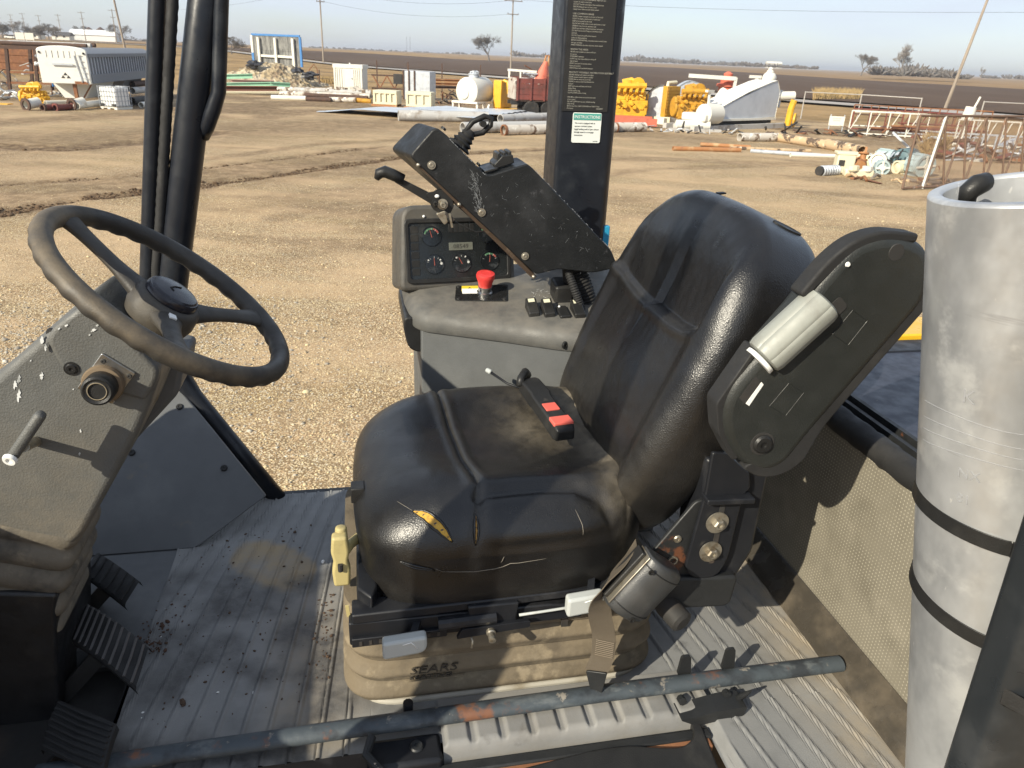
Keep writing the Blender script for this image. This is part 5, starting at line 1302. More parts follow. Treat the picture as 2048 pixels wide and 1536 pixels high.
stk = MB().prism(rounded([(.5295, .905), (.6045, .905), (.6045, .977), (.5295, .977)], .005), lambda a, c, t: (a, 1.8985 - t, c), 0, .0016).build('instruction_sticker', mat('white_sticker', (.66, .68, .64), .6, layers=[((.50, .52, .48), 'noise', 25, .5, .8)]), cab)
MB().box((.5315, 1.8958, .960), (.6025, 1.8968, .975)).build('green_band', mat('teal_band', (.06, .30, .25), .6), stk)
text('INSTRUCTIONS', .0105, lambda a, c, t=0.: V3((.567 + a, 1.8953 - t, .9636 + c)), WLBL, stk, 'lettering', .0001, 'CENTER', sx=.92)
INK = mat('black_ink', (.05, .055, .055), .7)
for i, s in enumerate(('This truck is equipped with an', 'operator restraint system.', 'Apply holding pedal or gear selector', 'through neutral to re-engage', 'transmission.')):
    text(s, .0052, lambda a, c, t=0., i=i: V3((.535 + a, 1.8965 - t, .9505 - .0072 * i + c)), INK, stk, 'lettering', .0001, sx=.84)
text('2039398', .0034, lambda a, c, t=0.: V3((.586 + a, 1.8965 - t, .908 + c)), INK, stk, 'lettering', .0001)

# front right post, round, with hand rail, and two lines in front of it
fp = lambda w, du=0.: (-.445 - .026 + (w - .53) * .243 + du, 1.90, w)
MB().tube([fp(.10), fp(.53), fp(1.0), fp(1.95)], .036, 20).build('front_post', NAVY, cab, smooth=180)
MB().tube([(-.350, 1.895, .90), (-.338, 1.885, .925), (-.318, 1.88, .965), (-.303, 1.88, 1.00), (-.276, 1.88, 1.19), (-.19, 1.88, 1.9)], [.013, .017, .017, .016, .016, .016], 14).build('grab_rail', NAVY, cab, smooth=180)
MB().tube([(-.56, 1.9, .36), (-.526, 1.9, .54), (-.410, 1.9, 1.18), (-.30, 1.9, 1.9)], .0185, 14).build('front_tube', NAVY, cab, smooth=180)
b = MB(); pts = [(-.53, 1.885, .30), (-.508, 1.885, .50), (-.492, 1.885, .60), (-.470, 1.885, .70), (-.376, 1.885, 1.18), (-.26, 1.885, 1.9)]
def densify(pts, n):
    out = []
    for a, b_ in zip(pts, pts[1:]): out += [V3(a).lerp(V3(b_), k / n) for k in range(n)]
    return out + [V3(pts[-1])]
d = densify(pts, 42); MB().tube(d, [.0115 + (.0012 if i % 2 else 0) for i in range(len(d))], 10).build('ribbed_hose', RUBM, cab, smooth=180)
MB().tube([(-.50, 1.905, .40), (-.480, 1.905, .30), (-.455, 1.895, .245), (-.36, 1.835, .125), (-.246, 1.768, -.02)], .024, 14).build('lower_tube', NAVY, cab, smooth=180)
# the dash wall ahead of the pedals and the near front post
MB().prism(rounded([(-.86, -.5), (-.80, -.5), (-.80, .47), (-.83, .53), (-.90, .53), (-.90, -.5)], .02), lambda a, c, t: (a, t, c), .38, 1.56).build('dash_wall', PLASB, cab)
MB().tube([(-.62, .523, -.05), (-.543, .523, .63), (-.478, .523, 1.32), (-.41, .523, 1.95)], .045, 18).build('front_post', NAVY, cab, smooth=180)
# kick panel
kp = MB()
kp.prism([(-.95, 0), (-.424, 0), (-.411, .004), (-.262, .074), (-.485, .268), (-.52, .30), (-.95, .30)], lambda a, c, t: (a, 1.56 + c / .809 + t, c - t * .3), 0, .012)
k1 = kp.build('kick_panel', KICK, cab, bevel=.003)
kn = V3((0, -.629, .777))
for u, w in ((-.482, .236), (-.365, .125), (-.585, .16)): screw(V3((u, 1.56 + w / .809, w)) + kn * .001, kn, .0085, k1, PLASB)
# pedals with ribs
def pedal(name, c, ax, ay, w_, h_, n, bow, label):
    ax, ay = V3(ax).normalized(), V3(ay).normalized(); nz = ax.cross(ay).normalized(); c = V3(c)
    f = lambda a, b_, t: c + ax * a + ay * b_ + nz * (t - bow * (2 * a / w_) ** 2 * .5)
    b = MB(); G = []
    for i in range(13):
        a = -w_ / 2 + w_ * i / 12; G.append([tuple(f(a, -h_ / 2, -.012)), tuple(f(a, -h_ / 2, .002)), tuple(f(a, -h_ / 2 + .006, .006)), tuple(f(a, h_ / 2 - .006, .006)), tuple(f(a, h_ / 2, .002)), tuple(f(a, h_ / 2, -.012))])
    b.grid(np.array(G)); p = b.build(name, RUBM, cab, smooth=40, label=label)
    for k in range(n):
        a = -w_ / 2 + w_ * (k + .6) / (n + .2)
        MB().tube([f(a, -h_ / 2 + .004, .006), f(a + .003, 0, .0085), f(a, h_ / 2 - .004, .006)], .0026, 6).build('tread_rib', RUBM if n < 9 else mat_rib, p)
    MB().bar(f(0, 0, -.012), f(0, 0, -.012) + V3((-.12, .02, -.14)), .02, .03).build('pedal_arm', BLACKM, p)
    return p
mat_rib = mat('worn_rib', (.085, .08, .078), .7)
pedal('accelerator_pedal', (-.541, 1.367, .08), (.115, -.118, 0), (.015, .05, .012), .160, .060, 6, .01, 'small ribbed pedal farthest from the step')
pedal('brake_pedal', (-.494, 1.176, .082), (.15, -.145, 0), (.004, .085, .014), .205, .088, 10, .03, 'wide curved ribbed pedal in the middle')
pedal('inching_pedal', (-.49, .985, .055), (.0, -.08, -.012), (.113, -.07, 0), .090, .130, 8, .012, 'ribbed pedal nearest the step, in deep shade')
MB().box((-.70, 1.275, -.0015), (-.575, 1.36, .0005)).build('pedal_slot', BLACKM, cab)

# near rear post with the aluminium pipe strapped to it
p0, p1 = V3((.752, .535, -.30)), V3((.646, .535, 1.33))
ax = (p1 - p0).normalized(); sx_ = V3((0, 1, 0)).cross(ax).normalized()
sec = rounded([(-.028, -.045), (.02, -.062), (.09, -.062), (.12, -.04), (.12, .0), (-.028, .0)], [.012, .02, .02, .02, .02, .012], 4)
b = MB(); n = len(sec)
for P in (p0, p1): b.v += [tuple(P + sx_ * a + V3((0, 1, 0)) * c) for a, c in sec]
b.f = [tuple(reversed(range(n))), tuple(range(n, 2 * n))] + [(i, (i + 1) % n, n + (i + 1) % n, n + i) for i in range(n)]
b.build('near_post', mat('chipped_black_post', (.018, .021, .024), .36, layers=[((.036, .039, .042), 'noise', 8, .5, .7), ((.55, .50, .42), 'noise', 34, .715, .73, (1, 1, .3))]), cab, smooth=35)

pp = mthing('aluminium_pipe', 'thick dull aluminium pipe strapped upright to the near rear post', 'pipe', (1.0, .722, 0))
a0, a1 = V3((.968, .615, -.215)), V3((.740, .722, .990))
PR = .103
MB().pipe(a0, a1, PR, PR * .845, 64).build('pipe_wall', ALU, pp, bevel=.004, smooth=40)
SMUDGE = mat('pencil_mark', (.27, .275, .285), .6)
zx = (a1 - a0).normalized(); ex, ey = zx.cross(V3((0, 1, 0))).normalized(), None
ey = zx.cross(ex)
def on_pipe(h, ang, r=PR + .0006):
    return a0 + zx * h + (ex * math.cos(ang) + ey * math.sin(ang)) * r
near_ang = math.atan2(V3((0, -1, 0)).dot(ey), V3((0, -1, 0)).dot(ex)); mark_ang = math.atan2(V3((-.96, -.28, 0)).dot(ey), V3((-.96, -.28, 0)).dot(ex)); spin = 1 if on_pipe(.5, near_ang + .1).x > on_pipe(.5, near_ang).x else -1
for (h, s, sz) in ((1.00, 'K', .024), (.90, 'NX', .018), (.865, '81', .018), (.815, 'KM', .016)):
    text(s, sz, lambda x, y, t=0., h=h: on_pipe(h + y, mark_ang + spin * x / PR, PR + .0005 + t), SMUDGE, pp, 'handwriting', .0002)
for h in (.925, .94, .955, .975):
    MB().tube([on_pipe(h + .006 * math.sin(k * .35 + h * 20), mark_ang + spin * (-.6 + k * .12), PR) for k in range(17)], .0005, 4).build('scuff_line', SMUDGE, pp)
hb = a0 + zx * 1.075
hd = mthing('lever_handle', 'black lever knob sticking out of the aluminium pipe mouth', 'handle', tuple(a1))
ko = V3((.706, .762, .976))
MB().tube([ko + V3((.01, 0, -.16)), ko + V3((-.004, -.002, -.03)), ko + V3((-.004, 0, .0))], .0060, 12).build('stem', PLASB, hd, smooth=180)
b = MB(); b.tube([ko + V3((-.010, 0, -.012)), ko + V3((-.009, 0, .0)), ko + V3((.0, .0, .008)), ko + V3((.012, .002, .011)), ko + V3((.018, .003, .010))], [.008, .0115, .0125, .011, .006], 14); b.build('knob', PLASB, hd, smooth=180)
def tie(wl, wr, label):
    """a flat strap: from the hidden side of the pipe round its face and on across the post"""
    t = mthing('cable_tie', label, 'strap', (.80, .72, wl), 'straps around the aluminium pipe')
    hor = lambda ang, w: (lambda c: c + V3((math.cos(ang), math.sin(ang), 0)) * (PR * 1.0 + .002))(a0 + zx * ((w - a0.z) / zx.z))
    tl = math.atan2(.068, -.077)                                  # left tangent seen from the step
    pts = []
    for k in range(26):
        f = k / 25; ang = tl - .9 + f * 2.55; pts.append(hor(ang, wl + .075 - (wl + .075 - wr) * sst(-.1, 1.15, f) * .92))
    pc = p0.lerp(p1, (wr - p0.z) / (p1.z - p0.z))
    for k, (a, c) in enumerate(((-.030, -.045), (-.012, -.062), (.02, -.0645), (.06, -.0645), (.095, -.0645), (.123, -.04), (.123, .05))): pts.append(pc + sx_ * a + V3((0, c, .045 - .005 * k)))
    out = [V3(p) for p in pts]; m = len(out); G = []
    for i in range(m):
        dd = (out[min(i + 1, m - 1)] - out[max(i - 1, 0)]).normalized(); up = V3((0, 0, 1)); up = (up - dd * up.dot(dd)).normalized(); n_ = dd.cross(up)
        if n_.dot(out[i] - V3((.88, .78, out[i].z))) < 0: n_ = -n_
        G.append([tuple(out[i] + up * .0098), tuple(out[i] + up * .0098 + n_ * .0028), tuple(out[i] - up * .0098 + n_ * .0028), tuple(out[i] - up * .0098)])
    b = MB(); b.grid(np.array(G), cv=True); b.build('band', PLASB, t, smooth=30)
tie(.505, .58, 'upper black strap around aluminium pipe and post')
tie(.375, .43, 'lower black strap around aluminium pipe and post')
# ================================================================== OPERATOR SEAT
seat = mthing('operator_seat', 'worn black vinyl operator seat on a dusty beige bellows base', 'seat', (.23, 1.26, 0))

def polyline_d(x, y, pl): return seg_d(x, y, pl)
def cushion_mesh():
    cu, cv, a, b_ = .236, 1.262, .262, .268
    N, rings = 380, []
    def outline(th, k=1.):
        c, s = math.cos(th), math.sin(th); e = 2 / 4.6
        u = cu + a * k * math.copysign(abs(c) ** e, c); v = cv + b_ * k * math.copysign(abs(s) ** e, s)
        # the front edge bows forward, the back end is narrower
        u -= .012 * (1 - ((v - cv) / b_) ** 2) * (1 if c < 0 else 0) * k
        v = cv + (v - cv) * (1 - .06 * sst(.3, .5, u))
        return u, v
    seam1 = [(.142, 1.53), (.147, 1.45), (.152, 1.373), (.165, 1.195), (.176, 1.067), (.172, 1.02), (.160, .985)]
    seam2 = [(.395, 1.40), (.428, 1.284), (.452, 1.15), (.44, 1.05), (.425, .985)]
    seam3 = [(.170, 1.046), (.20, 1.052), (.26, 1.054), (.34, 1.050), (.385, 1.035), (.41, 1.01)]
    def top(u, v):
        z = .424
        z -= .034 * sst(.16, -.045, u) ** 1.3
        t = abs(v - cv)
        z -= .020 * sst(.17, .04, t) * sst(.02, .16, u) * sst(.52, .36, u)        # hollow where one sits
        z += .012 * math.exp(-((t - .195) / .05) ** 2) * sst(.12, .22, u)          # side bolsters
        z += .034 * sst(.395, .475, u) - .006 * sst(.40, .44, u)
        z += .010 * math.exp(-((u - .09) / .07) ** 2) * sst(.24, .12, t)
        return z
    def groove(u, v):
        g = -.0075 * math.exp(-(polyline_d(u, v, seam1) / .0042) ** 2)
        g -= .006 * math.exp(-(polyline_d(u, v, seam2) / .0042) ** 2)
        g -= .012 * math.exp(-(polyline_d(u, v, seam3) / .011) ** 2)
        g += .004 * math.exp(-((polyline_d(u, v, seam1) - .013) / .009) ** 2)
        return g
    prof = [(0.55, .222, 0), (.90, .222, 0), (.955, .226, 0), (.975, .236, 0), (.985, .262, 0), (.990, .290, 0), (.997, .312, 0), (1.0, .333, 0)]
    G = []; dust = []; wear = []
    ths = [2 * math.pi * i / N for i in range(N)]
    R_ = .085                                                     # big soft roll of the upper edge
    side_top = .333
    rows = []
    for k, w, _ in prof: rows.append([(outline(t, k) + (w,)) for t in ths])
    for j in range(1, 27):                                        # the roll
        ph = math.pi / 2 * j / 26; inset = R_ * (1 - math.cos(ph)); rows.append([])
        for t in ths:
            u1, v1 = outline(t); d = math.hypot(u1 - cu, v1 - cv); k = (d - inset) / d
            u, v = cu + (u1 - cu) * k, cv + (v1 - cv) * k
            zt = top(u, v); rows[-1].append((u, v, side_top + (zt - side_top) * math.sin(ph)))
    base = rows[-1]
    for j in range(1, 80):
        f = 1 - j / 79.; rows.append([])
        for (u1, v1, _) in base:
            u, v = cu + (u1 - cu) * f, cv + (v1 - cv) * f; rows[-1].append((u, v, top(u, v)))
    b = MB()
    for j, row in enumerate(rows):
        for (u, v, w) in row:
            g = groove(u, v) if w > .30 else 0
            if w < .33 and v < 1.06 and .15 < u < .42: g = 0
            bul = .007 * math.exp(-((w - .375) / .03) ** 2) * sst(1.06, 1.0, v) * sst(.17, .22, u) * sst(.42, .36, u)
            wr = .0016 * mnoise.noise(V3((u * 18, v * 18, w * 18))) + .0009 * mnoise.noise(V3((u * 55, v * 30, w * 40)))
            n_ = V3((u - cu, v - cv, 0)); side = sst(.40, .30, w)
            # soft fold pressed in under the near bolster
            fold = -.004 * math.exp(-((w - .352 - .02 * (u - .3)) / .012) ** 2) * sst(1.12, 1.03, v) * sst(.16, .22, u) * sst(.44, .38, u)
            low = -.007 * math.exp(-((w - .310 + .004 * math.sin(u * 30)) / .006) ** 2) * sst(1.06, 1.0, v) * sst(.02, .07, u) * sst(.46, .30, u)
            dv = -(fold + low) if v < cv else 0
            b.v.append((u, v + dv - bul, w + g * (1 - side * .7) + wr * .7))
            n2 = fbm(u, v, 9, 3)
            dd = max(1.1 * math.exp(-(((u - .33) / .085) ** 2 + ((v - 1.33) / .12) ** 2)) * .45, .75 * sst(.36, .43, u) * sst(.36, .40, w), .14 * sst(.25, .45, u) * sst(.99, 1.1, v) * sst(.35, .42, w), .35 * math.exp(-(polyline_d(u, v, seam2) / .014) ** 2))
            dust.append(min(1, dd * (.8 + .5 * n2)) if w > .28 else .015)
            wear.append(.5 * math.exp(-(polyline_d(u, v, seam1) / .012) ** 2) * (w > .3) + .07 * sst(.30, .24, w) + .03 * (v < 1.08))
    M_ = len(rows)
    for j in range(M_ - 1):
        for i in range(N): b.f.append((j * N + i, j * N + (i + 1) % N, (j + 1) * N + (i + 1) % N, (j + 1) * N + i))
    b.f.append(tuple(reversed(range(N))))
    o = b.build('seat_cushion', LEATH, seat, smooth=180, fix=False)
    attr(o, 'dust', dust); attr(o, 'wear', wear)
    return o, b
cushion, cb = cushion_mesh()
ctree = BVHTree.FromPolygons(cb.v, [f for f in cb.f if len(f) == 4])
def snap(tree_, p, lift=.0):
    q, n, i, d = tree_.find_nearest(V3(p)); return q + n * lift, n
def tear(pts, wid, parent, tree_, m=FOAM, lip=True, name='foam_tear', label=None, lift=.0012):
    """a split in the vinyl: foam showing between two curled lips"""
    P = [snap(tree_, p)[0] for p in densify(pts, 6)]; N_ = [snap(tree_, p)[1] for p in P]; m_ = len(P); L, Rr, b = [], [], MB()
    for i in range(m_):
        d = (P[min(i + 1, m_ - 1)] - P[max(0, i - 1)]).normalized(); s = d.cross(N_[i]).normalized(); w = wid * math.sin(math.pi * i / (m_ - 1)) ** .75 * (1 + .05 * math.sin(i * 1.9)) + .0004
        l, _ = snap(tree_, P[i] + s * w * .5); r, _ = snap(tree_, P[i] - s * w * .5); L.append(l + N_[i] * lift); Rr.append(r + N_[i] * lift)
        b.v += [tuple(l + N_[i] * lift), tuple(P[i] + N_[i] * (lift + .0012 * math.sin(i * 2.3) - .0006)), tuple(r + N_[i] * lift)]
    for i in range(m_ - 1):
        for k in range(2): b.f.append((i * 3 + k, (i + 1) * 3 + k, (i + 1) * 3 + k + 1, i * 3 + k + 1))
    o = b.build(name, m, parent, smooth=180, fix=False, label=label)
    if lip:
        for E in (L, Rr): MB().tube(E, [.0008 + .0017 * math.sin(math.pi * i / (m_ - 1)) for i in range(m_)], 6).build('torn_lip', LEATH, o, smooth=180)
    return o
cu_ = lambda u, v, w: (u, v, w)
tear([(.060, 1.042, .409), (.082, 1.029, .404), (.105, 1.012, .389), (.124, 1.0, .367)], .0165, cushion, ctree, label='long tear with yellow foam showing')
tear([(.162, 1.024, .402), (.165, 1.006, .382), (.162, .998, .358)], .0075, cushion, ctree, mat('brown_foam', (.36, .21, .06), .95), label='short vertical tear with brown foam')
tear([(.034, 1.002, .329), (.062, .998, .319), (.095, .996, .311)], .0045, cushion, ctree, mat('tan_foam', (.40, .30, .17), .95), label='thin split low on the near side')
SCRM = mat('pale_crack', (.20, .18, .15), .8)
for pts in ([(.095, .99, .311), (.16, .985, .306), (.222, .985, .310), (.29, .985, .318)], [(.205, .985, .312), (.208, .985, .322), (.211, .985, .333)], [(.335, 1.02, .398), (.345, 1.0, .38), (.348, .99, .358)],
            [(.035, 1.075, .41), (.05, 1.055, .41), (.06, 1.042, .41)]):
    P = [snap(ctree, p, .0003)[0] for p in densify(pts, 5)]; MB().tube(P, [  .0002 + (.0004 if pts[0][0] > .09 else .0002) * math.sin(math.pi * i / (len(P) - 1)) for i in range(len(P))], 5).build('crack', SCRM, cushion, smooth=180)
# scratches as fine raised threads
rs = random.Random(4)
# ---- backrest
TH = R(22); SB = V3((math.sin(TH), 0, math.cos(TH))); NB = V3((-math.cos(TH), 0, math.sin(TH))); OB = V3((.392, 1.262, .375))
def bk(t, s, n): return OB + V3((0, t, 0)) + SB * s + NB * n
def backrest_mesh():
    N = 420; cs = .275; Hs = .292; 
    def outline(th):
        c, s = math.cos(th), math.sin(th)
        if s >= 0: e1, e2, hh_ = 2 / 3.4, 2 / 2.6, Hs
        else: e1, e2, hh_ = 2 / 4.2, 2 / 3.6, .345
        x = math.copysign(abs(c) ** e1, c); y = math.copysign(abs(s) ** e2, s)
        t = .268 * x * (1 - .10 * sst(.0, -1., y)); return t, cs + hh_ * y
    def cline(t):
        return .337 + .5 * max(0, abs(t + .04) - .06) ** 1.6 * (1 if t < 0 else .55)
    def front(t, s):
        at_ = abs(t); inner = sst(.215, .168, at_); ln = cline(t)
        above = sst(-.002, .011, s - ln)
        low = .013 - .017 * math.exp(-((s - .19) / .13) ** 2) * sst(.20, .03, at_)
        high = (.030 - .012 * sst(.345, .50, s)) * sst(.60, .47, s)
        z = -(low * (1 - above) + high * above) * inner * (1 if t < 0 else .60 - .0 * t)
        if t > .16: z -= .008 * above * sst(.16, .20, t) * sst(.56, .44, s)                  # the step runs out over the far bolster
        z += .0032 * math.exp(-((s - ln + .010) / .010) ** 2) * sst(.25, .20, at_ if t < 0 else at_ - .06) * sst(-.225, -.19, t)
        z -= .010 * sst(.45, .56, s)
        z -= .030 * sst(.10, .0, s) * sst(.23, .14, at_) + .012 * sst(.0, -.06, s)
        return z
    crease = [(t, cline(t)) for t in (.32, .25, .18, .12, .06, 0, -.06, -.10, -.13, -.155)] + [(-.172, .362), (-.184, .378), (-.192, .41), (-.196, .46)]
    def groove(t, s): return -.0050 * math.exp(-(polyline_d(t, s, crease) / .0045) ** 2)
    ths = [2 * math.pi * i / N for i in range(N)]; rows = []; T = .150; RF, RB = .060, .045
    outs = [outline(t) for t in ths]
    TB = lambda s: T + .032 * sst(.28, .56, s)
    def ring(inset, n_fn):
        r = []
        for (t, s) in outs:
            d = math.hypot(t, s - cs); k = max(0, (d - inset) / d); r.append((t * k, cs + (s - cs) * k))
        return [(t, s, n_fn(t, s)) for t, s in r]
    rows.append([(t * .55, cs + (s - cs) * .55, -TB(s) - .004) for t, s in outs])
    for j in range(0, 7):
        ph = math.pi / 2 * j / 6; rows.append(ring(RB * (1 - math.sin(ph)), lambda t, s: -TB(s) + RB * (1 - math.cos(ph))))
    rows.append([(t, s, -.075) for t, s in outs])
    for j in range(0, 14):
        ph = math.pi / 2 * j / 13; rows.append(ring(RF * (1 - math.cos(ph)), lambda t, s: -RF + (RF + front(t, s)) * math.sin(ph)))
    base = rows[-1]
    for j in range(1, 110):
        f = 1 - j / 109.; rows.append([(t * f, cs + (s - cs) * f, front(t * f, cs + (s - cs) * f)) for t, s, _ in base])
    b = MB(); dust = []; wear = []
    for row in rows:
        for t, s, n in row:
            g = groove(t, s) if n > -.05 else 0
            # the seam lip carries over the near bolster
            wr = .0014 * mnoise.noise(V3((t * 16, s * 16, n * 16))) + .0006 * mnoise.noise(V3((t * 60, s * 40, 2)))
            b.v.append(tuple(bk(t, s, n + g + wr)))
            dust.append((.11 * sst(.12, .0, s) + .03 * sst(.26, .12, s) * sst(-.06, -.0, n)) if n > -.04 else .01)
            wear.append(.30 * math.exp(-(polyline_d(t, s, crease) / .010) ** 2) * (n > -.05) + .14 * sst(.18, .24, abs(t)) * sst(.3, .1, s))
    M_ = len(rows)
    for j in range(M_ - 1):
        for i in range(N): b.f.append((j * N + i, (j + 1) * N + i, (j + 1) * N + (i + 1) % N, j * N + (i + 1) % N))
    b.f.append(tuple(range(N)))
    o = b.build('backrest', LEATH, seat, smooth=180, fix=False); attr(o, 'dust', dust); attr(o, 'wear', wear)
    return o, b
backrest, bb = backrest_mesh()
btree = BVHTree.FromPolygons(bb.v, [f for f in bb.f if len(f) == 4])
# oval plug in the top, small strap end at the far top, knob behind
q, n = snap(btree, bk(-.12, .56, -.115), 0)
b = MB(); x, y, z = frame((0, 0, 0), n); dv = EU * 0 + V3((0, 1, 0)); dv = (dv - n * dv.dot(n)).normalized(); dn = n.cross(dv)
ov = [(math.cos(a), math.sin(a)) for a in [2 * math.pi * k / 24 for k in range(24)]]
b.v = [tuple(q + (dn * c * .030 + dv * s * .0125) + n * h) for h, k in ((-.004, 1), (.0022, 1)) for c, s in ov]; b.v += [tuple(q + (dn * c * .024 + dv * s * .009) + n * .0005) for c, s in ov]
b.f = [(i, (i + 1) % 24, 24 + (i + 1) % 24, 24 + i) for i in range(24)] + [(24 + i, 24 + (i + 1) % 24, 48 + (i + 1) % 24, 48 + i) for i in range(24)] + [tuple(range(48, 72))]
b.build('oval_plug', PLASB, backrest, smooth=40)
q, n = snap(btree, bk(.045, .565, -.06), .000); MB().prism([(-.007, 0), (.010, .002), (.009, .005), (-.007, .004)], lambda a, c, t: q + V3((a, t, c)), -.006, .006).build('strap_end', PLASB, backrest, bevel=.001)
MB().tube([bk(-.12, .37, -.13), bk(-.14, .40, -.165), bk(-.14, .33, -.175), bk(-.12, .29, -.14)], .016, 10).build('rear_knob', PLASB, backrest, smooth=180)
MB().prism(rounded([(-.17, .06), (.17, .06), (.15, .48), (-.15, .48)], .04), lambda a, c, t: bk(a, c, t), -.165, -.132).build('back_shell', PLASB, backrest, bevel=.008)

# ---- bellows base
def rr_ring(u0, u1, v0, v1, r, n=10): return rounded([(u0, v0), (u1, v0), (u1, v1), (u0, v1)], r, n)
b = MB(); ring0 = None
zs = np.linspace(0, .208, 110)
for z in zs:
    f = (z / .208 * 3.6) % 1
    o_ = .015 * (1 - abs(math.sin(math.pi * (z / .208) * 4.4 + .25)) ** .55) - .0
    ins = .004 + o_ * 1.0 - .010 * (1 - z / .208) + .0012 * math.sin(z * 260)
    ring = rr_ring(-.064 + ins, .532 - ins, 1.028 + ins, 1.49 - ins, .085)
    b.v += [(p[0] + .0015 * mnoise.noise(V3((p[0] * 12, p[1] * 12, z * 30))), p[1] + .0022 * mnoise.noise(V3((p[0] * 9, z * 40, 3))), z) for p in ring]; n = len(ring)
for j in range(len(zs) - 1):
    for i in range(n): b.f.append((j * n + i, j * n + (i + 1) % n, (j + 1) * n + (i + 1) % n, (j + 1) * n + i))
b.f.append(tuple((len(zs) - 1) * n + i for i in range(n)))
bel = b.build('bellows', BEIGE, seat, smooth=60)
btr = BVHTree.FromPolygons(b.v, b.f[:-1])
# plinth the bellows stands on
ring = rr_ring(-.05, .52, 1.02, 1.48, .09); MB().prism(ring, lambda a, c, t: (a, c, t), -.004, .008).build('base_plinth', mat('dusty_pale_plinth', (.36, .34, .29), .7, layers=[((.22, .19, .14), 'noise', 8, .45, .7)]), seat, bevel=.004)
# raised maker's lettering on the near side
MOULD = mat('dirt_filled_moulding', (.052, .043, .031), .9)
BV = min(snap(btr, (.05 + .01 * k, 1.0, .0655 + .002 * j))[0].y for k in range(9) for j in range(9))
def bmap(u0, w0): return lambda a, c, t=0.: V3((u0 + a, BV + .0006 - t, w0 + c))
text('SEARS', .0225, bmap(.050, .0655), MOULD, bel, 'raised_lettering', .0014, shear=.2, sx=1.45)
text('SEATING', .0105, bmap(.050, .053), MOULD, bel, 'raised_lettering', .0014, sx=1.9)
MB().box((.042, BV - .0008, .048), (.150, BV + .004, .0495)).build('lettering_frame', BEIGE, bel)
MB().box((.332, 1.0285, .135), (.344, 1.034, .185)).build('bellows_slot', BLACKM, bel)

# ---- slide rails, under-seat frame
MB().prism(rounded([(-.050, .168), (.36, .178), (.36, .206), (.30, .214), (-.05, .216)], .004), lambda a, c, t: (a, t, c), 1.002, 1.03).build('slide_rail', BLK, seat, bevel=.003)
MB().prism([(-.044, .216), (.44, .232), (.44, .246), (-.044, .236)], lambda a, c, t: (a, t, c), .998, 1.04).build('slide_rail', BLK, seat, bevel=.003)
MB().prism([(-.046, .170), (.115, .174), (.115, .190), (-.046, .188)], lambda a, c, t: (a, t, c), .994, 1.002).build('notched_plate', BLK, seat, bevel=.0015)
nt0 = MB().box((-.034, .9925, .1745), (-.029, .9945, .1825)).build('notch', BLACKM, seat)
for k in range(1, 9): share(nt0, 'notch', seat, (k * .0165, 0, k * .0005))
MB().prism([(.16, .178), (.235, .182), (.24, .236), (.15, .236)], lambda a, c, t: (a, t, c), .990, 1.0).build('rail_plate', BLK, seat, bevel=.003)
MB().tube([(.10, .992, .205), (.20, .990, .21)], .011, 10).build('rail_tube', BLK, seat)
MB().prism(rounded([(.13, .176), (.26, .186), (.26, .200), (.14, .196)], .004), lambda a, c, t: (a, t, c), .982, .990).build('latch_plate', BLK, seat, bevel=.002)
MB().tube([(.155, .986, .178), (.158, .978, .172), (.156, .975, .160)], .0022, 6).build('hook_wire', ZINC, seat, smooth=180)
MB().lathe([(.0085, 0), (.0085, .006), (.0065, .008), (.0065, .022), (.004, .023)], (.190, .984, .186), (0, -1, -.15), 12).build('zinc_stud', ZINC, seat)
MB().tube([(.24, .986, .212), (.28, .984, .216), (.34, .984, .220), (.385, .985, .215)], .0025, 8).build('white_cable', LGREY, seat, smooth=180)
MB().box((-.03, 1.05, .205), (.48, 1.45, .236)).build('seat_pan', BLACKM, seat)
MB().prism([(-.035, 1.04), (-.01, 1.01), (0, 1.04), (-.01, 1.40), (-.035, 1.40)], lambda a, c, t: (a, c, t), .20, .26).build('front_bracket', BLK, seat, bevel=.004)
MB().box((-.040, 1.17, .345), (-.015, 1.20, .375)).build('far_clip', PLASB, seat, bevel=.002)
MB().bar((-.052, 1.026, .235), (-.050, 1.026, .212), .003, .006).build('yellow_tag', YELP, seat)
def paddle(u0, w0, L, H, label, flip):
    b = MB(); pr = rounded([(u0, w0), (u0 + L, w0 + .008), (u0 + L, w0 + H), (u0, w0 + H - .006)], [.008, .016, .008, .006], 6)
    b.prism(pr, lambda a, c, t: (a, t, c), .958, .980); p = b.build('lever_paddle', LGREY, seat, bevel=.006, seg=3, label=label)
    ic = [(0, 0), (.014, .004), (.024, -.010)] if flip else [(.024, .004), (.010, .006), (0, -.008)]
    MB().tube([(u0 + L * .45 + x, .9578, w0 + H * .72 + y) for x, y in ic], .0009, 5).build('seat_symbol', WLBL, p, smooth=180)
    MB().bar((u0 + L * .7, .98, w0 + H * .6), (u0 + L * .9, 1.02, w0 + H * .9), .012, .012).build('lever_rod', BLK, p)
paddle(.004, .168, .074, .042, 'light grey paddle at the front of the slide rail', True)
paddle(.318, .218, .066, .044, 'light grey paddle under the rear of the cushion', True)
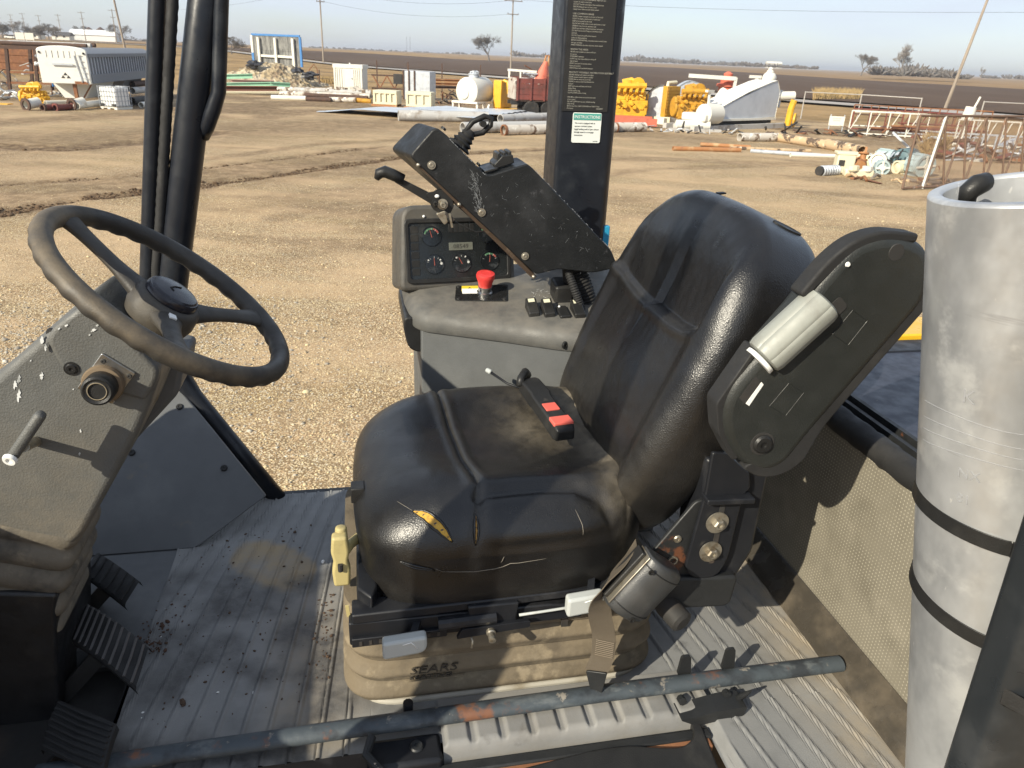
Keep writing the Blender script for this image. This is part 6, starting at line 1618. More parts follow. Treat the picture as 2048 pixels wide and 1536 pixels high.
# dull yellow tee knob at the front
KX = .022
kb = MB().tube([(-.080 + KX, 1.115, .335), (-.081 + KX, 1.112, .30)], [.010, .0125], 12); k = kb.build('yellow_knob', YELP, seat, smooth=180, bevel=.003)
MB().prism(rounded([(-.014, -.052), (.014, -.052), (.016, -.02), (.012, .0), (.016, .02), (.013, .052), (-.013, .052), (-.016, .02), (-.012, 0), (-.016, -.02)], .006), lambda a, c, t: (-.083 + KX + a, 1.10 + t, .277 + c), -.011, .011).build('yellow_knob', YELP, seat, bevel=.005, seg=3)
MB().tube([(-.083 + KX, 1.098, .283), (-.045, 1.13, .285), (.0, 1.18, .29)], .009, 10).build('knob_stem', YELP, seat, smooth=180)
MB().lathe([(.0045, 0), (.0045, .014)], (-.084 + KX, 1.086, .262), (0, 0, 1), 8).build('spring_pin', BLACKM, seat)

# ---- side bracket, bolts, recline hinge
MB().prism(rounded([(.548, .50), (.60, .49), (.668, .47), (.668, .30), (.64, .235), (.56, .235)], .012), lambda a, c, t: (a, t, c), .990, 1.075).build('added_light_block', BLK, seat, bevel=.006)  # added block: stops sunlight passing between backrest and bracket onto the rear wall
pl_ = rounded([(.548, .52), (.575, .515), (.622, .475), (.628, .446), (.618, .43), (.612, .30), (.598, .262), (.555, .262), (.532, .285), (.548, .44)], [.006, .006, .006, .004, .004, .02, .03, .03, .02, .01])
MB().prism(pl_, lambda a, c, t: (a, t, c), .975, .983).build('side_bracket', BLK, seat, bevel=.002)
MB().prism(rounded([(.545, .428), (.632, .424), (.632, .434), (.545, .438)], .003), lambda a, c, t: (a, t, c), .958, .985).build('bracket_flange', BLK, seat, bevel=.002)
MB().prism(rounded([(.5755, .295), (.5855, .295), (.5875, .425), (.5785, .425)], .004), lambda a, c, t: (a, t, c), .9735, .976).build('adjust_slot', BLACKM, seat)
hexbolt((.577, .9735, .382), (0, -1, 0), .0105, seat, .0205); hexbolt((.574, .9735, .322), (0, -1, 0), .0105, seat, .0205)
MB().prism(rounded([(.43, .26), (.54, .42), (.56, .42), (.565, .25), (.50, .235)], .01), lambda a, c, t: (a, t, c), .986, .994).build('hinge_plate', RUSTB, seat, bevel=.002)
screw((.515, .986, .345), (0, -1, 0), .0075, seat, ZINC); MB().pipe((.512, .986, .300), (.512, .983, .300), .009, .006, 14).build('grommet', ZINC, seat)
MB().prism(rounded([(.50, .200), (.635, .190), (.64, .258), (.50, .268)], [.01, .02, .01, .01]), lambda a, c, t: (a, t, c), .975, 1.04).build('lower_bracket', RUSTB, seat, bevel=.005)
MB().lathe([(.02, 0), (.022, .01), (.022, .05), (.015, .055)], (.508, .99, .205), (.4, -1, -.2), 14).build('pivot_nut', BLACKM, seat)

# ---- belt retractor and webbing
rc = V3((.440, .950, .288)); ru = V3((.60, 0, .80)).normalized(); rw = V3((.80, 0, -.60)).normalized()     # drum axis up-right, flat back up-left
Q = lambda l, s, d: rc + ru * l + rw * s + V3((0, -1, 0)) * d
sec = rounded([(-.036, -.014), (.040, -.014), (.050, .0), (.044, .024), (.014, .038), (-.016, .036), (-.036, .020)], [.003, .01, .02, .03, .04, .03, .012], 8)
b = MB(); nn = len(sec); G = []
caps = [(-.058, .60), (-.057, .86), (-.052, .955), (-.041, 1.), (.041, 1.), (.052, .955), (.057, .86), (.058, .60)]
for l, k in caps: b.v += [tuple(Q(l, -.034 + (s + .034) * k, d * k)) for s, d in sec]
for j in range(len(caps) - 1):
    for i in range(nn): b.f.append((j * nn + i, j * nn + (i + 1) % nn, (j + 1) * nn + (i + 1) % nn, (j + 1) * nn + i))
b.f += [tuple(reversed(range(nn))), tuple((len(caps) - 1) * nn + i for i in range(nn))]
ret = b.build('belt_retractor', mat('satin_grey_black', (.035, .036, .037), .38, layers=[((.055, .055, .055), 'noise', 12, .5, .75)], bumps=[('voronoi', 500, .0004, .3)]), seat, smooth=60)
for l in (-.041, .041): MB().tube([Q(l, s * 1.01, d * 1.01) for s, d in sec], .0013, 5, closed=True).build('housing_seam', PLASB, ret, smooth=180)
MB().prism([(-.052, -.0375), (.054, -.0375), (.054, -.0345), (-.052, -.0345)], lambda a, c, t: Q(a, c, t), -.016, .020).build('frame_edge', ZINC, ret, bevel=.001)
MB().prism(rounded([(-.050, -.046), (.052, -.046), (.052, -.038), (-.050, -.038)], .003), lambda a, c, t: Q(a, c, t), -.016, .010).build('back_housing', PLASB, ret, bevel=.005)
for l, s in ((.040, -.03), (-.050, .01)): MB().lathe([(.005, 0), (.005, .002), (.003, .002), (.003, .0005), (0, .0005)], Q(l, s, .0365), (0, -1, 0), 12).build('screw', PLASB, ret)
def ribbon(pts, w, tdir, name, m, parent, th=.0016):
    P = densify(pts, 8) if len(pts) < 12 else [V3(p) for p in pts]; G = []; mm = len(P)
    # smooth
    for _ in range(3): P = [P[0]] + [(P[i - 1] + P[i] * 2 + P[i + 1]) / 4 for i in range(1, mm - 1)] + [P[-1]]
    for i in range(mm):
        t = i / (mm - 1); wd = V3(tdir(t)).normalized(); d = (P[min(i + 1, mm - 1)] - P[max(0, i - 1)]).normalized(); n_ = d.cross(wd).normalized()
        G.append([tuple(P[i] + wd * w / 2 + n_ * th / 2), tuple(P[i] + n_ * th * .7), tuple(P[i] - wd * w / 2 + n_ * th / 2), tuple(P[i] - wd * w / 2 - n_ * th / 2), tuple(P[i] - n_ * th * .5), tuple(P[i] + wd * w / 2 - n_ * th / 2)])
    b = MB(); b.grid(np.array(G), cv=True); return b.build(name, m, parent, smooth=60)
wb = ribbon([(.440, .985, .345), (.415, .965, .325), (.385, .955, .300), (.372, .955, .262), (.378, .960, .215), (.392, .965, .165), (.394, .963, .12), (.384, .962, .085)], .042,
            lambda t: V3((.3, .9, -.3)).lerp(V3((.86, -.5, .1)), sst(.15, .8, t)), 'belt_webbing', WEB, seat)
for k in range(9): 
    p = V3((.3935, .9595, .155 - k * .0042)); MB().tube([p + V3((-.014, .008, -.001)), p + V3((.014, -.008, .001))], .0008, 4).build('stitch', mat_st if k else (mat_st := mat('belt_stitch', (.16, .13, .095), .9)), wb)
MB().prism(rounded([(-.020, 0), (.020, .008), (.012, -.045), (.004, -.075), (-.006, -.078), (-.008, -.050)], .005), lambda a, c, t: V3((.383, .958, .084)) + V3((.86, -.5, 0)) * a + V3((-.06, -.02, 1)) * c + V3((.5, .86, 0)) * t, -.002, .002).build('belt_tongue', RUSTB, seat, bevel=.001)
# buckle on the far rear corner of the cushion
A_, B_ = V3((.330, 1.40, .452)), V3((.362, 1.185, .442))
dl = (B_ - A_).normalized(); sd = dl.cross(V3((0, 0, 1))).normalized(); up_ = sd.cross(dl)
BQ = lambda l, s, h: A_ + dl * l + sd * s + up_ * h
b = MB(); prf = [(.0, .020, .010, .028), (.015, .0235, .004, .031), (.075, .0235, .0, .033), (.085, .022, .0, .028), (.20, .022, -.006, .024), (.212, .019, -.004, .018)]
for l, s, h0, h1 in prf: b.v += [tuple(BQ(l, -s, h0)), tuple(BQ(l, s, h0)), tuple(BQ(l, s * .92, h1)), tuple(BQ(l, -s * .92, h1))]
for j in range(len(prf) - 1):
    for i in range(4): b.f.append((j * 4 + i, j * 4 + (i + 1) % 4, (j + 1) * 4 + (i + 1) % 4, (j + 1) * 4 + i))
b.f += [(3, 2, 1, 0), tuple(len(prf) * 4 - 4 + i for i in range(4))]
bk_ = b.build('belt_buckle', PLASB, seat, bevel=.004, seg=3)
MB().prism(rounded([(.118, -.014), (.146, -.014), (.146, .014), (.118, .014)], .002), lambda a, c, t: BQ(a, c, t), .024, .0285).build('red_label', REDL, bk_, bevel=.0006)
MB().prism(rounded([(.172, -.020), (.200, -.020), (.200, .020), (.172, .020)], .002), lambda a, c, t: BQ(a, c, t), .020, .0285).build('red_button', REDL, bk_, bevel=.0012)
MB().prism([(.094, .0), (.108, -.006), (.108, .006)], lambda a, c, t: BQ(a, c, t), .026, .028).build('arrow_mark', BLACKM, bk_)
MB().tube([BQ(-.03, -.012, .018), BQ(-.015, .0, .034), BQ(.01, .018, .034), BQ(.02, .024, .020)], .009, 8).build('boot', PLASB, bk_, smooth=180)
MB().tube([(.268, 1.50, .452), (.30, 1.46, .440), (.34, 1.43, .436)], [.0032, .0026, .003], 8).build('stalk', BLK, seat, smooth=180)
MB().lathe([(.004, 0), (.0055, .002), (.0055, .012), (.004, .014)], (.270, 1.498, .452), (-.5, .5, .15), 10).build('stalk_tip', LGREY, seat)

# ---- arm rest, folded up
am = [(.524, .583), (.552, .543), (.585, .523), (.612, .516), (.640, .530), (.668, .578), (.811, .794), (.808, .84), (.790, .876), (.750, .890), (.712, .892), (.676, .880), (.652, .858), (.628, .824), (.612, .795), (.555, .715), (.522, .672), (.512, .63)]
am = rounded(am, .02, 4)
pad_off = rounded([(.560, .528), (.592, .508), (.630, .508), (.665, .530), (.683, .588), (.819, .795), (.832, .820), (.820, .850), (.800, .852), (.66, .62), (.622, .566), (.598, .548)], [.01, .03, .03, .03, .05, .03, .03, .02, .01, .01, .01, .01], 4)
ARMP = mat('armrest_plastic', (.019, .021, .020), .45, spec=.4, attrs=[('dust', DUST, 14, .9)], layers=[((.030, .032, .030), 'noise', 6, .45, .7)], bumps=[('voronoi', 420, .0006, .45), ('noise', 900, .0004, .4)])
arm = MB().prism(am, lambda a, c, t: (a, t, c), .905, .960).build('armrest', ARMP, seat, bevel=.016, seg=4, smooth=50)
attr(arm, 'dust', [.0] * len(arm.data.vertices))
padm = MB().prism(pad_off, lambda a, c, t: (a + .004, t, c - .000), .908, .962).build('armrest_pad', RUBM, arm, bevel=.012, seg=4, smooth=50)
lin = rounded([(.505, .640), (.516, .590), (.548, .540), (.56, .545), (.53, .60), (.525, .65), (.548, .705), (.562, .722), (.552, .728)], .006, 4)
MB().prism(lin, lambda a, c, t: (a, t, c), .912, .948).build('armrest_shell', RUBM, arm, bevel=.010, seg=4, smooth=60)
lin2 = rounded([(.604, .808), (.615, .80), (.64, .830), (.672, .862), (.715, .882), (.770, .880), (.772, .893), (.712, .899), (.668, .884), (.637, .856)], [.006, .006, .03, .03, .03, .005, .006, .035, .03, .03], 6)
MB().prism(lin2, lambda a, c, t: (a, t, c), .909, .942).build('armrest_shell', RUBM, arm, bevel=.010, seg=4, smooth=60)
# tilt roller, fluted
ra, rb = V3((.566, .912, .712)), V3((.648, .912, .798)); rd = (rb - ra).normalized(); rx = rd.cross(V3((0, 1, 0))).normalized(); ry = V3((0, 1, 0))
b = MB(); G = []; NN = 60
for l, k in ((0, .80), (.002, .94), (.010, 1.0), (.105, 1.0), (.113, .95), (.116, .8)):
    G.append([tuple(ra + rd * l + (rx * math.cos(a) + ry * math.sin(a)) * k * .0305 * (1 - .045 * (abs(math.cos(a * 3.5)) < .16))) for a in [2 * math.pi * q / NN for q in range(NN)]])
b.grid(np.array(G), cv=True); b.f += [tuple(reversed(range(NN))), tuple(5 * NN + i for i in range(NN))]
b.build('tilt_roller', ROLL, arm, smooth=40)
MB().lathe([(.024, 0), (.024, .006), (.018, .008)], ra - rd * .009, rd, 20).build('roller_end', WLBL, arm)
MB().prism(rounded([(.598, .700), (.680, .790), (.664, .806), (.58, .716)], .006), lambda a, c, t: (a, t, c), .9035, .9055).build('roller_recess', BLACKM, arm)
screw((.588, .9052, .572), (0, -1, 0), .0155, arm, PLASB, 'pivot_screw')
MB().pipe((.588, .906, .572), (.588, .9035, .572), .0195, .0155, 24).build('pivot_ring', BLACKM, arm)
MB().lathe([(.013, 0), (.012, .0012), (0, .0012)], (.738, .9056, .868), (0, -1, 0), 18).build('plug', BLACKM, arm)
MB().prism([(.548, .642), (.554, .638), (.571, .672), (.567, .676)], lambda a, c, t: (a, t, c), .9042, .9062).build('white_mark', WLBL, arm)
MB().prism([(.536, .652), (.546, .641), (.566, .676), (.556, .686)], lambda a, c, t: (a, t, c), .9046, .9056).build('recess_mark', BLACKM, arm)
for dx, dz in ((0, 0), (.078, .112)):
    pts = [(.640 + dx, .9046, .655 + dz), (.612 + dx, .9046, .672 + dz), (.588 + dx, .9046, .636 + dz), (.618 + dx, .9046, .618 + dz)]
    MB().tube([V3(p) for p in pts], .0004, 4, closed=True).build('sticker_outline', PLASB, arm)
MB().lathe([(.004, 0), (.003, .002)], (.664, .9035, .852), (0, -1, 0), 8).build('paint_fleck', WLBL, arm)
MB().tube([(.588, .97, .572), (.588, 1.03, .572)], .016, 12).build('pivot_shaft', BLK, arm)
# ================================================================== SIDE CONSOLE with gauges
con = mthing('side_console', 'dark grey side console with gauges beyond the seat', 'console', (.35, 1.75, 0))
edge = [(.098, 1.80), (.106, 1.70), (.128, 1.655), (.20, 1.618), (.29, 1.578), (.38, 1.528), (.45, 1.492), (.56, 1.47), (.70, 1.47)]
plan = edge + [(.70, 1.96), (.098, 1.96)]
def vedge(u):
    for (a, b), (c, d) in zip(edge[1:], edge[2:]):
        if u <= c: return b + (d - b) * max(0, (u - a) / (c - a))
    return edge[-1][1]
def tz(u, v): return TZ + .15 * min(.22, max(0, v - vedge(u) - .03))
TZ = .5468
def inset(pl, d):
    c = V3((.40, 1.80, 0)); return [tuple((V3((*p, 0)) + (c - V3((*p, 0))).normalized() * d)[:2]) for p in pl]
pn = [(.128, 1.664), (.20, 1.624), (.29, 1.584), (.38, 1.534), (.45, 1.498), (.56, 1.476), (.70, 1.476), (.70, 1.95), (.128, 1.95)]
MB().prism(pn, lambda a, c, t: (a, c, t), .0, .505).build('side_panel', mat('console_panel', (.088, .092, .093), .6, layers=[((.11, .114, .114), 'noise', 5, .45, .7), ((.26, .25, .23), 'noise', 30, .755, .775)], bumps=[('voronoi', 420, .0006, .4)]), con, bevel=.004)
# the top: soft-edged slab
b = MB(); rows = []
pl2 = rounded(plan, [.01, .04, .03, .05, .05, .05, .04, .03, .01, .01, .02], 5)
prof = [(.004, .496), (.0, .497), (-.002, .502), (-.002, .520), (.004, .533), (.013, .541), (.034, .5465)]
for d, w in prof: rows.append([(*p, w) for p in inset(pl2, d)])
for k in range(1, 13): rows.append([(lambda q: (*q, tz(*q) - .0003))((p[0] + (.40 - p[0]) * k / 12.5, p[1] + (1.80 - p[1]) * k / 12.5)) for p in inset(pl2, .034)])
for row_k in range(5, 7): rows[row_k] = [(p[0], p[1], p[2] + tz(p[0], p[1]) - TZ) for p in rows[row_k]]
n = len(pl2)
for row in rows: b.v += row
for j in range(len(rows) - 1):
    for i in range(n): b.f.append((j * n + i, j * n + (i + 1) % n, (j + 1) * n + (i + 1) % n, (j + 1) * n + i))
b.f += [tuple(reversed(range(n))), tuple((len(rows) - 1) * n + i for i in range(n))]
PLASC = mat('console_plastic', (.050, .052, .052), .55, attrs=[('dust', (.235, .210, .170), 14, .9)], layers=[((.07, .072, .07), 'noise', 6, .45, .7)], bumps=[('voronoi', 420, .0006, .45), ('noise', 900, .0004, .4)])
tp = b.build('console_top', PLASC, con, smooth=50); attr(tp, 'dust', [.16 + .24 * sst(.525, .545, v.co.z) for v in tp.data.vertices])
MB().prism(rounded([(.095, .40), (.19, .40), (.19, .49), (.085, .49), (.083, .46)], [.03, .005, .005, .01, .01]), lambda a, c, t: (a + .005, t, c + .03), 1.69, 1.94).build('under_cover', PLASB, con, bevel=.01)
screw((.435, 1.497, .512), (.45, -.9, .1), .009, con, PLASB); screw((.52, 1.474, .505), (.2, -.9, .1), .009, con, PLASB)
# binnacle
yaw = R(7); tilt = R(13)
fx = V3((math.cos(yaw), math.sin(yaw), 0)); fy = V3((-math.sin(yaw) * -0, 0, 1)); nrm = V3((math.sin(yaw), -math.cos(yaw), 0))
fy = (V3((0, 0, 1)) * math.cos(tilt) - nrm * math.sin(tilt)).normalized(); fn = fx.cross(fy)
F0 = V3((.092, 1.775, .570))
FP = lambda x, y, t=0.: F0 + fx * x + fy * y + fn * t            # x right, y up, t out towards the driver
W_, H2 = .292, .195
ot = rounded([(-.006, -.012), (W_, -.012), (W_, H2), (.008, H2)], [.02, .02, .045, .035], 6)
binn = MB().prism(ot, lambda a, c, t: FP(a, c, t), -.14, .0).build('gauge_housing', PLAS, con, bevel=.010, seg=3, smooth=50); attr(binn, 'dust', [.12] * len(binn.data.vertices))
bz_o = rounded([(.012, .006), (W_ - .012, .006), (W_ - .012, .163), (.012, .163)], .014, 5); bz_i = rounded([(.022, .017), (W_ - .022, .017), (W_ - .022, .152), (.022, .152)], .009, 5)
b = MB(); n = len(bz_o)
for ring, t in ((bz_o, .0), (bz_o, .006), (bz_i, .006), (bz_i, .0012)): b.v += [tuple(FP(x, y, t)) for x, y in ring]
for k in range(3):
    for i in range(n): b.f.append((k * n + i, k * n + (i + 1) % n, (k + 1) * n + (i + 1) % n, (k + 1) * n + i))
b.build('bezel', PLASB, con, bevel=.002)
GFACE = mat('dusty_gauge_face', (.012, .014, .015), .25, layers=[((.05, .05, .048), 'noise', 12, .58, .8, (1, 1, 1), .7)], rvar=.1)
face = MB().prism(rounded([(.0215, .0165), (W_ - .0215, .0165), (W_ - .0215, .1525), (.0215, .1525)], .009), lambda a, c, t: FP(a, c, t), -.002, .0015).build('gauge_face', GFACE, con)
PRT = {k: mat(k + '_dial_print', c, .6) for k, c in dict(green=(.06, .15, .08), red=(.26, .06, .05), white=(.5, .5, .48), needle=(.30, .07, .05)).items()}
DIAL = mat('dial_glass', (.010, .012, .014), .14, layers=[((.06, .065, .07), 'noise', 30, .55, .8, (1, 1, 1), .5)])
def arc(x, y, r, a0, a1, w, m, par, t=.0042):
    b = MB(); k = max(3, int(abs(a1 - a0) / 8)); G = []
    for i in range(k + 1):
        a = R(a0 + (a1 - a0) * i / k); G.append([tuple(FP(x + (r - w / 2) * math.cos(a), y + (r - w / 2) * math.sin(a), t)), tuple(FP(x + (r + w / 2) * math.cos(a), y + (r + w / 2) * math.sin(a), t))])
    b.grid(np.array(G)); return b.build('scale_arc', m, par, fix=False)
def gauge(x, y, needle, arcs, dot=False, lab_=None):
    r = .0245; g = MB().lathe([(r, 0), (r, .0022), (r * .96, .0035), (r * .95, .0028), (0, .0028)], FP(x, y, .001), fn, 32).build('gauge', DIAL, con, smooth=30)
    for a0, a1, m in arcs: arc(x, y, r * .74, a0, a1, r * .16, PRT[m], g)
    a = R(needle); MB().prism([(-.0009, -.003), (.0009, -.003), (.0004, r * .62), (-.0004, r * .62)], lambda p, q, t: FP(x + p * math.sin(a) + q * math.cos(a), y - p * math.cos(a) + q * math.sin(a), .0046 + t), 0, .0006).build('needle', PRT['needle'], g)
    if dot: MB().lathe([(r * .13, 0), (0, .0004)], FP(x + r * .72, y + r * .05, .0040), fn, 10).build('fuel_dot', PRT['white'], g)
    for k in range(5):
        a = R(160 - 35 * k); MB().bar(FP(x + math.cos(a) * r * .62, y + math.sin(a) * r * .62, .0041), FP(x + math.cos(a) * r * .78, y + math.sin(a) * r * .78, .0041), .0008, .0004).build('tick', PRT['white'], g)
    if lab_: text(lab_, .006, lambda p, q, t=0.: FP(x - .004 + p, y - r * .62 + q, .0042 + t), DIMP, g, 'dial_letter', .0001)
    return g
gauge(.078, .120, 105, [(160, 75, 'green'), (75, 25, 'red')])
gauge(.222, .122, 120, [(150, 60, 'green'), (60, 30, 'red')])
gauge(.082, .052, 92, [(150, 140, 'white'), (40, 30, 'white')], True); gauge(.151, .053, 118, [(140, 130, 'white'), (60, 50, 'white')], True); gauge(.224, .055, 85, [(130, 60, 'green'), (60, 28, 'red')])
lcd = MB().prism(rounded([(.121, .084), (.182, .084), (.182, .103), (.121, .103)], .002), lambda a, c, t: FP(a, c, t), .001, .003).build('hour_meter', mat('lcd_grey', (.115, .12, .10), .3), con, bevel=.0006)
text('08549', .0150, lambda p, q, t=0.: FP(.1315 + p, .0885 + q, .0034 + t), BLACKM, lcd, 'digits', .0001, sx=1.05)
for k in range(6): MB().prism([(.026, .026 + k * .0205), (.046, .026 + k * .0205), (.046, .0425 + k * .0205), (.026, .0425 + k * .0205)], lambda a, c, t: FP(a, c, t), .001, .0022).build('warning_lamp', PLASB, con, bevel=.0006)
for k in range(5): MB().prism([(.122 + k * .0135, .128), (.133 + k * .0135, .128), (.133 + k * .0135, .148), (.122 + k * .0135, .148)], lambda a, c, t: FP(a, c, t), .001, .002).build('warning_lamp', PLASB, con, bevel=.0006)
for x, y in ((.062, .168), (.118, .172)): MB().ball(FP(x, y, .001), .0035, 8, 6).build('paint_fleck', WLBL, con)
# emergency stop on its plate
ep = MB().prism(rounded([(.212, 1.700), (.336, 1.672), (.352, 1.760), (.224, 1.778)], .004), lambda a, c, t: (a, c, tz(a, c) + t), 0, .0022).build('stop_plate', mat('black_label_plate', (.012, .012, .012), .3, layers=[((.25, .22, .17), 'noise', 18, .62, .75)]), con, bevel=.0006)
lb_ = MB().prism([(.234, 1.745), (.285, 1.735), (.288, 1.766), (.238, 1.773)], lambda a, c, t: (a, c, tz(a, c) + t), .0022, .0028).build('yellow_label', mat('yellow_label', (.62, .48, .03), .6), ep)
MB().prism([(.234, 1.730), (.285, 1.722), (.286, 1.748), (.236, 1.756)], lambda a, c, t: (a, c, tz(a, c) + t), .0029, .0033).build('white_label', WLBL, ep)
text('A', .012, lambda p, q, t=0.: V3((.252 + p, 1.754 + q, tz(.252 + p, 1.754 + q) + .0031 + t)), BLACKM, ep, 'label_letter', .0001)
for p in ((.222, 1.705), (.330, 1.682), (.343, 1.752), (.230, 1.770)): screw((*p, tz(*p) + .0022), (0, -.15, 1), .0055, ep, PLASB)
es = (.288, 1.722, tz(.288, 1.722) + .002)
MB().lathe([(.019, 0), (.019, .006), (.016, .008), (.016, .016), (.0175, .017), (.0175, .021)], es, (0, -.16, 1), 24).build('collar', CHROME, con)
MB().lathe([(.0155, .018), (.0175, .030), (.0225, .044), (.0230, .049), (.0215, .0535), (.012, .0550), (.0115, .0545), (0, .0545)], es, (0, -.16, 1), 32).build('stop_button', REDB, con, smooth=40)
# rocker switches
for i, (u, v, cap_) in enumerate(((.383, 1.610, True), (.418, 1.600, True), (.452, 1.588, False), (.486, 1.585, True))):
    s = MB().prism(rounded([(u - .0125, v - .026), (u + .0125, v - .026), (u + .0125, v + .026), (u - .0125, v + .026)], .003), lambda a, c, t: (a, c + .0, tz(a, c) + t + (.010 * (c - v) / .026 * (.6 if cap_ else .0)) * (t > 0)), -.002, .016 if cap_ else .006).build('rocker_switch', PLASB, con, bevel=.002)
    if cap_: MB().prism([(u - .0075, v + .010), (u + .0075, v + .010), (u + .0075, v + .021), (u - .0075, v + .021)], lambda a, c, t: (a, c, tz(a, c) + .0162 + .006 * (c - v) / .026 + t), 0, .0008).build('switch_lens', mat('cream_lens', (.62, .60, .45), .5) if i == 0 else bpy.data.materials['cream_lens'], s)
    else: MB().ball((u - .005, v + .020, tz(u, v + .02) + .0062), .003, 8, 5).build('paint_fleck', WLBL, s)
sc = MB(); rs = random.Random(8)
for k in range(26):
    u, v = rs.uniform(.40, .475), rs.uniform(1.66, 1.72); a = rs.uniform(0, 3.1); L = rs.uniform(.003, .010)
    sc.bar((u, v, tz(u, v) + .0006), (u + math.cos(a) * L, v + math.sin(a) * L, tz(u + math.cos(a) * L, v + math.sin(a) * L) + .0006), .0006, .0004)
sc.build('scratch_marks', mat('pale_scratch', (.45, .45, .44), .7), con)
# hoses between console and control arm
def hose(pts, r, pitch, name, m=RUBM):
    P = [V3(p) for p in pts]
    for _ in range(3):
        Q_ = [P[0]]
        for a, b_ in zip(P, P[1:]): Q_ += [a.lerp(b_, .25), a.lerp(b_, .75)]
        P = Q_ + [P[-1]]
    L = sum((b_ - a).length for a, b_ in zip(P, P[1:])); n = int(L / pitch * 4); out = []; 
    for i in range(n + 1):
        t = L * i / n; k = 0
        while k < len(P) - 2 and t > (P[k + 1] - P[k]).length: t -= (P[k + 1] - P[k]).length; k += 1
        out.append(P[k].lerp(P[k + 1], min(1, t / (P[k + 1] - P[k]).length)))
    return MB().tube(out, [r * (1 if (i // 2) % 2 else .86) for i in range(len(out))], 14).build(name, m, con, smooth=30)
hose([(.490, 1.66, .66), (.505, 1.65, .62), (.520, 1.645, .585), (.535, 1.645, .53)], .024, .0075, 'corrugated_hose')
hose([(.462, 1.63, .66), (.475, 1.605, .62), (.492, 1.60, .58), (.505, 1.60, .545)], .010, .0055, 'thin_hose')
hose([(.47, 1.66, .67), (.455, 1.67, .62), (.470, 1.665, .58), (.49, 1.67, .545)], .013, .3, 'cable')
MB().prism(rounded([(.445, 1.64), (.49, 1.64), (.49, 1.70), (.445, 1.70)], .008), lambda a, c, t: (a, c, tz(a, c) + t), -.01, .04).build('hose_gland', PLASB, con, bevel=.006)

# ================================================================== CONTROL ARM with joystick
ca = mthing('control_arm', 'black raised control arm box with joystick and lever', 'control arm', (.5, 1.65, .6))
ARMM = mat('scuffed_black_box', (.010, .011, .012), .5, spec=.35, layers=[((.030, .031, .033), 'noise', 7, .48, .75), ((.06, .06, .065), 'noise', 45, .60, .80, (1, 1, 1))], attrs=[('wear', (.42, .43, .44), 120, .7), ('dust', (.12, .11, .10), 30, .8)], bumps=[('voronoi', 380, .0007, .4)])
ap = [(.103, .902), (.157, .962), (.179, .946), (.262, .868), (.275, .866), (.330, .884), (.352, .890), (.362, .884), (.560, .701), (.580, .66), (.523, .648), (.437, .658), (.385, .646)]
ap = rounded(ap, [.012, .018, .006, .008, .006, .004, .008, .012, .012, .01, .01, .004, .008], 4)
b = MB()
yawf = lambda a, c, t: V3((a - .30 * (t - 1.60) * sst(.30, .10, a), t, c))
# side faces are tessellated to carry the wear mask
b.prism(ap, yawf, 1.60, 1.715)
box = b.build('arm_box', ARMM, ca, bevel=.006, seg=3, smooth=40)
# worn patch with scratches on the near face
sc = MB(); rs = random.Random(3)
for k in range(170):
    t = rs.random(); u = .236 + .004 * t + rs.gauss(0, .0065 * (1 - .4 * t)) + .016 * t; w = .868 - .088 * t + rs.gauss(0, .003)
    a = rs.gauss(2.1, .5); L = abs(rs.gauss(.004, .0035)) + .0012; sc.bar((u, 1.5993, w), (u + math.cos(a) * L, 1.5993, w + math.sin(a) * L), rs.uniform(.0002, .0006), .0003, up=(0, 1, 0))
for k in range(60):
    u, w = .175 + rs.random() * .36, 0; w = .93 - (u - .175) * .62 - rs.random() * .11 + .02; a = rs.uniform(0, 3.14); L = abs(rs.gauss(.003, .006)); 
    sc.bar((u, 1.5994, w), (u + math.cos(a) * L, 1.5994, w + math.sin(a) * L), .0003, .0002, up=(0, 1, 0))
o = sc.build('scratch_marks', mat('scratch_grey', (.20, .21, .22), .6), box)
ed = MB()
for k in range(70):
    t = rs.random(); p = V3((.37 + .185 * t, 1.5992, .878 - .172 * t)) if rs.random() < .6 else V3((.185 + .075 * t, 1.5992, .938 - .07 * t)); ed.bar(p, p + V3((.004, 0, -.0035)) * rs.random(), .0012, .0004, up=(0, 1, 0))
ed.build('edge_wear', bpy.data.materials['scratch_grey'], box)
for p in ((.148, .885), (.256, .787), (.357, .690)): screw((p[0], 1.5985, p[1]), (0, -1, 0), .0062, box, ZINC, 'screw', .0088)
# lower metal edge
MB().prism([(.118, .884), (.124, .890), (.388, .640), (.380, .634)], lambda a, c, t: (a, t, c), 1.604, 1.70).build('bottom_plate', mat('brown_bare_plate', (.10, .07, .05), .45, .6, layers=[((.28, .22, .17), 'noise', 25, .55, .75)]), ca)
for t in (.0, .33, .99): MB().ball((.121 + .262 * t, 1.603, .884 - .246 * t), .005, 8, 6).build('rivet', ZINC, ca)
MB().lathe([(.006, 0), (.006, .005), (0, .006)], (.175, 1.63, .953), (.5, 0, .7), 8).build('top_screw', PLASB, ca); MB().lathe([(.005, 0), (.005, .005), (0, .006)], (.250, 1.63, .882), (.6, 0, .6), 8).build('top_screw', PLASB, ca)
